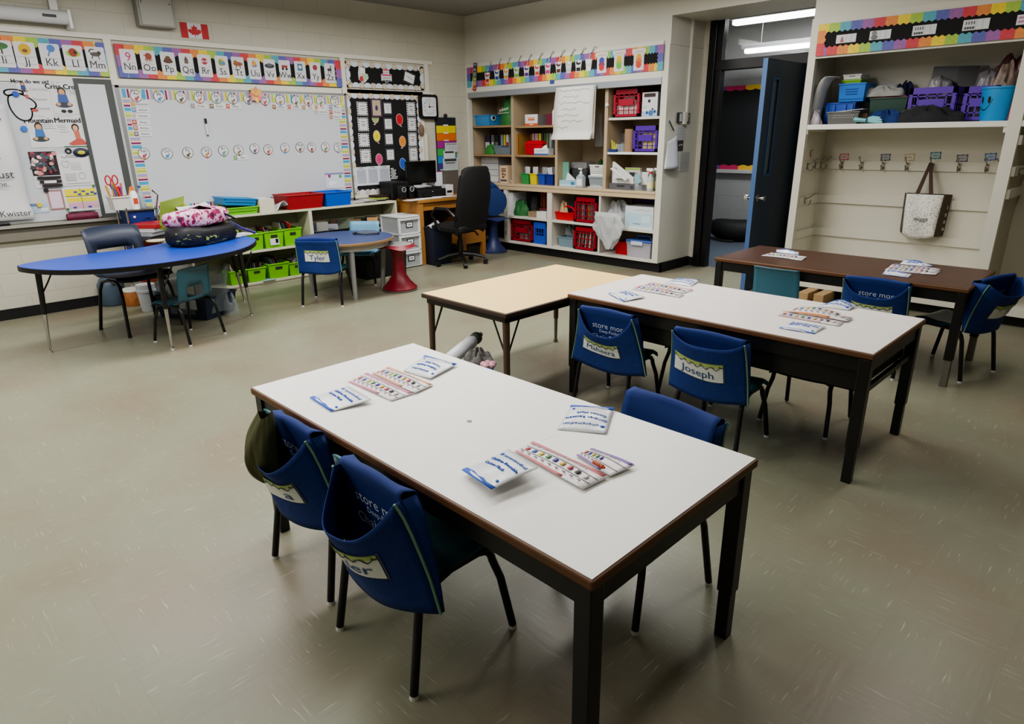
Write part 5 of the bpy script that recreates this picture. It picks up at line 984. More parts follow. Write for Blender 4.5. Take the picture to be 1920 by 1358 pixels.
# --- fourth bay
x0, x1, z0, z1 = bb(1151.5, 165.5, 1201, 216.5, YF+.1, 1.675); crate('red crate with white papers on the top right cabinet shelf', x0, x1-.01, 1.676, 1.676+.29, YF+.09, (156, 22, 46), .28)
for k in range(3): carton('paper_stack', 'white papers standing in the red crate on the top right shelf', 'paper', x0+.03+.01*k, x1-.05-.06*k, 1.686, 1.686+.12+.05*k, YF+.125+.05*k, .03, (214, 214, 214), (), 'papers in the top right crate')
x0, x1, z0, z1 = bb(1204, 171, 1233, 216, YF+.1, 1.675); o = carton('carton', 'white carton with blue shapes and a handle hole on the top right shelf', 'box', x0, x1, 1.676, z1-.01, YF+.1, .16, (206, 210, 214), [('r', .0, .0, 1, .22, (150, 186, 214)), ('r', .12, .8, .85, .95, (60, 40, 40)), ('r', .38, .58, .54, .7, (30, 32, 36)), ('c', .35, .16, .016, (50, 80, 120)), ('c', .6, .14, .03, (70, 110, 160)), ('c', .84, .2, .016, (50, 80, 120)), ('c', .7, .3, .012, (50, 80, 120)), tl(.08, .4, .3), tl(.08, .35, .24)], side=(120, 126, 132))
Z2s = 1.306
t = thing('glue_cup', 'blue base with yellow pens on the middle right cabinet shelf', 'pens', (cx(1151, 280, YF+.1), YF+.1, Z2s)); MB().use(mat((30, 50, 110), .5)).box((-.05, -.04, 0), (.06, .05, .03)).build('base', t, bev=.006)
for k in range(3): MB().use(mat((206, 196, 50), .5)).cyl((-.02+.025*k, 0, .03), (-.03+.03*k, 0, .13-.02*k), .01, .007, 8).build('pen', t)
for k in range(2):
    o = MB().use(CLEAR2).lathe([(.034, 0), (.036, .01), (.036, .08), (.03, .085)], 14).build('jar', smooth=True); o.location = (cx(1161+5*k, 280, YF+.13), YF+.13+.02*k, Z2s); tag(o, ('left', 'right')[k]+' of two clear jars beside the brown paper tube', 'jar', 'clear jars on the middle right shelf')
p = ony(1179, 270, YF+.12); tag(MB().use(mat((150, 122, 96), .8, var=.1, vs=20)).lathe([(.062, 0), (.062, .245), (.055, .245), (.055, .02)], 22, (p.x, YF+.14, Z2s)).build('paper_tube', smooth=True), 'brown paper tube standing on the middle right cabinet shelf', 'paper tube')
x0, x1, z0, z1 = bb(1185.5, 235, 1234, 284, YF+.08, Z2s); crate('purple crate with yellow papers on the middle right cabinet shelf', x0+.01, x1-.01, Z2s, Z2s+.275, YF+.08, (82, 36, 150), .28)
for k in range(2): carton('yellow_paper', 'yellow papers standing in the purple crate', 'paper', x0+.12-.02*k, x1-.04, Z2s+.012, Z2s+.17+.03*k, YF+.115+.03*k, .02, (226, 206, 120), (), 'yellow papers in the purple crate')
carton('grey_box', 'grey box at the back of the middle right cabinet shelf', 'box', cx(1158, 260, YF+.35), cx(1182, 260, YF+.35), Z2s, Z2s+.2, YF+.33, .12, (120, 122, 124), [('r', 0, 0, 1, .5, (176, 178, 182))])
x0, x1, z0, z1 = bb(1142.6, 341, 1189, 355, YF+.06, CT); carton('desk_drawer_box', 'low grey drawer box under the white magazine file on the counter', 'box', x0, x1, CT+.001, CT+.07, YF+.06, .22, (92, 92, 96), [('r', .3, .45, .62, .72, (50, 50, 54)), ('r', .86, .2, .97, .7, (60, 60, 64))])
o = sheet('magazine_file', 'white slanted magazine file on the grey drawer box', 'file', BKf(x0+.03, CT+.072, YF+.07), .3, .235, (206, 206, 204), (), .002, poly=[(0, 0), (1, 0), (1, .3), (.1, 1), (0, 1)]); md = o.modifiers.new('depth', 'SOLIDIFY'); md.thickness = .1; md.offset = -1
carton('booklet', 'booklets with lime green edge behind the white magazine file', 'booklet', x0+.12, x0+.33, CT+.072, CT+.24, YF+.19, .03, (196, 196, 190), [('r', 0, .86, 1, .97, (150, 180, 70)), ('r', .3, .4, .9, .7, (60, 60, 64))])
bagblob('clear_bag', 'clear plastic bag holding a teal mask on the counter', 'bag', (cx(1197, 345, YF+.12), YF+.14, CT+.001), .08, .07, .2, (180, 186, 190), 14, .6, .12, m=CLEAR); o = MB().use(mat((130, 176, 186), .7)).box((-.03, -.002, -.05), (.03, .002, .05)).build('face_mask'); o.location = (cx(1196, 330, YF+.05), YF+.05, CT+.13); o.rotation_euler = (0, -.5, 0); tag(o, 'teal folded mask against the clear bag on the counter', 'mask')
carton('magazine_file', 'small white file with a grey base beside the spray bottle', 'file', cx(1203, 350, YF+.1), cx(1214, 350, YF+.1), CT+.001, CT+.2, YF+.1, .2, (208, 208, 206), [('r', 0, 0, 1, .32, (96, 96, 100))])
def spray(label, loc, red, liquid):
    t = thing('spray_bottle', label, 'bottle', loc, group='spray bottles on the counter'); MB().use(mat(liquid, .2, alpha=.7)).lathe([(.036, 0), (.038, .01), (.038, .13), (.014, .175), (.014, .19)], 16).build('bottle_body', t, smooth=True)
    MB().use(mat((220, 214, 170), .5)).lathe([(.0386, .03), (.0386, .1)], 16).build('label_panel', t, smooth=True); MB().use(mat(red, .4)).lathe([(.018, .19), (.018, .21)], 12).build('collar', t); b = MB().use(WHITE); b.box((-.05, -.014, .215), (.03, .014, .245)); b.box((-.055, -.01, .23), (-.048, .01, .245)); b.box((-.035, -.006, .18), (-.028, .006, .218)); b.box((-.014, -.012, .208), (.014, .012, .217)); b.build('trigger_head', t, bev=.004)
spray('clear spray bottle with a red collar on the right end of the counter', (cx(1219, 350, YF+.07), YF+.07, CT+.001), (190, 50, 50), (196, 204, 206)); spray('second spray bottle with red trigger collar tucked behind the cabinet stile', (cx(1230, 350, YF+.11)-.015, YF+.17, CT+.001), (190, 50, 50), (150, 170, 140))
# --- lower cabinets
ZA, ZB = .476, .139
x0, x1, z0, z1 = bb(953.4, 361, 963, 405, YF+.06, ZA); carton('binder', 'white binder standing at the left of the lower second cubby', 'binder', x0, x1, ZA, z1, YF+.05, .26, (206, 208, 214))
bagblob('green_bag', 'green cloth bag slumped in the lower second cubby', 'bag', (cx(977, 400, YF+.12), YF+.14, ZA), .11, .08, .2, (40, 98, 50), 21, .75, .2)
bagblob('black_bag', 'black bag with a white tag in the lower second cubby', 'bag', (cx(1002, 390, YF+.28), YF+.3, ZA), .1, .1, .29, (24, 24, 26), 22, .7, .06)
for k in range(3): book(('brown', 'russet', 'dark red')[k]+' book standing in the lower second cubby', cx(1011.5+4.6*k, 375, YF+.2), YF+.22, ZA+.12, .036, .19, .2, [(120, 62, 44), (140, 72, 50), (104, 44, 38)][k], 'books in the lower second cubby')
x0, x1 = cx(1008.5, 395, YF+.1), cx(1025, 395, YF+.1); carton('book', 'maroon book lying under the mauve box', 'book', x0, x1, ZA+.1, ZA+.118, YF+.12, .3, (110, 36, 48)); carton('carton', 'mauve grey box in the lower second cubby', 'box', x0, x1, ZA, ZA+.1, YF+.14, .28, (110, 98, 108)); 
x0, x1, z0, z1 = bb(1006, 398.5, 1024.5, 412, YF+.02, ZA); carton('carton', 'small white box at the front of the lower second cubby', 'box', x0, x1, ZA, ZA+.085, YF+.02, .1, (212, 212, 210)); carton('paper_pack', 'brown paper pack in the lower second cubby', 'paper', cx(990, 400, YF+.06), cx(1006, 400, YF+.06), ZA, ZA+.07, YF+.06, .2, (150, 130, 104))
x0, x1, z0, z1 = bb(958, 414, 999, 457, YF+.05, ZB); crate('red crate of oddments at the bottom left of the open cubbies', x0, x1-.01, ZB, ZB+.285, YF+.05, (148, 20, 40), .3)
clothheap('oddments', 'pale oddments inside the bottom left red crate', 'oddments', ((x0+x1)/2, YF+.2, ZB+.01), .13, .1, .2, (150, 146, 140), 23)
x0, x1, z0, z1 = bb(1000.5, 419, 1025, 461, YF+.05, ZB); crate('blue crate at the bottom of the second lower cubby', x0+.005, x1-.01, ZB, ZB+.28, YF+.045, (48, 78, 176), .3, panel=False); b = MB().use(mat((48, 78, 176), .42)); b.box((x0+.008, YF+.043, ZB+.2), (x1-.012, YF+.046, ZB+.28)); o = b.box((x0+.008, YF+.043, ZB), (x1-.012, YF+.046, ZB+.11)); o = b.build('crate_panel'); tag(o, 'smooth blue front panels of the blue crate', 'panel')
x0, x1, z0, z1 = bb(1039, 392, 1076, 414, YF+.05, ZA); t = tub('tool_caddy', 'red caddy with an arched handle in the lower third cubby', 'caddy', ((x0+x1)/2, YF+.14, ZA), x1-x0-.02, .16, .1, (186, 26, 34), slot=False, tw=.9); MB().use(mat((186, 26, 34), .4)).tube([(-.15, 0, .08), (-.07, 0, .15), (0, 0, .17), (.07, 0, .15), (.15, 0, .08)], .014, 8).build('handle', t, smooth=True); clothheap('craft_bits', 'assorted craft bits heaped in the red caddy', 'oddments', ((x0+x1)/2-.08, YF+.14, ZA+.02), .06, .05, .16, (190, 160, 120), 25)
tub('blue_basket', 'small blue basket behind the red caddy', 'basket', (cx(1070, 385, YF+.32), YF+.34, ZA), .16, .14, .17, (76, 110, 150), slot=False)
x0, x1, z0, z1 = bb(1077, 371, 1120, 416, YF+.04, ZA); crate('upper red crate of thin books in the third cubby', x0, x1-.012, ZA, ZA+.3, YF+.04, (150, 20, 40), .3, panel=False)
bookrow('thin book standing in the upper red crate', 'thin books in the upper red crate', x0+.025, x1-.04, YF+.07, ZA+.01, .2, .25, .2, .01, .024, 31)
x0, x1, z0, z1 = bb(1075.5, 426, 1118, 470, YF+.04, ZB); crate('lower red crate of thin books in the third cubby', x0, x1-.01, ZB, ZB+.28, YF+.04, (150, 20, 40), .3, panel=False)
bookrow('thin book leaning in the lower red crate', 'thin books in the lower red crate', x0+.025, x1-.07, YF+.07, ZB+.01, .22, .28, .2, .01, .024, 32, sloped=.1)
x0, x1, z0, z1 = bb(1045, 446, 1076, 465, YF+.07, ZB); tub('grey_tub', 'grey-blue oval tub at the bottom of the third cubby', 'tub', ((x0+x1)/2-.01, YF+.16, ZB), x1-x0-.03, .16, .125, (112, 136, 146), slot=False, tw=.92)
clothheap('clear_bag', 'clear bag with white contents behind the grey-blue tub', 'bag', (cx(1069, 440, YF+.3)-.06, YF+.35, ZB), .14, .08, .24, (190, 190, 190), 33, m=mat((186, 188, 190), .4, alpha=.8))
# fourth lower cubby
t = thing('plastic_bag', 'crumpled clear plastic bag hanging over the shelf edge in the lower right cubby', 'bag', (cx(1143, 420, YF-.01), YF+.0, ZA))
def pbag(u, v):
    a = 2*PI*u; z = .16-.42*v; k = (.14+.05*math.sin(v*PI*.9+.4))*(1 if v < .55 else 1-.75*(v-.55)/.45); w_ = 1+.15*math.sin(5*a+7*v)+.1*math.sin(9*a-11*v); return (k*w_*math.cos(a)+.05*v, -.04*1+.045*w_*math.sin(a)*(1 if v > .05 else .2)-.02, z)
b = MB().use(mat((206, 208, 210), .25, alpha=.55, bump=.6, bs=25)); b.grid(pbag, 40, 24); b.build('bag_body', t, smooth=True, ang=80)
clothheap('plastic_wrap', 'clear plastic wrap heaped on the lower right shelf', 'plastic', (cx(1160, 405, YF+.2), YF+.2, ZA-.01), .2, .14, .22, (200, 202, 204), 36, m=mat((206, 208, 210), .3, alpha=.5, bump=.6, bs=25))
x0, x1, z0, z1 = bb(1172, 390, 1226, 431, YF+.05, ZA-.01); carton('carton', 'large white and pale blue printed carton in the lower right cubby', 'box', x0, x1-.01, ZA-.01, ZA+.24, YF+.05, .3, (204, 212, 216), [('r', .05, .1, .95, .7, (176, 204, 214)), scrib(.32, .85, .6, .07, (130, 140, 160), seed=4), ('r', .6, .3, .9, .6, (200, 216, 222)), ('r', .3, .2, .55, .24, (120, 140, 150))])
crate('dark purple crate behind the large white carton', cx(1181, 380, YF+.32), XR-.02, ZA+.0, ZA+.3, YF+.37, (66, 30, 110), .12, panel=False)
x0, x1, z0, z1 = bb(1147, 453, 1173, 478, YF+.06, ZB); tub('red_bin', 'red bin at the bottom of the lower right cubby', 'bin', ((x0+x1)/2+.03, YF+.18, ZB), x1-x0, .2, .15, (176, 24, 34), slot=False, tw=.92); carton('folder', 'dark red folder laid over the red bin', 'folder', x0+.12, x0+.5, ZB+.16, ZB+.175, YF+.2, .2, (80, 26, 26))
x0, x1, z0, z1 = bb(1172, 459, 1220, 489, YF+.03, ZB); t = thing('lidded_box', 'clear box of pink sheets with a blue lid in the lower right cubby', 'box', ((x0+x1)/2, YF+.15, ZB)); w = x1-x0; openbox(MB().use(mat((196, 196, 204), .2, alpha=.5)), w-.02, .22, .17, .93, .93).build('tub_body', t); MB().use(mat((70, 96, 160), .4)).box((-w/2, -.12, .172), (w/2, .12, .198)).build('lid', t, bev=.006); MB().use(mat((190, 196, 206), .4)).box((-.1, -.126, .14), (.06, -.12, .185)).build('latch', t, bev=.004)
for k in range(4): MB().use(mat(((206, 160, 190), (214, 180, 204))[k % 2], .7)).box((-w/2+.04, -.09, .012+.022*k), (w/2-.05, .09, .032+.022*k)).build('pink_sheets', t)
MB().use(mat((70, 96, 160), .4)).tube([(-.1, 0, .2), (-.08, 0, .235), (.08, 0, .235), (.1, 0, .2)], .008, 6).build('handle', t, smooth=True)
# lower left bay beside the blue stool
for k in range(5): carton('paper_stack', 'papers stacked on the shelf of the lower left cubby', 'paper', -6.85, -6.52, ZA-.01+.03*k, ZA+.018+.03*k, YF+.08+.012*(k % 2), .22, [(150, 150, 148), (60, 60, 64), (180, 176, 170), (40, 40, 44), (160, 164, 168)][k], (), 'papers in the lower left cubby')
carton('dark_box', 'dark purple box at the bottom of the lower left cubby', 'box', -6.95, -6.52, ZB, ZB+.22, YF+.12, .25, (38, 30, 56))
# ---------------------------------------------------------------- fittings on the cabinet's end panel
EF = lambda y, z, n=0, rot=0: LWf(y, z, XE-XL+n, rot)
def ep(px, py, n=0): p = onx(px, py, XE+n); return p.y, p.z
y, z = ep(1292, 100, .012); ya_, zA = ep(1287, 228, .012); t = tag(MB().use(mat((214, 212, 202), .45)).box((XE, ya_-.012, zA), (XE+.022, ya_+.012, 2.62)).build('conduit'), 'white surface conduit running up the cabinet end panel', 'conduit')
def ebox(name, label, cat, px0, py0, px1, py1, d, col, items=(), group=None):
    cxp, cyp = (px0+px1)/2, (py0+py1)/2; a = ep(px0, cyp, d)[0]; c = ep(px1, cyp, d)[0]; z0 = ep(cxp, py1, d)[1]; z1 = ep(cxp, py0, d)[1]
    b = MB().use(pm(col)).box((0, 0, 0), (c-a, z1-z0, d)); b.draw(items, c-a, z1-z0, d+.0006); o = b.build(name); o.matrix_world = EF(a, z0); return tag(o, label, cat, group)
ebox('thermostat', 'small black-edged thermostat on the cabinet end panel', 'switch', 1271.5, 211, 1279.5, 230, .02, (50, 50, 52), [('r', .3, .1, .92, .9, (190, 192, 196))])
ebox('switch_plate', 'grey switch plate left of the white switch box', 'switch', 1280.5, 213, 1284, 228, .008, (110, 108, 104)); ebox('switch_box', 'white switch box at the foot of the conduit', 'switch', 1284, 210.5, 1288.5, 233, .034, (210, 208, 196)); ebox('switch_plate', 'grey switch plate right of the white switch box', 'switch', 1289, 211.5, 1294, 231, .012, (116, 114, 108), [('r', .3, .55, .7, .8, (160, 158, 150))])
ebox('notice', 'small notice under the switch box', 'notice', 1268.5, 236, 1286, 263, .002, (186, 187, 188), [tl(.1, .8-.2*k, .7) for k in range(4)]); ebox('photo', 'small dark photo pinned on the cabinet end panel', 'photo', 1270.5, 263.5, 1281, 283, .004, (70, 72, 70), [('e', .3, .55, .012, .008, (210, 210, 206)), ('e', .6, .58, .012, .008, (210, 210, 206)), ('e', .8, .6, .01, .008, (210, 210, 206))]); ebox('notice', 'pale sheet pinned low on the cabinet end panel', 'notice', 1275, 285, 1292, 322, .002, (176, 176, 174), [tl(.15, .85-.12*k, .7) for k in range(6)])
y0_, z0_ = ep(1246, 317, .03); y1_, z1_ = ep(1275.5, 317, .05); yt, zt_ = ep(1267.5, 255, .005); b = MB().use(mat((206, 208, 216), .6)); b.grid(lambda u, v: Vector((XE+.006+.06*(1-v)*math.sin(PI*u*.8+.3), (y0_+(y1_-y0_)*u)*(1-v)+(yt-.16+.18*u)*v, z0_*(1-v)+(zt_+(-.06+.06*u))*v)), 8, 10); tag(b.build('hanging_paper', smooth=True, solid=.002), 'white paper hanging from one corner on the cabinet end panel', 'paper')
ya_, za_ = ep(1255, 227, .012); yb2, zb2 = ep(1263.5, 245, .012); tag(MB().use(mat((50, 64, 74), .4)).cyl((XE+.012, ya_, za_), (XE+.012, yb2, zb2), .006, n=8).build('pen'), 'dark pen hanging slanted on the cabinet end panel', 'pen')
# ================================================================ COAT CUBBIES
YC = 6.9; XA, XB, XC, XD = -2.62, -2.555, -1.06, -.975
cub = thing('coat_cubby', 'tall cream coat cubby with a top shelf and coat hooks right of the door', 'cubby')
CUB = mat((208, 204, 190), .5, var=.03, vs=4)
def cp(name, boxes, m=CUB, bev=0, par=None):
    b = MB().use(m)
    for a, c in boxes: b.box(a, c)
    return b.build(name, par or cub, bev=bev)
cp('side_panel', [((XA, YF, 0), (XB, YF+.05, 2.42)), ((XA, YF+.05, 0), (XA+.03, YB-.003, 2.42))])
cp('side_panel', [((XC, YF, 0), (XD, YF+.05, 2.42)), ((XC+.02, YF+.05, 0), (XC+.05, YC, 2.42))])
cp('header', [((XB, YF, 2.10), (XC, YF+.04, 2.42))], CUB); cp('header', [((XD, YF, 2.10), (1.2, YF+.04, 2.42))])
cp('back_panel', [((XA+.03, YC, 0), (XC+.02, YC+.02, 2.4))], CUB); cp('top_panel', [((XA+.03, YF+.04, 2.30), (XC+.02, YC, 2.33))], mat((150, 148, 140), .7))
cp('top_shelf', [((XB-.03, YF+.004, 1.512), (XC+.03, YC, 1.555))], mat((218, 216, 208), .4), .003)
for z0, z1 in ((1.15, 1.23), (.83, .905), (.51, .585)):
    cp('hook_rail', [((XB-.03, YC-.022, z0), (XC+.01, YC, z1))]); cp('side_rail', [((XB-.035, YF+.1, z0), (XB-.017, YC-.022, z1))]); cp('side_rail', [((XC-.002, YF+.06, z0), (XC+.022, YC-.022, z1))])
for x in (XB-.02, XC-.02): cp('shelf_bracket', [((x, YF+.01, 1.47), (x+.03, YF+.05, 1.512)), ((x, YF+.05, 1.49), (x+.03, YC-.1, 1.512))])
cp('bench', [((XA, YF-.0, .088), (XC, YF+.03, .15)), ((XA, YF+.03, .13), (XC, YC, .15))]); cp('toe_kick', [((XA, YF+.08, 0), (XC, YF+.1, .088))], RUBBER)
# second cubby running out of the frame
c2 = thing('coat_cubby', 'coat cubby at the right edge of the photo, mostly out of the frame', 'cubby')
CUB_SHADE = mat((176, 170, 152), .6, var=.04, vs=4)  # cubby cream darkened: the shade of this interior is in the colour
cp('side_panel', [((XD-.02, YF+.05, 0), (XD, YC, 2.42))], CUB_SHADE, 0, c2); cp('back_panel', [((XD, YC, 0), (1.2, YC+.02, 2.4))], CUB_SHADE, 0, c2); cp('side_panel', [((1.15, YF, 0), (1.2, YC, 2.42))], CUB_SHADE, 0, c2)
cp('top_shelf', [((XD, YF+.004, 1.512), (1.15, YC, 1.555))], CUB, 0, c2); cp('bench', [((XD, YF-.0, .088), (1.15, YF+.03, .15)), ((XD, YF+.03, .13), (1.15, YC, .15))], CUB, 0, c2); cp('toe_kick', [((XD, YF+.08, 0), (1.15, YF+.1, .088))], RUBBER, 0, c2)
for z0, z1 in ((1.38, 1.45), (1.15, 1.22), (.98, 1.05)): cp('side_rail', [((XD, YF+.05, z0), (XD+.02, YC, z1))], CUB, 0, c2)
for x in (-2.30, -2.16): tag(MB().use(mat((170, 140, 100), .7, var=.15, vs=20)).box((x-.045, 6.1, .0), (x+.045, 6.38, .085)).build('wood_block', bev=.004), ('left', 'right')[x > -2.2]+' of two wooden blocks on the floor under the brown table', 'wood block', 'wooden blocks at the cubby foot')
HK = mat((150, 146, 136), .3, .9)
def hook(x, par=cub, y=YC-.022, z=1.19, rz=0):
    b = MB(Matrix.Translation((x, y, z)) @ Matrix.Rotation(rz, 4, 'Z')).use(HK); b.box((-.014, -.004, -.03), (.014, 0, .03)); b.tube([(0, -.004, -.01), (0, -.03, -.04), (0, -.05, -.03), (0, -.055, -.005)], .005, 6); b.tube([(0, -.004, .015), (0, -.05, .035), (0, -.085, .07)], .005, 6); b.ball((0, -.055, 0), .009, 8); b.ball((0, -.087, .073), .009, 8)
    return b.build('coat_hook', par, smooth=True)
hx = [(1578, 308), (1616, 305), (1656, 308), (1701, 309), (1748, 306), (1799, 309), (1851, 310)]
HX = [cx(px, py, YC-.03) for px, py in hx]
for x in HX: hook(x)
for y in (6.5, 6.68, 6.82): hook(XB-.017, y=y, rz=PI/2)
hook(XB-.017, y=6.55, z=.87, rz=PI/2); hook(XC+.0, y=6.75, rz=-PI/2)
hook(XD+.02, c2, y=6.55, z=1.18, rz=PI/2)
for px, py, c, l in ((877, 170, (190, 90, 100), 'red'), (1117, 172, (60, 74, 84), 'slate'), (1257, 172, (196, 170, 110), 'tan'), (1408, 162, (40, 100, 116), 'teal'), (1562, 178, (70, 72, 82), 'dark grey'), (1727, 170, (40, 90, 150), 'blue')):
    X, Yp = 1300+px/3.0968, 240+py/3.0968; p = ony(X, Yp, YC-.002); W, Hh = .085, .062
    P = [(.5+.5*math.cos(a)*(1+.09*math.cos(8*a))*1.1, .5+.5*math.sin(a)*(1+.09*math.cos(8*a))*1.1) for a in []]
    sheet('hook_tag', '%s-edged name tag above a coat hook' % l, 'tag', BKf(p.x-W/2, p.z-Hh/2, YC-.001, .06), W, Hh, c, [('r', .1, .14, .9, .86, tuple(min(255, int(v*.35+150)) for v in c)), ('r', .3, .46, .7, .54, (110, 112, 116))], .0015, 'name tags above the coat hooks', poly=[(0, .06), (.1, 0), (.3, .07), (.5, 0), (.7, .07), (.9, 0), (1, .06), (.95, .5), (1, .94), (.9, 1), (.7, .93), (.5, 1), (.3, .93), (.1, 1), (0, .94), (.05, .5)])
for y, z, l in ((6.6, 1.3, 'upper'), (6.42, .99, 'lower')):
    o = MB().use(pm((180, 120, 124))).box((XB-.0295, y-.03, z-.03), (XB-.027, y+.03, z+.03)); o.use(pm((200, 190, 186))).box((XB-.0275, y-.024, z-.024), (XB-.0262, y+.024, z+.024)); tag(o.build('hook_tag'), '%s pink tag on the left side wall of the cubby' % l, 'tag', 'name tags above the coat hooks')
# rainbow strip on the header with work samples
bx0, bx1 = ony(1533, 80, YF).x, -1.0
board('rainbow-edged black strip on the cubby header with white worksheets', BKf(bx0, 2.117, YF-.006), bx1-bx0, .249, .07, .045, c0=6, sides=(1, 0))
for i, (x0, y0, x1, y1, l) in enumerate(((312, 280, 480, 375, 'red tower drawing'), (598, 246, 778, 346, 'two rounded shapes'), (966, 200, 1166, 308, 'rows of small marks'), (1398, 150, 1622, 264, 'rows of dark letters'), (1860, 105, 2060, 215, 'pink lines'))):
    a, c, z0, z1 = bb(1500+x0/4.571, y0/4.571+3, 1500+x1/4.571, y1/4.571-2, YF-.014); W, Hh = c-a, z1-z0
    it = [('l', [(.5, .04), (.5, .96)], .002, GREY), ('l', [(.75, .04), (.75, .96)], .002, GREY)]
    if i == 0: it += [('p', [(.2, .15), (.4, .15), (.33, .75), (.28, .75)], (150, 100, 110)), ('r', .22, .1, .4, .25, (190, 90, 90))]
    elif i == 1: it += [('e', .22, .72, .02, .018, (120, 120, 124)), ('e', .24, .28, .026, .018, (110, 110, 114)), ('r', .1, .6, .4, .64, GREY)]
    elif i == 4: it += [('l', [(.1, .7), (.9, .8)], .012, (190, 120, 150)), ('l', [(.1, .3), (.9, .4)], .012, (190, 120, 150))]
    else: it += [('r', .1+.1*k, .55, .15+.1*k, .85, (110, 110, 112)) for k in range(4)]+[('r', .08+.1*k, .12, .15+.1*k, .34, (70, 74, 74)) for k in range(4)]
    sheet('worksheet', 'white worksheet with %s on the cubby header' % l, 'paper', BKf(a, z0, YF-.014), W, Hh, PAPER, it, .0015, 'worksheets on the cubby header')
# tote bag on the teal-tagged hook
p0 = ony(1700, 400, 6.80); p1 = ony(1778, 400, 6.80); zt = ony(1740, 364, 6.8).z; zb_ = ony(1735, 441, 6.8).z; xc = (p0.x+p1.x)/2; W = p1.x-p0.x; Hh = zt-zb_
t = thing('tote_bag', 'white speckled tote bag with brown sides hanging from a coat hook', 'bag', (xc-.01, 6.80, zb_))
m, nt, bs_ = nodemat('speckled print'); tc = nt.nodes.new('ShaderNodeTexCoord'); vo = nt.nodes.new('ShaderNodeTexVoronoi'); vo.inputs['Scale'].default_value = 75; nt.links.new(tc.outputs['Object'], vo.inputs['Vector'])
rp = nt.nodes.new('ShaderNodeValToRGB'); rp.color_ramp.elements[0].position = .25; rp.color_ramp.elements[1].position = .34; rp.color_ramp.elements[0].color = (*lin((128, 126, 116)), 1); rp.color_ramp.elements[1].color = (*lin((222, 221, 214)), 1); nt.links.new(vo.outputs['Distance'], rp.inputs[0]); nt.links.new(rp.outputs[0], bs_.inputs['Base Color']); bs_.inputs['Roughness'].default_value = .7
wt, wb_ = W*.44, W*.40
def fr(u, v): s = u*2-1; return (s*(wb_+(wt-wb_)*v)-.02, -.05-.03*math.sin(PI*v)*(1-s*s*.5)+.012*math.sin(5*s+3*v), Hh*v+(.03*(1-s*s)*(v-1)*1.0 if v < .3 else 0)+.0)
b = MB().use(m); b.grid(fr, 14, 14); b.build('front_panel', t, smooth=True, solid=.003)
b = MB().use(mat((70, 58, 42), .7))
for s in (-1, 1): b.grid(lambda u, v: Vector(fr(0 if s < 0 else 1, v))*(1-u)+Vector((s*(wt+.032+.012*v)-.02, .05, Hh*(.06+.94*v)))*u, 4, 8)
b.grid(lambda u, v: ((u*2-1)*(wt+.03)-.02, .055, Hh*v), 2, 2); b.build('gusset', t, smooth=True, solid=.003)
b = MB().use(mat((66, 64, 58), .7)); b.text('twiggz', lambda x, y: Vector((x-.02, -.086-.0, Hh*.42+y)), .036); b.build('lettering', t)
b = MB().use(mat((200, 196, 184), .7))
for k, ch in enumerate('azzi'): b.text(ch, lambda x, y: Vector(fr(1, .2+.17*k))*(.45-x/.1)+Vector((wt+.06-.02, .05, Hh*(.2+.17*k)))*(.55+x/.1)+Vector((.004, -.006, y)), .035)
b.build('side_lettering', t)
hxp = Vector((HX[4]-xc+.01, YC-.08-6.80, 1.225-zb_))
for s, yy in ((-1, -.05), (1, -.05)):
    A = Vector((s*wt*.42-.03, yy, Hh-.03)); b = MB().use(mat((74, 50, 40), .7)); n = 8
    b.grid(lambda u, v: A.lerp(hxp, v)+Vector(((u-.5)*.035*(1-.3*v), .004*u, 0)), 1, n); b.build('strap', t, solid=.003)
# ---------------- the cubby's top shelf
S = 1.556; Y = YF+.06
def zA(x0, y0, x1, y1, Yp): return bb(1500+x0/8.486, 90+y0/8.486, 1500+x1/8.486, 90+y1/8.486, Yp, S)
def zB(x0, y0, x1, y1, Yp): return bb(1690+x0/8.348, 90+y0/8.348, 1690+x1/8.348, 90+y1/8.348, Yp, S)
a, c, _, z1 = zA(200, 480, 500, 1210, Y+.1); t = thing('plastic_roll', 'bent clear plastic sheeting standing at the left end of the cubby shelf', 'plastic', (a, Y+.1, S)); h = z1-S
b = MB().use(mat((214, 214, 214), .3, alpha=.6)); b.grid(lambda u, v: (.02+.13*v*v+.05*math.sin(PI*u), .02+.1*math.cos(PI*u), h*math.sin(v*PI*.55)/math.sin(PI*.55)), 10, 14); b.build('sheeting', t, smooth=True, solid=.003)
bagblob('clear_bag', 'crumpled clear bag holding pale cards by the left wall of the cubby shelf', 'bag', (a+.05, Y+.05, S), .07, .05, .13, (176, 160, 166), 41, .5, .2, m=mat((190, 180, 186), .3, alpha=.75))
a, c, _, z1 = zA(380, 870, 860, 1210, Y+.2); t = tub('blue_box', 'blue ribbed box under the blue basket on the cubby shelf', 'box', ((a+c)/2, Y+.3, S), c-a, .2, z1-S, (36, 84, 180), slot=False, tw=.95); 
for k in (-.4, -.18, .18, .4): MB().use(mat((36, 84, 180), .4)).box(((c-a)*k-.012, -.112, 0), ((c-a)*k+.012, -.09, (z1-S)*.9)).build('rib', t)
zt = z1
a, c, _, z1 = zA(610, 565, 1030, 870, Y+.2); t = tub('blue_basket', 'bright blue woven basket stacked on the blue ribbed box', 'basket', ((a+c)/2+.01, Y+.3, zt+.003), c-a, .26, z1-zt-.003, (34, 112, 200), slot=False, tw=.93)
b = MB().use(mat((24, 70, 140), .8)); W = (c-a)*.4
for i in range(11): b.box((-W+i*W*.2-.004, -.1255, .016), (-W+i*W*.2+.004, -.115, .026))
for k in range(3): b.box((-.05, -.129-.001*k, .06+.02*k), (.05, -.12, .066+.02*k))
b.build('holes', t); zt2 = z1
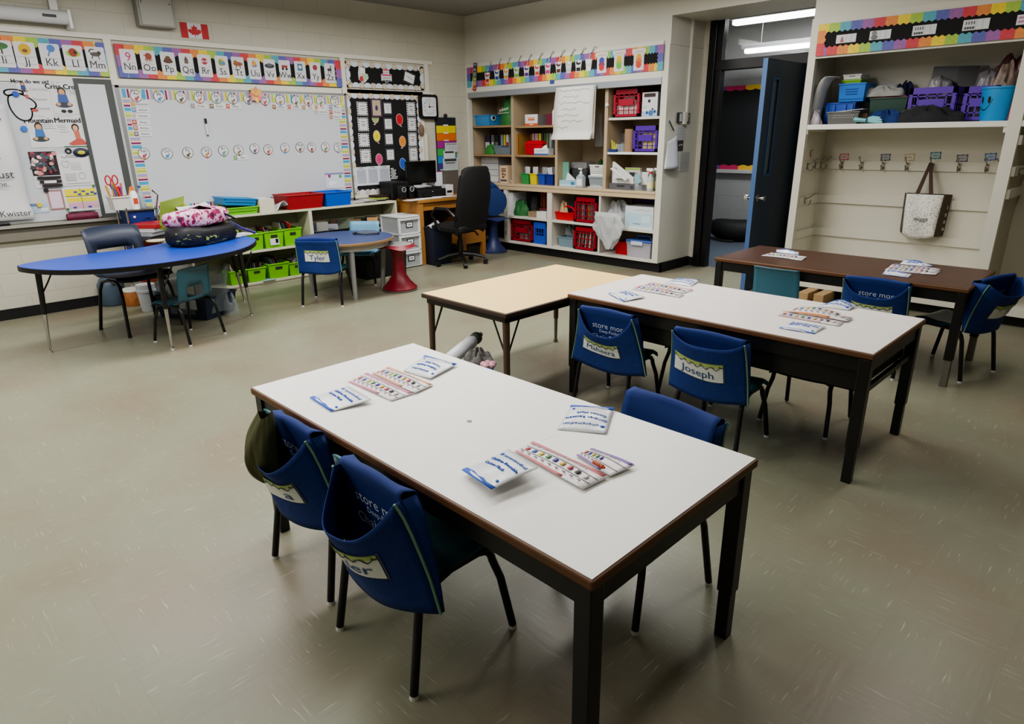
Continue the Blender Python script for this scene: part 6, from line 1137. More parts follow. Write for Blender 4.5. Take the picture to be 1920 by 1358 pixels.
a2, c2_, _, z1 = zA(670, 430, 985, 565, Y+.2); t = tub('green_basket', 'lime green basket nested on top of the bright blue basket', 'basket', ((a2+c2_)/2, Y+.3, zt2+.003), c2_-a2-.012, .2, (z1-zt2)*.4, (130, 186, 50), slot=False, tw=.97)
t = tub('white_basket', 'white basket at the top of the stack on the cubby shelf', 'basket', ((a2+c2_)/2, Y+.3, zt2+.006+(z1-zt2)*.4), c2_-a2-.02, .2, (z1-zt2)*.58, (214, 214, 210), slot=True, tw=.97)
a, c, _, z1 = zA(415, 1005, 925, 1215, Y); t = tub('grey_basket', 'grey perforated basket at the front left of the cubby shelf', 'basket', ((a+c)/2, Y+.07, S), c-a, .12, z1-S-.004, (92, 92, 90), slot=False, tw=.9); b = MB().use(mat((170, 168, 164), .7)); W = (c-a)*.5
for k in range(3):
    for i in range(12-2*(k == 2)): b.box((-W*.62+i*W*.11+(k % 2)*.006, -.0605, .05+.018*k), (-W*.62+i*W*.11+.007+(k % 2)*.006, -.052, .057+.018*k))
b.build('holes', t); o = MB().use(pm((200, 198, 196))).box((-.12, -.05, 0), (.13, .05, .006)).build('paper'); o.location = ((a+c)/2+.03, Y+.07, z1); o.rotation_euler.y = -.08; tag(o, 'papers laid on top of the grey perforated basket', 'paper')
a, c, _, z1 = zA(885, 1105, 1330, 1215, Y); t = thing('glove', 'pale teal rubber glove at the front edge of the cubby shelf', 'glove', ((a+c)/2, Y+.0, S)); w = c-a; b = MB().use(mat((130, 190, 196), .5))
b.grid(lambda u, v: ((-.5+.45*v)*w, -.02+.04*math.cos(2*PI*u), .022+.02*math.sin(2*PI*u)*(1-.2*v)+.012*(1-v)), 12, 6)
for k, (dx, z) in enumerate(((.5, .012), (.46, .03), (.38, .046), (.2, .05))): b.tube([(-.06*w, -.02+.01*k, .02+.006*k), (dx*w*.6, -.025+.01*k, z), (dx*w, -.03+.012*k, z-.004)], [.014, .012, .008], 7)
b.build('glove_body', t, smooth=True)
carton('brown_box', 'small brown box behind the teal glove', 'box', *[cx(1500+x/8.486, 217, Y+.1) for x in (990, 1065)], S, S+.085, Y+.1, .06, (140, 104, 80))
clothheap('blue_cloth', 'rumpled dark blue cloth on the cubby shelf', 'cloth', (cx(1661, 220, Y+.05), Y+.07, S), .16, .07, .085, (24, 50, 104), 43)
a, c, _, z1 = zA(1100, 790, 1700, 1030, Y+.2); t = tub('green_tub', 'dark green tub with a red edge behind the blue cloth', 'tub', ((a+c)/2, Y+.3, S), c-a, .2, z1-S, (20, 62, 50), slot=False, tw=.92); MB().use(mat((120, 40, 50), .5)).box((-(c-a)*.4, -.1, z1-S+.002), ((c-a)*.47, .1, z1-S+.01)).build('red_edge', t)
zg = z1
t = thing('clear_dome', 'round clear plastic dome leaning behind the dark green tub', 'dome', (cx(1666, 162, Y+.42), Y+.44, S)); b = MB().use(CLEAR); r = .105; b.tube([(r*math.cos(a), .0, .235+r*math.sin(a)) for a in [2*PI*i/24 for i in range(24)]], .006, 6, True); b.cyl((0, 0, .235), (0, .004, .235), r, n=24); b.build('dome_body', t, smooth=True); MB().use(mat((60, 64, 76), .6)).box((-.05, -.01, 0), (.05, .01, .14)).build('stand', t)
clothheap('knit_hat', 'pale grey hat lying on the dark green tub', 'hat', (cx(1655, 178, Y+.25), Y+.26, zg+.012), .17, .09, .07, (150, 150, 146), 44)
clothheap('navy_cloth', 'dark navy cloth showing behind the purple crate', 'cloth', (cx(1695, 178, Y+.4), Y+.42, S), .12, .07, .26, (30, 38, 70), 45)
a, c, _, z1 = zB(100, 615, 835, 1130, Y+.12); crate('left purple crate on the cubby shelf', a, c, S, z1, Y+.12, (88, 40, 160), .3, 'purple crates on the cubby shelf')
xm = (a+c)/2; bagblob('clear_bag', 'clear bag of grey packets bulging from the left purple crate', 'bag', (xm, Y+.27, S+.02), (c-a)*.38, .09, z1-S+.06, (120, 118, 120), 46, .6, .14, m=mat((140, 138, 142), .25, alpha=.7, bump=.6, bs=20))
o = MB().use(mat((30, 31, 33), .35)).box((-.16, 0, 0), (.17, .006, .34)).build('black_folder'); o.location = (xm+.05, Y+.36, S+.1); o.rotation_euler = (-.1, .05, 0); tag(o, 'shiny black folder standing in the left purple crate', 'folder')
o = MB().use(mat((60, 60, 62), .2, alpha=.55)).box((-.12, 0, 0), (.1, .004, .33)).build('plastic_sleeve'); o.location = (c+.02, Y+.34, S+.1); o.rotation_euler = (-.1, .05, 0); tag(o, 'dark plastic sleeve standing between the purple crates', 'sleeve')
a, c2x, _, z1 = zB(930, 595, 1500, 1140, Y+.12); crate('right purple crate half behind the smiling bucket', a+.01, c2x, S, z1, Y+.12, (88, 40, 160), .3, 'purple crates on the cubby shelf')
bagblob('clear_bag', 'clear bag of oddments in the right purple crate', 'bag', ((a+c2x)/2, Y+.27, S+.02), .1, .09, z1-S+.09, (110, 106, 104), 47, .6, .14, m=mat((130, 124, 130), .25, alpha=.7, bump=.6, bs=20))
m_ = mat((36, 36, 40), .85, var=.3, vs=14, bump=.4, bs=30)
clothheap('black_coat', 'black coat piled on the front of the cubby shelf', 'coat', (cx(1737, 215, Y+.03), Y+.06, S), .24, .08, .1, (26, 26, 30), 48, m=m_); clothheap('grey_hood', 'charcoal grey hat lying on top of the black coat', 'hat', (cx(1726, 202, Y+.06), Y+.09, S+.07), .14, .05, .045, (66, 66, 66), 49)
a, c, _, z1 = zB(1180, 600, 1880, 1150, Y+.06); r = (c-a)/2*.97; t = thing('smiley_bucket', 'sky blue bucket with a smiling face at the right end of the cubby shelf', 'bucket', ((a+c)/2-.01, Y+.16, S)); h = z1-S; bl = mat((50, 140, 196), .45)
MB().use(bl).lathe([(r*.80, 0), (r*.83, .01), (r*.97, h-.015), (r*1.02, h-.014), (r*1.02, h), (r*.96, h), (r*.8, .012)], 36).build('bucket_body', t, smooth=True)
def on_b(th, z): R_b = r*(.80+.17*z/h)+.003; return Vector((R_b*math.sin(th), -R_b*math.cos(th), z))
b = MB().use(BLACK)
for th in (-.92, -.42): b.poly([on_b(th+.09*math.cos(k*PI/8), h*.62+.026*math.sin(k*PI/8)) for k in range(16)])
for k in range(12):
    t0, t1 = -1.05+.07*k, -1.05+.07*(k+1); f = lambda q: h*.32+.06*((q+.75)/.4)**2*.75
    b.add([on_b(t0, f(t0)-.004), on_b(t1, f(t1)-.004), on_b(t1, f(t1)+.004), on_b(t0, f(t0)+.004)], [(0, 1, 2, 3)])
b.build('face', t)
clothheap('snack_bag', 'clear bag of colourful red and yellow items heaped in the smiling bucket', 'bag', ((a+c)/2, Y+.17, S+.02), r*.85, r*.8, h+.06, (170, 110, 90), 50, m=mat((150, 132, 122), .3, alpha=.7, var=.7, vs=30, bump=.5, bs=20))
clothheap('maroon_bag', 'dark maroon plastic bag behind the smiling bucket', 'bag', ((a+c)/2-.03, Y+.36, S), .15, .09, .37, (84, 18, 24), 51, m=mat((84, 18, 24), .25, var=.3, vs=8))
o = MB().use(mat((170, 80, 96), .7)).box((-.004, -.04, 0), (.012, .06, .22)).build('pink_folder'); o.location = (XC-.025, Y+.1, S); o.rotation_euler.y = .05; tag(o, 'pink folder squeezed between the smiling bucket and the cubby wall', 'folder')
# ================================================================ LOW BOOKCASE along the left wall
XBF = -6.82; BT = .765; Ya, Ym, Yz = 2.30, 3.635, 4.80; M1, M0 = .383, .05
bc = thing('bookcase', 'low long cream bookcase under the whiteboard holding green bins', 'bookcase', (0, 0, 0)); BC = mat((196, 194, 170), .5, var=.04, vs=4)
def bp_(name, *boxes, m=BC, bev=.002):
    b = MB().use(m)
    for a, c in boxes: b.box(a, c)
    return b.build(name, bc, bev=bev)
XW = XL+.095
bp_('top', ((XW, Ya, BT-.024), (XBF, Yz, BT))); bp_('end_panel', ((XW, Yz-.024, 0), (XBF, Yz, BT-.024))); bp_('end_panel', ((XW, Ya, 0), (XBF, Ya+.024, BT-.024))); bp_('divider', ((XW+.01, Ym-.02, M0), (XBF-.001, Ym+.02, BT-.024)))
bp_('shelf', ((XW+.01, Ya+.024, M1-.022), (XBF-.002, Ym-.02, M1))); bp_('shelf', ((XW+.01, Ym+.02, M1-.022), (XBF-.002, Yz-.024, M1))); bp_('bottom_shelf', ((XW+.01, Ya+.024, M0-.024), (XBF-.002, Yz-.024, M0))); bp_('back_panel', ((XW, Ya+.024, .0), (XW+.01, Yz-.024, BT-.024)), m=mat((150, 148, 124), .7)); bp_('plinth', ((XBF-.03, Ya+.024, 0), (XBF-.012, Yz-.024, M0-.0245)))
LIME = (116, 190, 34)
def fx(px, py, X=XBF+.0): return onx(px, py, X)
def gbin(label, px0, py0, px1, py1, z, nb, seed, last=None):
    cy_ = (py0+py1)/2; a = fx(px0, cy_).y; c = fx(px1, cy_).y; zt = fx((px0+px1)/2, py0+3).z; w = c-a-.006; h = max(.14, zt-z); D = .3
    t = tub('green_bin', label, 'bin', (XBF-D/2-.012, (a+c)/2, z+.002), w, D, h, LIME, PI/2, True, 'lime green book bins', .86)
    rnd = random.Random(seed)
    ln = rnd.choice((-1, 1))
    for k in range(nb+3):
        book('thin book leaning in the '+label.split(' with')[0], XBF-.05-rnd.uniform(0, .05), a+.05+(c-a-.1)*(k+.2)/(nb+3), z+.03, rnd.uniform(.006, .012), h+rnd.uniform(-.02, .05), .18, rnd.choice(BOOKC), 'books in the lime green bins', ln*rnd.uniform(.1, .4), rz=PI/2)
    return t
gbin('lime green bin half hidden by the blue table, middle shelf', 470, 435.7, 496.5, 468, M1, 4, 1)
t = gbin('lime green bin with a black and white sticker, middle shelf', 496.5, 430.6, 534.7, 463, M1, 5, 2)
MB().use(pm((206, 208, 206))).box((-.05, -.146, .03), (.05, -.141, .1)).build('sticker', t); MB().use(BLACK).box((.01, -.147, .05), (.04, -.1445, .095)).build('sticker_print', t)
gbin('lime green bin holding a red book, middle shelf', 533.5, 425.5, 568, 457, M1, 1, 3)
y = fx(551, 420).y; book('red book sticking out of the rightmost middle-shelf bin', XBF-.2, y-.05, M1+.07, .14, .2, .02, (170, 30, 36), None, .15)
gbin('lime green bin beside the wrapped tote, bottom shelf', 432, 505, 466, 536, M0, 3, 4)
gbin('lime green bin with a pink book, second on the bottom shelf', 465.5, 499.8, 502, 530.5, M0, 4, 5)
gbin('lime green bin third on the bottom shelf', 504.6, 491, 545, 523, M0, 5, 6); gbin('lime green bin behind the blue-pouched chair, bottom shelf', 543.6, 489, 576, 516.5, M0, 3, 7)
p = fx(507, 525); tag(MB().use(mat((150, 176, 186), .6)).box((XBF-.2, p.y-.08, M0+.001), (XBF+.015, p.y+.06, M0+.006)).build('leaflet'), 'pale blue leaflet on the bottom shelf between green bins', 'leaflet')
for k, (y0, y1) in enumerate(((Ym+.04, Ym+.56), (Ym+.58, Yz-.04))):
    t = tub('black_bin', ('left', 'right')[k]+' of two black book bins on the right side of the low bookcase', 'bin', (XBF-.17, (y0+y1)/2, M1+.002), y1-y0-.02, .28, .115, (26, 26, 28), PI/2, False, 'black book bins'); 
    for q in (-.13, .12): MB().use(pm((170, 172, 172))).box((q-.07, -.147, .055), (q+.07, -.141, .085)).build('label_strip', t)
    rnd = random.Random(60+k)
    for i in range(10): book('thin book standing in the %s black book bin' % ('left', 'right')[k], XBF-.27+.2*rnd.random(), y0+.02+.044*i, M1+.02, .008, rnd.uniform(.15, .2), .13, rnd.choice(BOOKC), 'books in the black book bins', rnd.uniform(-.5, .3), rz=rnd.uniform(-.9, -.3))
# on top of the bookcase
def onbox(px0, py0, px1, py1, X=XBF): a = fx(px0, (py0+py1)/2, X).y; c = fx(px1, (py0+py1)/2, X).y; return a, c, fx((px0+px1)/2, py0, X).z
a, c, zt = onbox(424, 390, 487, 407); tub('green_tray', 'shallow lime green paper tray on the left end of the low bookcase', 'tray', (XBF-.15, (a+c)/2, BT+.001), c-a, .28, .075, (112, 190, 44), PI/2, False, None, .9, ribs=True)
t = tub('blue_tray', 'shallow sky blue tray tilted on top of the lime green tray', 'tray', (XBF-.17, (a+c)/2+.0, BT+.09), c-a, .28, .075, (50, 130, 190), PI/2, False, None, .9, ribs=True); t.rotation_euler = (0, .0, PI/2); t.rotation_euler.y = .1
for k in range(3): o = MB().use(pm((206, 208, 208))).box((-.1, -.15, 0), (.1, .15, .003)).build('paper'); o.location = (XBF-.15, (a+c)/2-.04, BT+.03+.012*k); tag(o, 'papers lying in the lime green tray', 'paper', 'papers in the lime green tray')
a, c, zt = onbox(488, 377, 516, 400); o = MB().use(mat((204, 200, 178), .6)).box((XBF-.26, a, BT+.001), (XBF-.012, c, BT+.135)).build('cream_box'); tag(o, 'cream paper-filled box between the trays and the red tote', 'box'); MB().use(pm((214, 214, 208))).box((XBF-.25, a+.01, BT+.136), (XBF-.02, c-.01, BT+.14)).build('top_sheet', o)
a, c, zt = onbox(518, 383, 553, 396); b = MB().use(pm((208, 210, 214))); b.grid(lambda u, v: (XBF-.24+.22*u, a+(c-a)*v, BT+.004+.1*math.sin(PI*min(1, v*1.05))**2*(.4+.6*u)), 6, 14); tag(b.build('paper', smooth=True, solid=.002), 'curled white paper beside the red tote', 'paper')
a, c, zt = onbox(537, 368, 607, 393); t = tub('red_tote', 'large red plastic tote on top of the low bookcase', 'tote', (XBF-.16, (a+c)/2+.01, BT+.001), c-a, .33, .155, (150, 28, 34), PI/2, False, 'plastic totes on the low bookcase', .88)
a2, c2_, zt = onbox(611, 363, 660, 388); tub('blue_tote', 'blue plastic tote next to the red one on the low bookcase', 'tote', (XBF-.16, (a2+c2_)/2, BT+.001), c2_-a2, .33, .155, (26, 84, 184), PI/2, False, 'plastic totes on the low bookcase', .9)
rnd = random.Random(70)
for k in range(7):
    a = fx(668+9*k, 380).y; o = MB().use(pm(((206, 206, 200), (190, 176, 170), (200, 204, 206))[k % 3])).box((-.1, -.14, 0), (.1, .14, .003)).build('paper'); o.location = (XBF-.17, min(a, Yz-.2), BT+.002+.004*k); o.rotation_euler.z = rnd.uniform(-.3, .3); tag(o, 'loose papers spread over the right end of the low bookcase', 'paper', 'loose papers on the low bookcase')
o = MB().use(mat((150, 176, 50), .6)).box((-.08, -.1, 0), (.08, .1, .006)).build('lime_folder'); o.location = (XBF-.14, fx(721, 372).y, BT+.031); tag(o, 'lime green folder at the right end of the low bookcase', 'folder'); o = MB().use(mat((50, 30, 26), .6)).box((-.09, -.12, 0), (.09, .12, .025)).build('brown_folder'); o.location = (XBF-.22, fx(727, 368).y+.05, BT+.038); tag(o, 'dark brown folder lying beside the black subwoofer', 'folder')
# ================================================================ drawer tower
Pa, Pb = onz(755.6, 505), onz(790.6, 498); XT = (Pa.x+Pb.x)/2; t = thing('drawer_tower', 'white three-drawer plastic tower in front of the desk', 'drawers', (XT-.19, (Pa.y+Pb.y)/2, 0)); hw = (Pb.y-Pa.y)/2+.01; WP = mat((206, 208, 210), .4); th = .62
for k in range(3):
    z0 = .01+k*.2; b = MB().use(WP)
    for sx in (-1, 1):
        for sy in (-1, 1): b.box((sx*.19, sy*hw, z0), (sx*.165, sy*(hw-.03), z0+.2))
    b.box((-.19, -hw, z0+.185), (.19, hw, z0+.205)); b.box((-.19, -hw, z0), (.19, hw, z0+.008)); b.build('frame', t, bev=.004)
    b = MB().use(FROST); b.box((-.165, -hw+.012, z0+.012), (.18, hw-.012, z0+.18)); d = b.build('drawer', t); MB().use(WP).box((.18, -hw+.02, z0+.155), (.2, hw-.02, z0+.18)).build('pull', d, bev=.004)
    o = MB().use(BLACK).box((.181, -.05, z0+.07), (.186, .05, z0+.135)); o.use(pm((210, 212, 212))).box((.186, -.04, z0+.078), (.1875, .04, z0+.127)); o.use(pm((100, 100, 104))).box((.1875, -.02, z0+.098), (.188, .02, z0+.108)); o.build('label_holder', d)
# ================================================================ desk and what stands on it
OAK = mat((164, 116, 62), .45, var=.18, vs=8); XD_ = -6.45; DY0, DY1, DZ = 4.86, 5.95, .78
t = thing('desk', 'light oak teacher desk in the room corner', 'desk', (0, 0, 0)); MB().use(OAK).box((XL+.03, DY0, DZ-.035), (XD_, DY1, DZ)).build('desktop', t, bev=.004)
b = MB().use(OAK); b.box((XL+.05, DY0+.02, .35), (XD_-.06, DY0+.045, DZ-.035)); b.build('side_panel', t); b = MB().use(OAK).box((XD_-.05, DY0+.06, DZ-.13), (XD_-.03, DY1-.06, DZ-.035)); b.build('front_rail', t)
for x, y in ((XD_-.04, DY0+.04), (XD_-.04, DY1-.04), (XL+.1, DY0+.04), (XL+.1, DY1-.04)): MB().use(OAK).box((x-.03, y-.03, 0), (x+.03, y+.03, DZ-.035)).build('leg', t, bev=.003)
MB().use(OAK).box((XL+.1, DY1-.42, .17), (XD_-.02, DY1-.02, DZ-.13)).build('drawer_pedestal', t); MB().use(OAK).box((XD_-.06, DY1-.4, 0), (XD_-.02, DY1-.35, .17)).build('leg', t)
dx = lambda px, py, X: onx(px, py, X)
PB = mat((18, 18, 20), .35)
q = dx(731, 360, -6.92); q2 = dx(764, 360, -6.92); b = MB().use(mat((20, 20, 22), .5)).box((-7.15, q.y, DZ+.001), (-6.88, q2.y-.01, DZ+.2)); tag(b.build('subwoofer', bev=.012), 'black subwoofer box at the left end of the desk', 'speaker')
for i, (px, l) in enumerate(((757.5, 'left'), (772.5, 'right'))):
    p = dx(px, 362, -6.72); t = thing('speaker', l+' small black desk speaker with a silver ring', 'speaker', (-6.76, p.y, DZ+.001), group='small desk speakers'); MB().use(PB).taper(0, 0, 0, .16, .05, .04, .04, .044).build('speaker_body', t, bev=.012)
    MB().use(mat((190, 192, 194), .3, .6)).tube([(.046, .028*math.cos(a), .115+.028*math.sin(a)) for a in [2*PI*k/20 for k in range(20)]], .006, 6, True).build('ring', t, smooth=True); MB().use(mat((90, 92, 96), .4, .5)).ball((.042, 0, .115), .011, 10).build('cone', t, smooth=True)
a = dx(763, 320, -6.95); c = dx(818, 320, -6.95); zt = dx(790, 302, -6.95).z; zb_ = dx(790, 344, -6.95).z; yc = (a.y+c.y)/2; w = (c.y-a.y)/2
t = thing('monitor', 'black flat computer monitor on the desk', 'monitor', (-6.97, yc, DZ+.001)); MB().use(mat((14, 14, 15), .3)).box((-.02, -w, zb_-DZ), (.02, w, zt-DZ)).build('screen_body', t, bev=.006); MB().use(mat((8, 8, 9), .15)).box((.02, -w+.012, zb_-DZ+.016), (.022, w-.012, zt-DZ-.012)).build('screen', t); MB().use(PB).box((-.03, -.03, 0), (-.01, .03, zb_-DZ+.1)).build('stand', t); MB().use(PB).box((-.1, -.12, 0), (.1, .12, .012)).build('stand_base', t); MB().use(pm((150, 150, 152))).box((.02, -.01, zb_-DZ-.02), (.024, .06, zb_-DZ)).build('sticker', t)
a = dx(783, 362, -6.68); c = dx(835, 362, -6.68); yc = (a.y+c.y)/2; w = (c.y-a.y)/2; t = thing('printer', 'black desktop printer with papers on its lid', 'printer', (-6.78, yc, DZ+.001)); MB().use(mat((22, 22, 24), .4)).box((-.16, -w, 0), (.12, w, .1)).build('printer_body', t, bev=.012); MB().use(mat((34, 34, 36), .4)).box((-.16, -w+.02, .1), (.06, w-.02, .122)).build('scanner_lid', t, bev=.006); MB().use(PB).box((.12, -w*.7, .02), (.13, w*.7, .05)).build('paper_slot', t); MB().use(mat((140, 140, 140), .4)).box((.121, -.01, .066), (.1225, .01, .076)).build('button', t)
for k in range(2): o = MB().use(pm((190, 192, 198))).box((-.09, -.12, 0), (.09, .12, .004)).build('paper'); o.location = (-6.84, yc-.06, DZ+.125+.008*k); o.rotation_euler = (0, .05, .2-.3*k); tag(o, 'papers lying on the printer lid', 'paper', 'papers on the printer lid')
for k, px in enumerate((780, 806, 835)): o = MB().use(pm((214, 215, 218))).box((-.08, -.14, 0), (.07, .14, .003)).build('paper'); p = dx(px, 374, XD_-.08); o.location = (XD_-.09, min(p.y, DY1-.2), DZ+.002+.003*k); o.rotation_euler.z = .1-.15*k; tag(o, 'white papers along the front edge of the desk', 'paper', 'papers along the desk edge')
a = dx(816, 330, -6.95).y; c = dx(833, 330, -6.95).y; o = MB().use(pm((206, 208, 212))).box((-6.99, a, DZ+.001), (-6.95, c, DZ+.28)); o.use(pm((190, 80, 130))).box((-6.99, a, DZ+.28), (-6.95, c, DZ+.285)); tag(o.build('binder'), 'white binder with a pink top edge standing behind the printer', 'binder')
a = dx(834, 335, -6.9).y; c = dx(858, 335, -6.9).y; o = MB().use(mat((90, 84, 78), .5)).box((-7.0, a, DZ+.001), (-6.88, c, DZ+.3)); o.use(pm((170, 196, 186))).box((-7.0, a+.01, DZ+.3), (-6.9, c-.01, DZ+.312)); tag(o.build('magazine_file'), 'brown magazine file with pale papers standing on the desk', 'file')
a = dx(836, 360, -6.75).y; c = dx(850, 360, -6.75).y; o = MB().use(pm((200, 202, 204))).box((-6.86, a, DZ+.001), (-6.75, c, DZ+.13)); o.use(BLACK).box((-6.75, a+.02, DZ+.03), (-6.748, c-.02, DZ+.06)); tag(o.build('label_printer', bev=.008), 'small white machine beside the printer', 'machine')
# recycling bin under the desk
t = thing('recycling_bin', 'dark navy bin with folded newspapers in the desk kneehole', 'bin', (-6.42, 5.07, 0)); openbox(MB().use(mat((20, 28, 48), .5)), .28, .3, .46, .85, .85).build('bin_body', t)
for k in range(4):
    b = MB().use(mat(((190, 190, 186), (160, 162, 164))[k % 2], .8)); b.grid(lambda u, v: (-.1+.2*u, -.11+.03*k+.05*v, .4+.12*math.sin(PI*u)*(.6+.1*k)+.02*v), 8, 3); o = b.build('newspaper', smooth=True, solid=.004); o.location = (-6.42, 5.07, 0); tag(o, 'folded newspapers sticking out of the dark navy bin', 'newspaper', 'newspapers in the navy bin')
# ================================================================ office chair
ox, oy = -6.17, 5.24; t = thing('office_chair', 'black high-backed office chair on casters at the desk', 'office chair', (ox, oy, 0), PI/2+.12); OB = mat((20, 20, 21), .75, var=.2, vs=30, bump=.15, bs=200); PLB = mat((18, 18, 19), .4)
def obk(u, v):
    s = u*2-1; z = .45+.72*v; wd = .235+.03*math.sin(PI*min(1, v*1.1))-.03*max(0, v-.85)/.15; return (s*wd, -.2-.12*v-.03*math.sin(PI*v)+.05*s*s, z-(.06*abs(s)**4 if v < .1 else 0)+(-.04*abs(s)**5 if v > .9 else 0))
b = MB().use(OB); b.grid(obk, 14, 16); b.build('backrest', t, smooth=True, solid=.075, bev=.02)
b = MB().use(OB); b.grid(lambda u, v: ((u*2-1)*.245, -.24+.48*v, .45+.02*math.sin(PI*u)-.05*max(0, v-.8)*4*.2), 10, 8); b.build('seat', t, smooth=True, solid=.08, bev=.02)
for s in (-1, 1): MB().use(PLB).tube([(s*.25, -.2, .5), (s*.3, -.2, .62), (s*.31, -.1, .7), (s*.31, .08, .7), (s*.3, .16, .62), (s*.24, .12, .45), (s*.2, .05, .42)], .02, 8).build('armrest', t, smooth=True)
b = MB().use(PLB); b.cyl((0, 0, .12), (0, 0, .3), .032, n=16); b.cyl((0, 0, .28), (0, 0, .42), .022, n=14); b.box((-.1, -.1, .385), (.1, .1, .415)); b.build('gas_post', t, smooth=True); MB().use(PLB).tube([(.08, -.02, .4), (.22, -.06, .38), (.25, -.08, .33)], .012, 6).build('lever', t, smooth=True)
for k in range(5):
    a = 2*PI*k/5+.3; d = Vector((math.cos(a), math.sin(a), 0)); b = MB().use(PLB); b.tube([d*.03+Vector((0, 0, .13)), d*.17+Vector((0, 0, .12)), d*.31+Vector((0, 0, .085))], [.03, .024, .018], 8); sp = b.build('base_spoke', t, smooth=True)
    n_ = Vector((-d.y, d.x, 0)); c = d*.31+Vector((0, 0, .03)); MB().use(PLB).cyl(c-n_*.022, c+n_*.022, .03, n=16).build('caster', sp, smooth=True)
# ================================================================ wobble stools
def wobble(label, loc, col, top, lobes=4, group=None, h=.47, rot=None, rim=(110, 108, 106)):
    t = thing('wobble_stool', label, 'stool', loc, .4, group)
    if rot: t.rotation_euler = rot
    m = mat(col, .42); MB().use(m).lathe([(.175, .012), (.178, .03), (.155, .05), (.11, .1), (.075, .16), (.062, .22), (.06, .36), (.075, h-.06), (.1, h-.04)], 32).build('column', t, smooth=True)
    MB().use(mat(rim, .6)).lathe([(.16, 0), (.178, .004), (.18, .014), (.17, .016)], 32).build('foot_rim', t, smooth=True)
    def seat(u, v):
        a = 2*PI*u; L = .5+.5*math.cos(lobes*a); r = (.06+.142*v)*(1+.10*L*v); return (r*math.cos(a), r*math.sin(a), h-.045+.04*v-.03*(1-L)*v*v*(v > .5)-.0*v)
    b = MB().use(m); b.grid(seat, 48, 8); b.grid(lambda u, v: Vector(seat(u, 1))*(1-v)+Vector((.15*math.cos(2*PI*u), .15*math.sin(2*PI*u), h+.004))*v, 48, 4); b.build('seat_rim', t, smooth=True)
    MB().use(mat(top, .7)).lathe([(.152, h-.004), (.15, h+.006), (.135, h+.01)], 32).build('seat_pad', t, smooth=True); return t
p = onz(750.5, 543); wobble('red wobble stool with a grey seat between the round table and the drawer tower', (p.x, p.y, 0), (122, 24, 38), (128, 124, 124), h=.468)
wobble('dark blue wobble stool standing against the cabinet beside the desk', (-6.48, 6.10, 0), (38, 48, 92), (90, 94, 108), group='dark blue wobble stools')
wobble('dark blue wobble stool lying on its side on top of the other blue one', (-6.33, 5.98, .68), (24, 50, 104), (60, 70, 90), group='dark blue wobble stools', rot=(0, -PI/2+.1, -.5), h=.42, rim=(24, 50, 104))
# ================================================================ round table surroundings
t = kid_chair('pale blue chair on the far side of the round table', (-6.2, 3.86, 0), math.radians(218), .97, mat((96, 150, 180), .42)); 
o = thing('fabric_bin', 'black fabric bin under the round table', 'bin', (-6.42, 4.18, 0), 0); openbox(MB().use(mat((18, 18, 19), .8, bump=.2, bs=60)), .42, .56, .34, .95, .95).build('bin_body', o)
q = onz(690, 438, ZR); t = thing('face_shield', 'clear face shield with a black band lying on the round table', 'face shield', (q.x, q.y, ZR), .7); b = MB().use(CLEAR); b.grid(lambda u, v: (.09*math.cos(PI*u), .05*math.sin(PI*u)-.03*v, .008+.035*v), 12, 4); b.build('visor', t, smooth=True, solid=.002); MB().use(BLACK).tube([(.12, -.01, .01), (.13, -.08, .012), (0, -.12, .012), (-.13, -.08, .012), (-.12, -.01, .01)], .009, 6).build('band', t, smooth=True)
# ================================================================ kidney table surroundings
NV = mat((38, 46, 64), .45, var=.06, vs=4)
t = thing('adult_chair', 'large dark slate plastic chair on the wall side of the blue kidney table', 'chair', (-6.02, 1.55, 0), math.radians(-79)); hs = .46
prof = [(.21, hs-.03), (.19, hs), (.05, hs-.01), (-.1, hs-.015), (-.17, hs), (-.2, hs+.04), (-.215, hs+.12), (-.225, hs+.2), (-.24, hs+.27), (-.27, hs+.38)]; n = len(prof)-1
def ach(u, v):
    k = min(int(v*n), n-1); f = v*n-k; y = prof[k][0]*(1-f)+prof[k+1][0]*f; z = prof[k][1]*(1-f)+prof[k+1][1]*f; s = u*2-1; return (s*.225, y+(.05*s*s if v > .5 else 0), z+(.02*abs(s)**3 if v < .45 else 0)-(.02*abs(s)**4 if v > .95 else 0))
b = MB().use(NV); b.grid(ach, 12, n, lambda i, j: 2 <= i <= 9 and 5 <= j <= 6); b.build('seat_shell', t, smooth=True, solid=.01, ang=70)
for s in (-1, 1):
    b = MB().use(TUBE); b.tube([(s*.235, -.23, .012), (s*.2, -.17, hs-.12), (s*.19, -.13, hs-.05), (s*.18, -.05, hs-.03), (s*.18, .08, hs-.03), (s*.19, .15, hs-.06), (s*.2, .18, hs-.13), (s*.225, .22, .012)], .0135, 10); lg = b.build('leg_frame', t, smooth=True, ang=60)
    for y in (-.23, .22): MB().use(BLACK).cyl((s*(.235 if y < 0 else .225), y, .014), (s*(.235 if y < 0 else .225), y, 0), .015, n=12).build('glide', lg)
kid_chair('teal chair with a slotted back tucked under the blue kidney table', (-5.39, 1.71, 0), math.radians(115), .9, mat((46, 88, 102), .42, var=.06, vs=4))
p = onz(388, 600); t = thing('storage_tote', 'dark blue tote wrapped in clear plastic on the floor beside the kidney table', 'tote', (p.x-.27, p.y+.03, 0), .5); openbox(MB().use(mat((26, 40, 66), .5)), .56, .4, .2, .88, .88).build('tote_body', t)
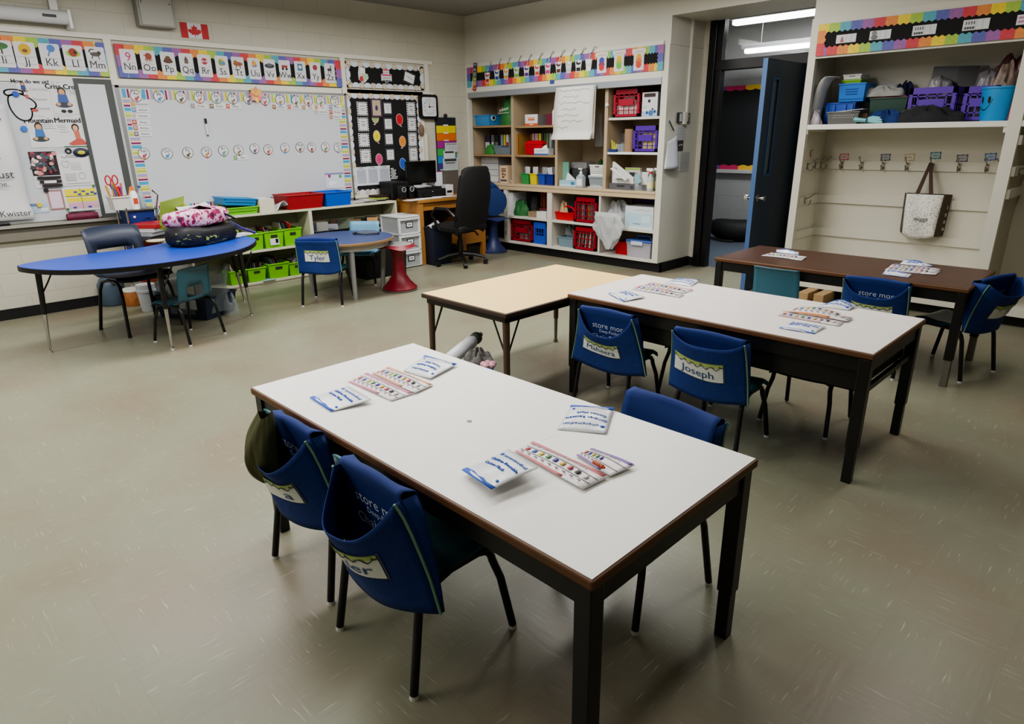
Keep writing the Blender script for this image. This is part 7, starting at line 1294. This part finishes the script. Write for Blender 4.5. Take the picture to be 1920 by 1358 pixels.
b = MB().use(mat((150, 160, 168), .2, alpha=.42, bump=.5, bs=14)); b.grid(lambda u, v: ((.27+.03*v+.015*math.sin(14*PI*u+3*v))*math.cos(2*PI*u)*(1.1 if abs(math.cos(2*PI*u)) > .5 else 1.), (.2+.02*v+.012*math.sin(18*PI*u-4*v))*math.sin(2*PI*u)*1.05, .05+.36*v+.02*math.sin(6*PI*u)*v), 40, 10); b.build('plastic_wrap', t, smooth=True)
MB().use(pm((180, 184, 186))).box((-.05, -.205, .1), (.18, -.2, .32)).build('label_sheet', t); MB().use(pm((200, 200, 198))).box((-.2, -.1, .2), (.1, .1, .33)).build('paper_stack', t)
q = onz(442, 588); clothheap('plastic_bag', 'crumpled clear plastic spilling from the wrapped tote onto the floor', 'bag', (q.x-.1, q.y-.02, 0), .13, .09, .17, (190, 194, 196), 81, m=mat((190, 196, 198), .2, alpha=.35, bump=.5, bs=14))
def fl(px, py): p = onz(px, py); return (p.x, p.y, 0)
c = fl(215, 574); t = thing('paint_jug', 'slate grey plastic jug with a white cap under the kidney table', 'jug', (c[0]-.08, c[1]+.02, 0)); MB().use(mat((76, 92, 110), .4)).lathe([(.1, 0), (.115, .02), (.115, .2), (.09, .25), (.03, .33), (.03, .35)], 20).build('jug_body', t, smooth=True); MB().use(WHITE).lathe([(.034, .34), (.034, .375)], 14).build('cap', t); MB().use(mat((76, 92, 110), .4)).tube([(.03, 0, .32), (.11, 0, .33), (.12, 0, .22)], .014, 8).build('handle', t, smooth=True)
c = fl(254, 575); t = thing('snack_jar', 'clear jar of brown cookies on the floor under the kidney table', 'jar', (c[0]-.08, c[1]+.02, 0)); MB().use(mat((164, 104, 60), .5, var=.6, vs=26)).lathe([(.075, 0), (.08, .01), (.08, .13), (.075, .14)], 18).build('jar_body', t, smooth=True); MB().use(WHITE).lathe([(.08, .14), (.08, .165)], 18).build('lid', t); MB().use(WHITE).ball((-.06, -.06, .13), .018, 8).build('knob', t, smooth=True)
c = fl(281, 585); t = thing('white_pail', 'white plastic pail on the floor under the kidney table', 'pail', (c[0]-.06, c[1]+.02, 0)); MB().use(mat((200, 204, 210), .4)).lathe([(.062, 0), (.066, .01), (.078, .18), (.084, .182), (.084, .2), (.078, .205), (.08, .25), (.074, .25)], 20).build('pail_body', t, smooth=True)
c = fl(304, 585); t = thing('clear_box', 'grey clear box on the floor beside the white pail', 'box', (c[0]-.1, c[1]+.05, 0)); openbox(MB().use(mat((130, 136, 144), .3, alpha=.8)), .18, .16, .2).build('tub_body', t)
# bags and papers on the kidney table
def kz(px, py): return onz(px, py, ZK)
p = kz(376, 461); bx_, by_ = p.x-.2, p.y+.1
def bagpile(name, label, z, h, rx, ry, m, seed, dx_=0, dy_=0, rz=.55):
    rnd = random.Random(seed); ph = [rnd.random()*6 for _ in range(4)]; t = thing(name, label, 'bag', (bx_+dx_, by_+dy_, ZK+z), rz)
    def fn(u, v):
        a = 2*PI*u; sq = lambda c: math.copysign(abs(c)**.55, c); k = (math.sin(PI*min(.999, max(.001, v)))**.13); return (rx*k*sq(math.cos(a))*(1+.05*math.sin(3*a+ph[0])), ry*k*sq(math.sin(a))*(1+.05*math.sin(4*a+ph[1])), h*(.5-.5*math.cos(PI*v))*(1+.12*math.sin(2*a+ph[2])*v))
    MB().use(m).grid(fn, 36, 14).build('bag_body', t, smooth=True, ang=80); return t
mg, nt, bs_ = nodemat('leafy print'); tc = nt.nodes.new('ShaderNodeTexCoord'); mpn = nt.nodes.new('ShaderNodeMapping'); mpn.inputs['Scale'].default_value = (9, 7, 26); nz = nt.nodes.new('ShaderNodeTexNoise'); nz.inputs['Scale'].default_value = 1; nz.inputs['Detail'].default_value = 3; nt.links.new(tc.outputs['Object'], mpn.inputs[0]); nt.links.new(mpn.outputs[0], nz.inputs['Vector']); rp = nt.nodes.new('ShaderNodeValToRGB'); rp.color_ramp.interpolation = 'CONSTANT'
for pos_, c in ((.0, (16, 17, 20)), (.5, (34, 34, 44)), (.57, (14, 15, 16)), (.64, (120, 140, 90)), (.7, (60, 74, 50))):
    e = rp.color_ramp.elements.new(pos_) if pos_ else rp.color_ramp.elements[0]; e.position = pos_; e.color = (*lin(c), 1)
nt.links.new(nz.outputs['Fac'], rp.inputs[0]); nt.links.new(rp.outputs[0], bs_.inputs['Base Color']); bs_.inputs['Roughness'].default_value = .55
t = bagpile('backpack', 'black backpack with pale green markings at the bottom of the bag pile', .001, .15, .19, .33, mg, 91)
b = MB().use(mat((130, 150, 80), .6)); 
for k in range(9): u = -.2+.05*k; b.add([(.192, u, .05+.012*(k % 3)), (.193, u+.03, .045+.02*(k % 2)), (.192, u+.045, .065), (.19, u+.01, .08)], [(0, 1, 2, 3)])
b.build('green_print', t)
mp, nt, bs_ = nodemat('floral print'); tc = nt.nodes.new('ShaderNodeTexCoord'); nz = nt.nodes.new('ShaderNodeTexNoise'); nz.inputs['Scale'].default_value = 16; nz.inputs['Detail'].default_value = 4; nt.links.new(tc.outputs['Object'], nz.inputs['Vector']); rp = nt.nodes.new('ShaderNodeValToRGB'); rp.color_ramp.interpolation = 'CONSTANT'
for pos_, c in ((.0, (60, 30, 60)), (.38, (150, 30, 80)), (.46, (214, 160, 190)), (.54, (226, 206, 220)), (.6, (176, 60, 110)), (.66, (206, 190, 206))):
    e = rp.color_ramp.elements.new(pos_) if pos_ else rp.color_ramp.elements[0]; e.position = pos_; e.color = (*lin(c), 1)
nt.links.new(nz.outputs['Fac'], rp.inputs[0]); nt.links.new(rp.outputs[0], bs_.inputs['Base Color']); bs_.inputs['Roughness'].default_value = .6
t = bagpile('backpack', 'pink and white floral backpack on top of the bag pile', .152, .13, .16, .3, mp, 92, -.02, -.01); MB().use(mat((34, 28, 56), .6)).tube([(.12, -.26, .1), (.15, -.05, .11), (.13, .1, .1), (.155, .2, .06), (.16, .28, .02)], .009, 6).build('piping', t, smooth=True); MB().use(mat((60, 50, 120), .6)).tube([(.1, .27, .0), (.12, .4, -.08), (.2, .5, -.138)], .014, 6).build('strap', t, smooth=True)
for k, (c, l) in enumerate((((60, 60, 66), 'dark grey folder'), ((150, 150, 158), 'grey folder'), ((186, 188, 190), 'white papers'), ((160, 36, 40), 'red folder'))): o = MB().use(mat(c, .5)).box((-.14, -.17, 0), (.14, .17, .03)).build('folder_stack'); q = kz(310, 452); o.location = (q.x-.32, q.y-.02+.012*k, ZK+.001+.034*k); o.rotation_euler.z = .5+.06*k; tag(o, '%s in the stack at the left of the bag pile' % l, 'folder')
o = MB().use(mat((160, 186, 80), .6)); o.grid(lambda u, v: (-.12+.24*u, -.14+.28*v, .12*u+.01), 2, 2); o = o.build('lime_folder', solid=.003); o.location = onx(333, 410, -6.42); o.rotation_euler = (.15, -.75, .35); tag(o, 'open lime green folder leaning behind the bag pile', 'folder')
for k in range(4): o = MB().use(pm((208, 209, 214))).box((-.1, -.13, 0), (.1, .13, .002)).build('paper'); o.location = onx(366+6*k, 399, -6.42); o.rotation_euler = (.1*k, .6, .3+.12*k); tag(o, 'loose white papers fanned behind the floral backpack', 'paper', 'papers fanned behind the floral backpack')
for k in range(2): o = MB().use(pm((206, 207, 214))).box((-.1, -.14, 0), (.1, .14, .002)).build('paper'); q = kz(452, 442); o.location = (q.x-.06+.02*k, q.y-.05*k, ZK+.002+.003*k); o.rotation_euler.z = .3+.5*k; tag(o, 'white papers at the right end of the blue kidney table', 'paper', 'papers at the end of the kidney table')
q = kz(293, 452.5); tag(MB().use(mat((214, 200, 170), .6)).lathe([(.075, 0), (.08, .004), (.08, .01), (.07, .012)], 28, (q.x, q.y, ZK)).build('paper_plate', smooth=True), 'round cream paper plate lying on the blue kidney table', 'plate')
# ================================================================ supply cart between the boards and the bookcase
q = onx(268, 440, -6.72); t = thing('supply_cart', 'chrome supply cart with blue and orange drawers by the whiteboard', 'cart', (-6.88, q.y+.03, 0), .0); w = .125; zt = onx(262, 393, -6.72).z
for sx in (-1, 1):
    for sy in (-1, 1): MB().use(CHROME).cyl((sx*.15, sy*w, .05), (sx*.15, sy*w, zt+.02), .009, n=10).build('post', t)
b = MB().use(STEEL); b.box((-.16, -w-.01, zt-.01), (.16, w+.01, zt)); b.build('top_tray', t)
for k, c in enumerate(((26, 52, 120), (176, 74, 34), (26, 52, 120), (176, 74, 34))):
    z0 = zt-.17*(k+1)+.005; b = MB().use(mat(c, .42)); b.taper(0, 0, z0, z0+.155, .13, w-.03, .145, w-.012); d = b.build('drawer', t, bev=.006); MB().use(WHITE).ball((.14, -w+.06, z0+.1), .012, 8).build('knob', d, smooth=True)
    MB().use(mat(tuple(int(v*.8) for v in c), .5)).tube([(.142, .04+.03*math.cos(a), z0+.06+.03*math.sin(a)) for a in [2*PI*i/14 for i in range(14)]], .005, 6, True).build('ring_pull', d, smooth=True)
MB().use(CHROME).tube([(.16, w, zt), (.2, w+.02, zt+.12), (.14, w+.0, zt+.16)], .008, 8).build('push_handle', t, smooth=True)
for sx in (-1, 1):
    for sy in (-1, 1): MB().use(BLACK).cyl((sx*.15-.012, sy*w, .026), (sx*.15+.012, sy*w, .026), .026, n=14).build('caster', t)
cxq, cyq = -6.88, q.y
tub('supply_caddy', 'white caddy of markers and scissors on the supply cart', 'caddy', (cxq+.02, cyq-.1, zt+.001), .16, .18, .12, (206, 204, 200), PI/2, False)
rnd = random.Random(95)
for k in range(12): c = rnd.choice([(200, 50, 40), (90, 170, 60), (60, 80, 160), (200, 90, 130), (220, 150, 60), (80, 60, 140)]); A = Vector((cxq+.02+rnd.uniform(-.06, .06), cyq-.1+rnd.uniform(-.06, .06), zt+.02)); tag(MB().use(mat(c, .4)).cyl(A, A+Vector((rnd.uniform(-.04, .04), rnd.uniform(-.06, .06), rnd.uniform(.17, .22))), .009, n=8).build('marker', smooth=True), 'coloured marker standing in the white supply caddy', 'marker', 'markers in the supply caddy')
t = thing('glue_bottle', 'white glue bottle with an orange cap on the supply cart', 'bottle', (cxq+.11, cyq+.0, zt+.001)); MB().use(WHITE).lathe([(.033, 0), (.036, .01), (.034, .13), (.018, .165)], 16).build('bottle_body', t, smooth=True); MB().use(mat((216, 100, 40), .4)).lathe([(.014, .165), (.006, .21)], 12).build('cap', t, smooth=True); MB().use(mat((190, 70, 50), .4)).box((.034, -.018, .05), (.037, .018, .1)).build('label_panel', t)
t = thing('scissors', 'red-handled scissors standing in the supply caddy', 'scissors', (cxq-.02, cyq-.12, zt+.1)); b = MB().use(mat((180, 40, 44), .4))
for s in (-1, 1): b.tube([(0, s*.028+.022*math.cos(a), .16+.04*math.sin(a)) for a in [2*PI*i/14 for i in range(14)]], .006, 6, True)
b.build('handles', t, smooth=True); MB().use(STEEL).box((-.002, -.01, 0), (.002, .01, .13)).build('blade', t)
t = thing('water_bottle', 'small clear bottle on the supply cart', 'bottle', (cxq, cyq+.09, zt+.001)); MB().use(CLEAR2).lathe([(.03, 0), (.032, .12), (.012, .16), (.012, .18)], 14).build('bottle_body', t, smooth=True); MB().use(mat((60, 80, 150), .4)).lathe([(.014, .18), (.014, .2)], 10).build('cap', t)
q = onx(325, 385, -6.95); o = thing('hole_punch', 'black hole punch beside the supply cart caddy', 'hole punch', (-6.98, q.y-.02, BT+.001)); b = MB().use(BLACK); b.box((-.06, -.17, 0), (.06, .17, .03)); b.build('base', o, bev=.006); MB().use(STEEL).tube([(0, -.14, .03), (0, -.1, .1), (0, .12, .07), (0, .17, .06)], .014, 8).build('lever', o, smooth=True); MB().use(BLACK).cyl((0, -.1, .09), (0, -.02, .17), .01, n=8).build('grip', o)
MB().use(BC).box((XW, 2.1, 0), (XBF-.1, Ya-.002, BT)).build('end_extension', bc)
# ================================================================ PAPERS ON THE TABLES
def psheet(name, label, cat, cs, z, prints, base=(218, 220, 224), lift=(0, 0, 0, 0), bulge=.0, group=None, rough=.28, wob=.003, seed=0, t=.0015):
    """a sheet from its four table-top corners (bl, br, tr, tl, in the sheet's own sense)"""
    P = [onz(*c, z+.002+l) for c, l in zip(cs, lift)]; rnd = random.Random(seed); f1, f2 = rnd.random()*6, rnd.random()*6
    def S(x, y, off=0):
        x_, y_ = min(1, max(0, x)), min(1, max(0, y)); a = P[0].lerp(P[1], x_); c = P[3].lerp(P[2], x_); p = a.lerp(c, y_)
        return p+Vector((0, 0, off+bulge*math.sin(PI*x_)*math.sin(PI*y_)+wob*(.5+.5*math.sin(5*x_+f1)*math.cos(4*y_+f2))))
    flat = (P[1]-P[0]).cross(P[3]-P[0]).z > 0
    W = (P[1]-P[0]).length; Hh = (P[3]-P[0]).length
    b = MB().use(mat(base, rough, bump=.18, bs=26)); b.grid(lambda u, v: S(u, v), 12, 10); z_ = .0012
    for it in prints:
        k = it[0]; b.use(pm(it[-1])); z_ += .0002
        if k == 'r': _, x0, y0, x1, y1, c = it; n = max(1, int((x1-x0)*12)); b.grid(lambda u, v: S(x0+(x1-x0)*u, y0+(y1-y0)*v, z_), n, max(1, int((y1-y0)*8)))
        elif k == 'p': b.poly([S(x, y, z_) for x, y in it[1]])
        elif k == 'c': _, x, y, r, c = it; b.poly([S(x+r*math.cos(q*PI/8)/W, y+r*math.sin(q*PI/8)/Hh, z_) for q in range(16)])
        elif k == 'l':
            Lq = [S(x, y, z_) for x, y in it[1]]
            for p, q in zip(Lq, Lq[1:]): dq = (q-p).cross(Vector((0, 0, 1))).normalized()*it[2]/2; b.add([p-dq, q-dq, q+dq, p+dq], [(0, 1, 2, 3)])
        elif k == 't': _, s, x, y, h, c = it; b.text(s, lambda a, d: S(x+a/W, y+d/Hh, z_), h, 'c', min(.9*W, text_mesh(s)[2]*h/.7))
    o = b.build(name, smooth=True, ang=75); md = o.modifiers.new('thickness', 'SOLIDIFY'); md.thickness = t; md.offset = -1
    return tag(o, label, cat, group)
BLU = (44, 92, 190); BL2 = (70, 100, 170)
def packet(label, cs, z, lift=(0, 0, 0, 0), bulge=.012, seed=0, swap=False):
    pr = [('p', [(0, 0), (1, 0), (1, .09), (.75, .07), (.6, .1), (.45, .08), (.25, .12), (0, .11)], BLU), ('c', .12, .8, .007, BLU), ('t', 'umanamedical', .56, .8, .0135, (110, 140, 200)), ('t', ('Children Reusable', 'Children Reusable')[swap], .5, .6, .0125, BLU), ('t', 'Cotton Mask', .42, .44, .0125, BLU), ('c', .88, .2, .005, BLU)]
    return psheet('mask_packet', label, 'packet', cs, z, pr, lift=lift, bulge=bulge, group='mask packets on the tables', seed=seed)
CRC = [(200, 70, 80), (70, 100, 180), (220, 200, 70), (80, 150, 90), (80, 70, 160), (210, 170, 70), (190, 80, 90), (60, 60, 66), (210, 210, 206), (210, 120, 140)]
def chart(label, cs, z, edge, lift=(0, 0, 0, 0), bulge=.006, seed=0, n=9, wob=.004):
    pr = [('r', 0, .86, .97, 1, edge), ('r', .03, 0, .7, .09, edge), ('r', .02, .62, .98, .63, (120, 120, 126)), ('r', .02, .3, .98, .31, (120, 120, 126))]
    pr += [('r', .06+.1*i, .38, .105+.1*i, .55, CRC[i]) for i in range(n)]+[('r', .06+.1*i, .16, .1+.1*i, .2, (150, 130, 140)) for i in range(n)]
    pr += [scrib(.06, .74, .75, .08, (160, 150, 158), seed=seed, th=.002)]
    return psheet('colour_chart', label, 'paper', cs, z, pr, base=(220, 216, 216), lift=lift, bulge=bulge, group='laminated colour charts on the tables', rough=.35, seed=seed, wob=wob)
def Q(ox, oy, s, *pts): return [(ox+x/s, oy+y/s) for x, y in pts]
a = lambda *p: Q(460, 630, 3.994, *p); g = lambda *p: Q(840, 740, 4.8, *p); m2 = lambda *p: Q(1060, 500, 2.743, *p); m3 = lambda *p: Q(1400, 480, 6.4, *p); b3 = lambda *p: Q(1300, 240, 3.0968, *p)
packet('mask packet nearest the left corner of the front table, blue stripe towards the near edge', a((480, 466), (640, 570), (945, 482), (770, 372)), ZT, (0, 0, .012, .0), .008, 1)
packet('mask packet at the far left of the front table, blue stripe away from the camera', a((1585, 212), (1345, 146), (1182, 264), (1388, 322)), ZT, (.008, .004, 0, .004), .012, 2)
chart('pink-edged colour chart at the left of the front table', a((765, 342), (1095, 490), (1262, 436), (912, 282)), ZT, (206, 120, 150), seed=3)
chart('orange-edged colour chart behind the pink one on the front table', a((945, 282), (1270, 430), (1408, 370), (1070, 234)), ZT, (222, 160, 110), (0, .004, .002, 0), seed=4)
packet('mask packet propped up at the near right of the front table', g((122, 684), (388, 860), (815, 660), (540, 492)), ZT, (.012, .025, .035, .012), .01, 5)
packet('mask packet with upside-down writing at the right of the front table', g((1494, 122), (1108, 98), (980, 314), (1428, 358)), ZT, (.006, .004, 0, 0), .014, 6)
chart('red-edged colour chart at the right of the front table', g((590, 512), (1215, 858), (1450, 742), (765, 428)), ZT, (208, 120, 126), (0, .004, .004, 0), seed=7)
o = chart('purple-edged colour chart with a crayon lying on it on the front table', g((1148, 552), (1462, 738), (1682, 640), (1297, 482)), ZT, (140, 110, 180), (0, .004, .008, 0), seed=8, n=5)
A = onz(840+1312/4.8, 740+606/4.8, ZT+.022); B = onz(840+1408/4.8, 740+660/4.8, ZT+.022); t = thing('crayon', 'broken orange-brown crayon on the purple-edged colour chart', 'crayon'); MB().use(mat((176, 92, 50), .6)).cyl(A, A.lerp(B, .85), .0062, n=12).build('wrapper', t, smooth=True); MB().use(mat((190, 70, 40), .5)).cyl(A.lerp(B, .85), B, .005, .0035, 12).build('tip', t, smooth=True); MB().use(BLACK).cyl(A.lerp(B, .6), A.lerp(B, .64), .0065, n=12).build('ring', t)
q0, q1 = onz(840+850/4.8, 740+420/4.8, ZT), onz(840+1000/4.8, 740+365/4.8, ZT); dv = (q1-q0).normalized(); nv = Vector((-dv.y, dv.x, 0)); b = MB().use(mat((178, 176, 170), .5)); up = Vector((0, 0, .0012))
for k in range(8): s0 = q0+(q1-q0)*(k/8)+up; s1 = q0+(q1-q0)*((k+.7)/8)+nv*(.012 if k % 2 else .004)+up; b.add([s0, s1, s1+nv*.0015, s0+nv*.0015], [(0, 1, 2, 3)])
tag(b.build('pencil_scribble'), 'faint pencil scribble on the front table above the red-edged chart', 'scribble')
# middle table
packet('mask packet at the near left of the middle table', m2((220, 138), (298, 180), (412, 158), (322, 124)), ZT, (.003, .003, .006, .006), .012, 11)
packet('mask packet at the far left of the middle table', m2((692, 70), (585, 60), (512, 84), (650, 102)), ZT, (.006, .006, 0, 0), .014, 12)
chart('lavender-edged colour chart at the left of the middle table', m2((338, 116), (590, 160), (612, 146), (385, 98)), ZT, (180, 176, 200), seed=13); chart('pink-edged colour chart at the left of the middle table', m2((390, 100), (612, 138), (660, 122), (440, 84)), ZT, (214, 140, 136), seed=14)
packet('mask packet at the near right of the middle table, blue stripe in front', m3((385, 868), (812, 938), (952, 850), (540, 786)), ZT, (0, 0, .004, .004), .012, 15)
packet('mask packet at the far right of the middle table, bulging upward', m3((1325, 590), (1075, 556), (842, 606), (1230, 656)), ZT, (.012, 0, 0, .0), .03, 16)
chart('pink-edged colour chart at the right of the middle table', m3((362, 712), (1110, 846), (1182, 784), (440, 664)), ZT, (206, 140, 140), seed=17, bulge=.0); chart('orange-edged folded colour chart on the pink one on the middle table', m3((496, 668), (1210, 792), (1280, 748), (580, 634)), ZT, (222, 140, 80), (.008, .004, .004, .008), seed=18, bulge=.03)
# brown table
T3z = ZT
packet('silvery mask packet at the left of the brown table', b3((480, 722), (612, 742), (612, 722), (484, 706)), T3z, (.012, .006, .02, .02), .02, 21); chart('white-edged colour chart at the left of the brown table', b3((395, 742), (630, 770), (662, 750), (455, 726)), T3z, (206, 206, 208), seed=22)
packet('mask packet at the near right of the brown table', b3((1096, 850), (1246, 870), (1268, 852), (1124, 820)), T3z, (0, 0, .006, .006), .012, 23); packet('mask packet at the far right of the brown table', b3((1396, 800), (1230, 764), (1200, 790), (1340, 806)), T3z, (.006, .006, 0, 0), .02, 24)
chart('lilac-edged colour chart at the right of the brown table', b3((1112, 826), (1408, 855), (1436, 832), (1140, 806)), T3z, (170, 160, 190), seed=25); chart('lilac-edged colour chart just behind the other on the brown table', b3((1138, 806), (1418, 836), (1436, 820), (1160, 792)), T3z, (176, 160, 196), (.004, .004, .006, .006), seed=26)
# olive jacket in the left front pouch
jm = mat((78, 80, 48), .75, var=.15, vs=8, bump=.25, bs=20)
t = thing('jacket', 'olive green jacket stuffed into the left pouch of the front table', 'jacket', (-1.925, .795, .40)); 
def jk(u, v):
    a = 2*PI*u; k = math.sin(PI*(.12+.88*(1-v)))**.6*(1-.35*v); w_ = 1+(.14*math.sin(3*a+4*v)+.1*math.sin(5*a-6*v)+.05*math.sin(13*a+9*v))*(1-.5*v); return (-.01+.058*k*w_*math.cos(a)-.0*v, .0+.062*k*w_*math.sin(a)-.03*math.sin(PI*v), .265*v+.008*math.sin(2*a)*v)
MB().use(jm).grid(jk, 40, 22).build('jacket_body', t, smooth=True, ang=85)
# backpack, bottle and hat on the floor between the front and cream tables
q = onz(878, 668, .26); t = thing('backpack', 'dark floral backpack on the floor behind the front table', 'backpack', (q.x+.02, q.y-.12, 0), .3); MB().use(mat((44, 46, 58), .7, var=.5, vs=24)).grid(lambda u, v: (.17*math.copysign(abs(math.cos(2*PI*u))**.6, math.cos(2*PI*u))*math.sin(PI*min(.999, max(.001, v)))**.35, .11*math.copysign(abs(math.sin(2*PI*u))**.6, math.sin(2*PI*u))*math.sin(PI*min(.999, max(.001, v)))**.35, .115-.115*math.cos(PI*v)), 30, 14).build('bag_body', t, smooth=True)
A = onz(854, 666, .28); B = onz(894, 633, .34); d = (B-A).normalized()*.17; x_, y_, d_ = _basis(d); R = Matrix((x_, y_, d_)).transposed().to_4x4(); t = thing('sports_bottle', 'white sports bottle with a grey lid lying on the backpack', 'bottle'); t.matrix_world = Matrix.Translation(A-d*.1) @ R @ Matrix.Scale(1.12, 4)
MB().use(mat((220, 221, 226), .35)).lathe([(.03, -.03), (.037, -.02), (.037, .1), (.034, .115), (.037, .13), (.036, .15), (.026, .172), (.026, .18)], 22).build('bottle_body', t, smooth=True); MB().use(mat((92, 94, 90), .45)).lathe([(.031, .172), (.033, .18), (.033, .2), (.027, .212), (.012, .214)], 22).build('lid', t, smooth=True); MB().use(mat((150, 150, 146), .45)).lathe([(.01, .212), (.01, .226), (.013, .228), (.012, .236)], 14).build('spout', t, smooth=True)
q = onz(897, 672, .27); clothheap('knit_hat', 'grey patterned hat lying beside the sports bottle', 'hat', (q.x, q.y, .225), .085, .075, .085, (120, 118, 116), 97, m=mat((110, 108, 106), .9, var=.8, vs=45, bump=.4, bs=60))
q = onz(916, 681, .27); t = thing('hair_bow', 'pink hair bow with a blue ribbon beside the patterned hat', 'bow', (q.x, q.y, .232)); b = MB().use(mat((214, 160, 172), .8)); 
for k in range(5): b.ball((.028*math.cos(k*1.26), .028*math.sin(k*1.26), .03), .022, 10, (1, 1, .8))
b.build('ruffle', t, smooth=True); MB().use(mat((40, 70, 120), .7)).ball((.02, -.02, .012), .03, 10, (1.2, .8, .5)).build('ribbon', t, smooth=True)
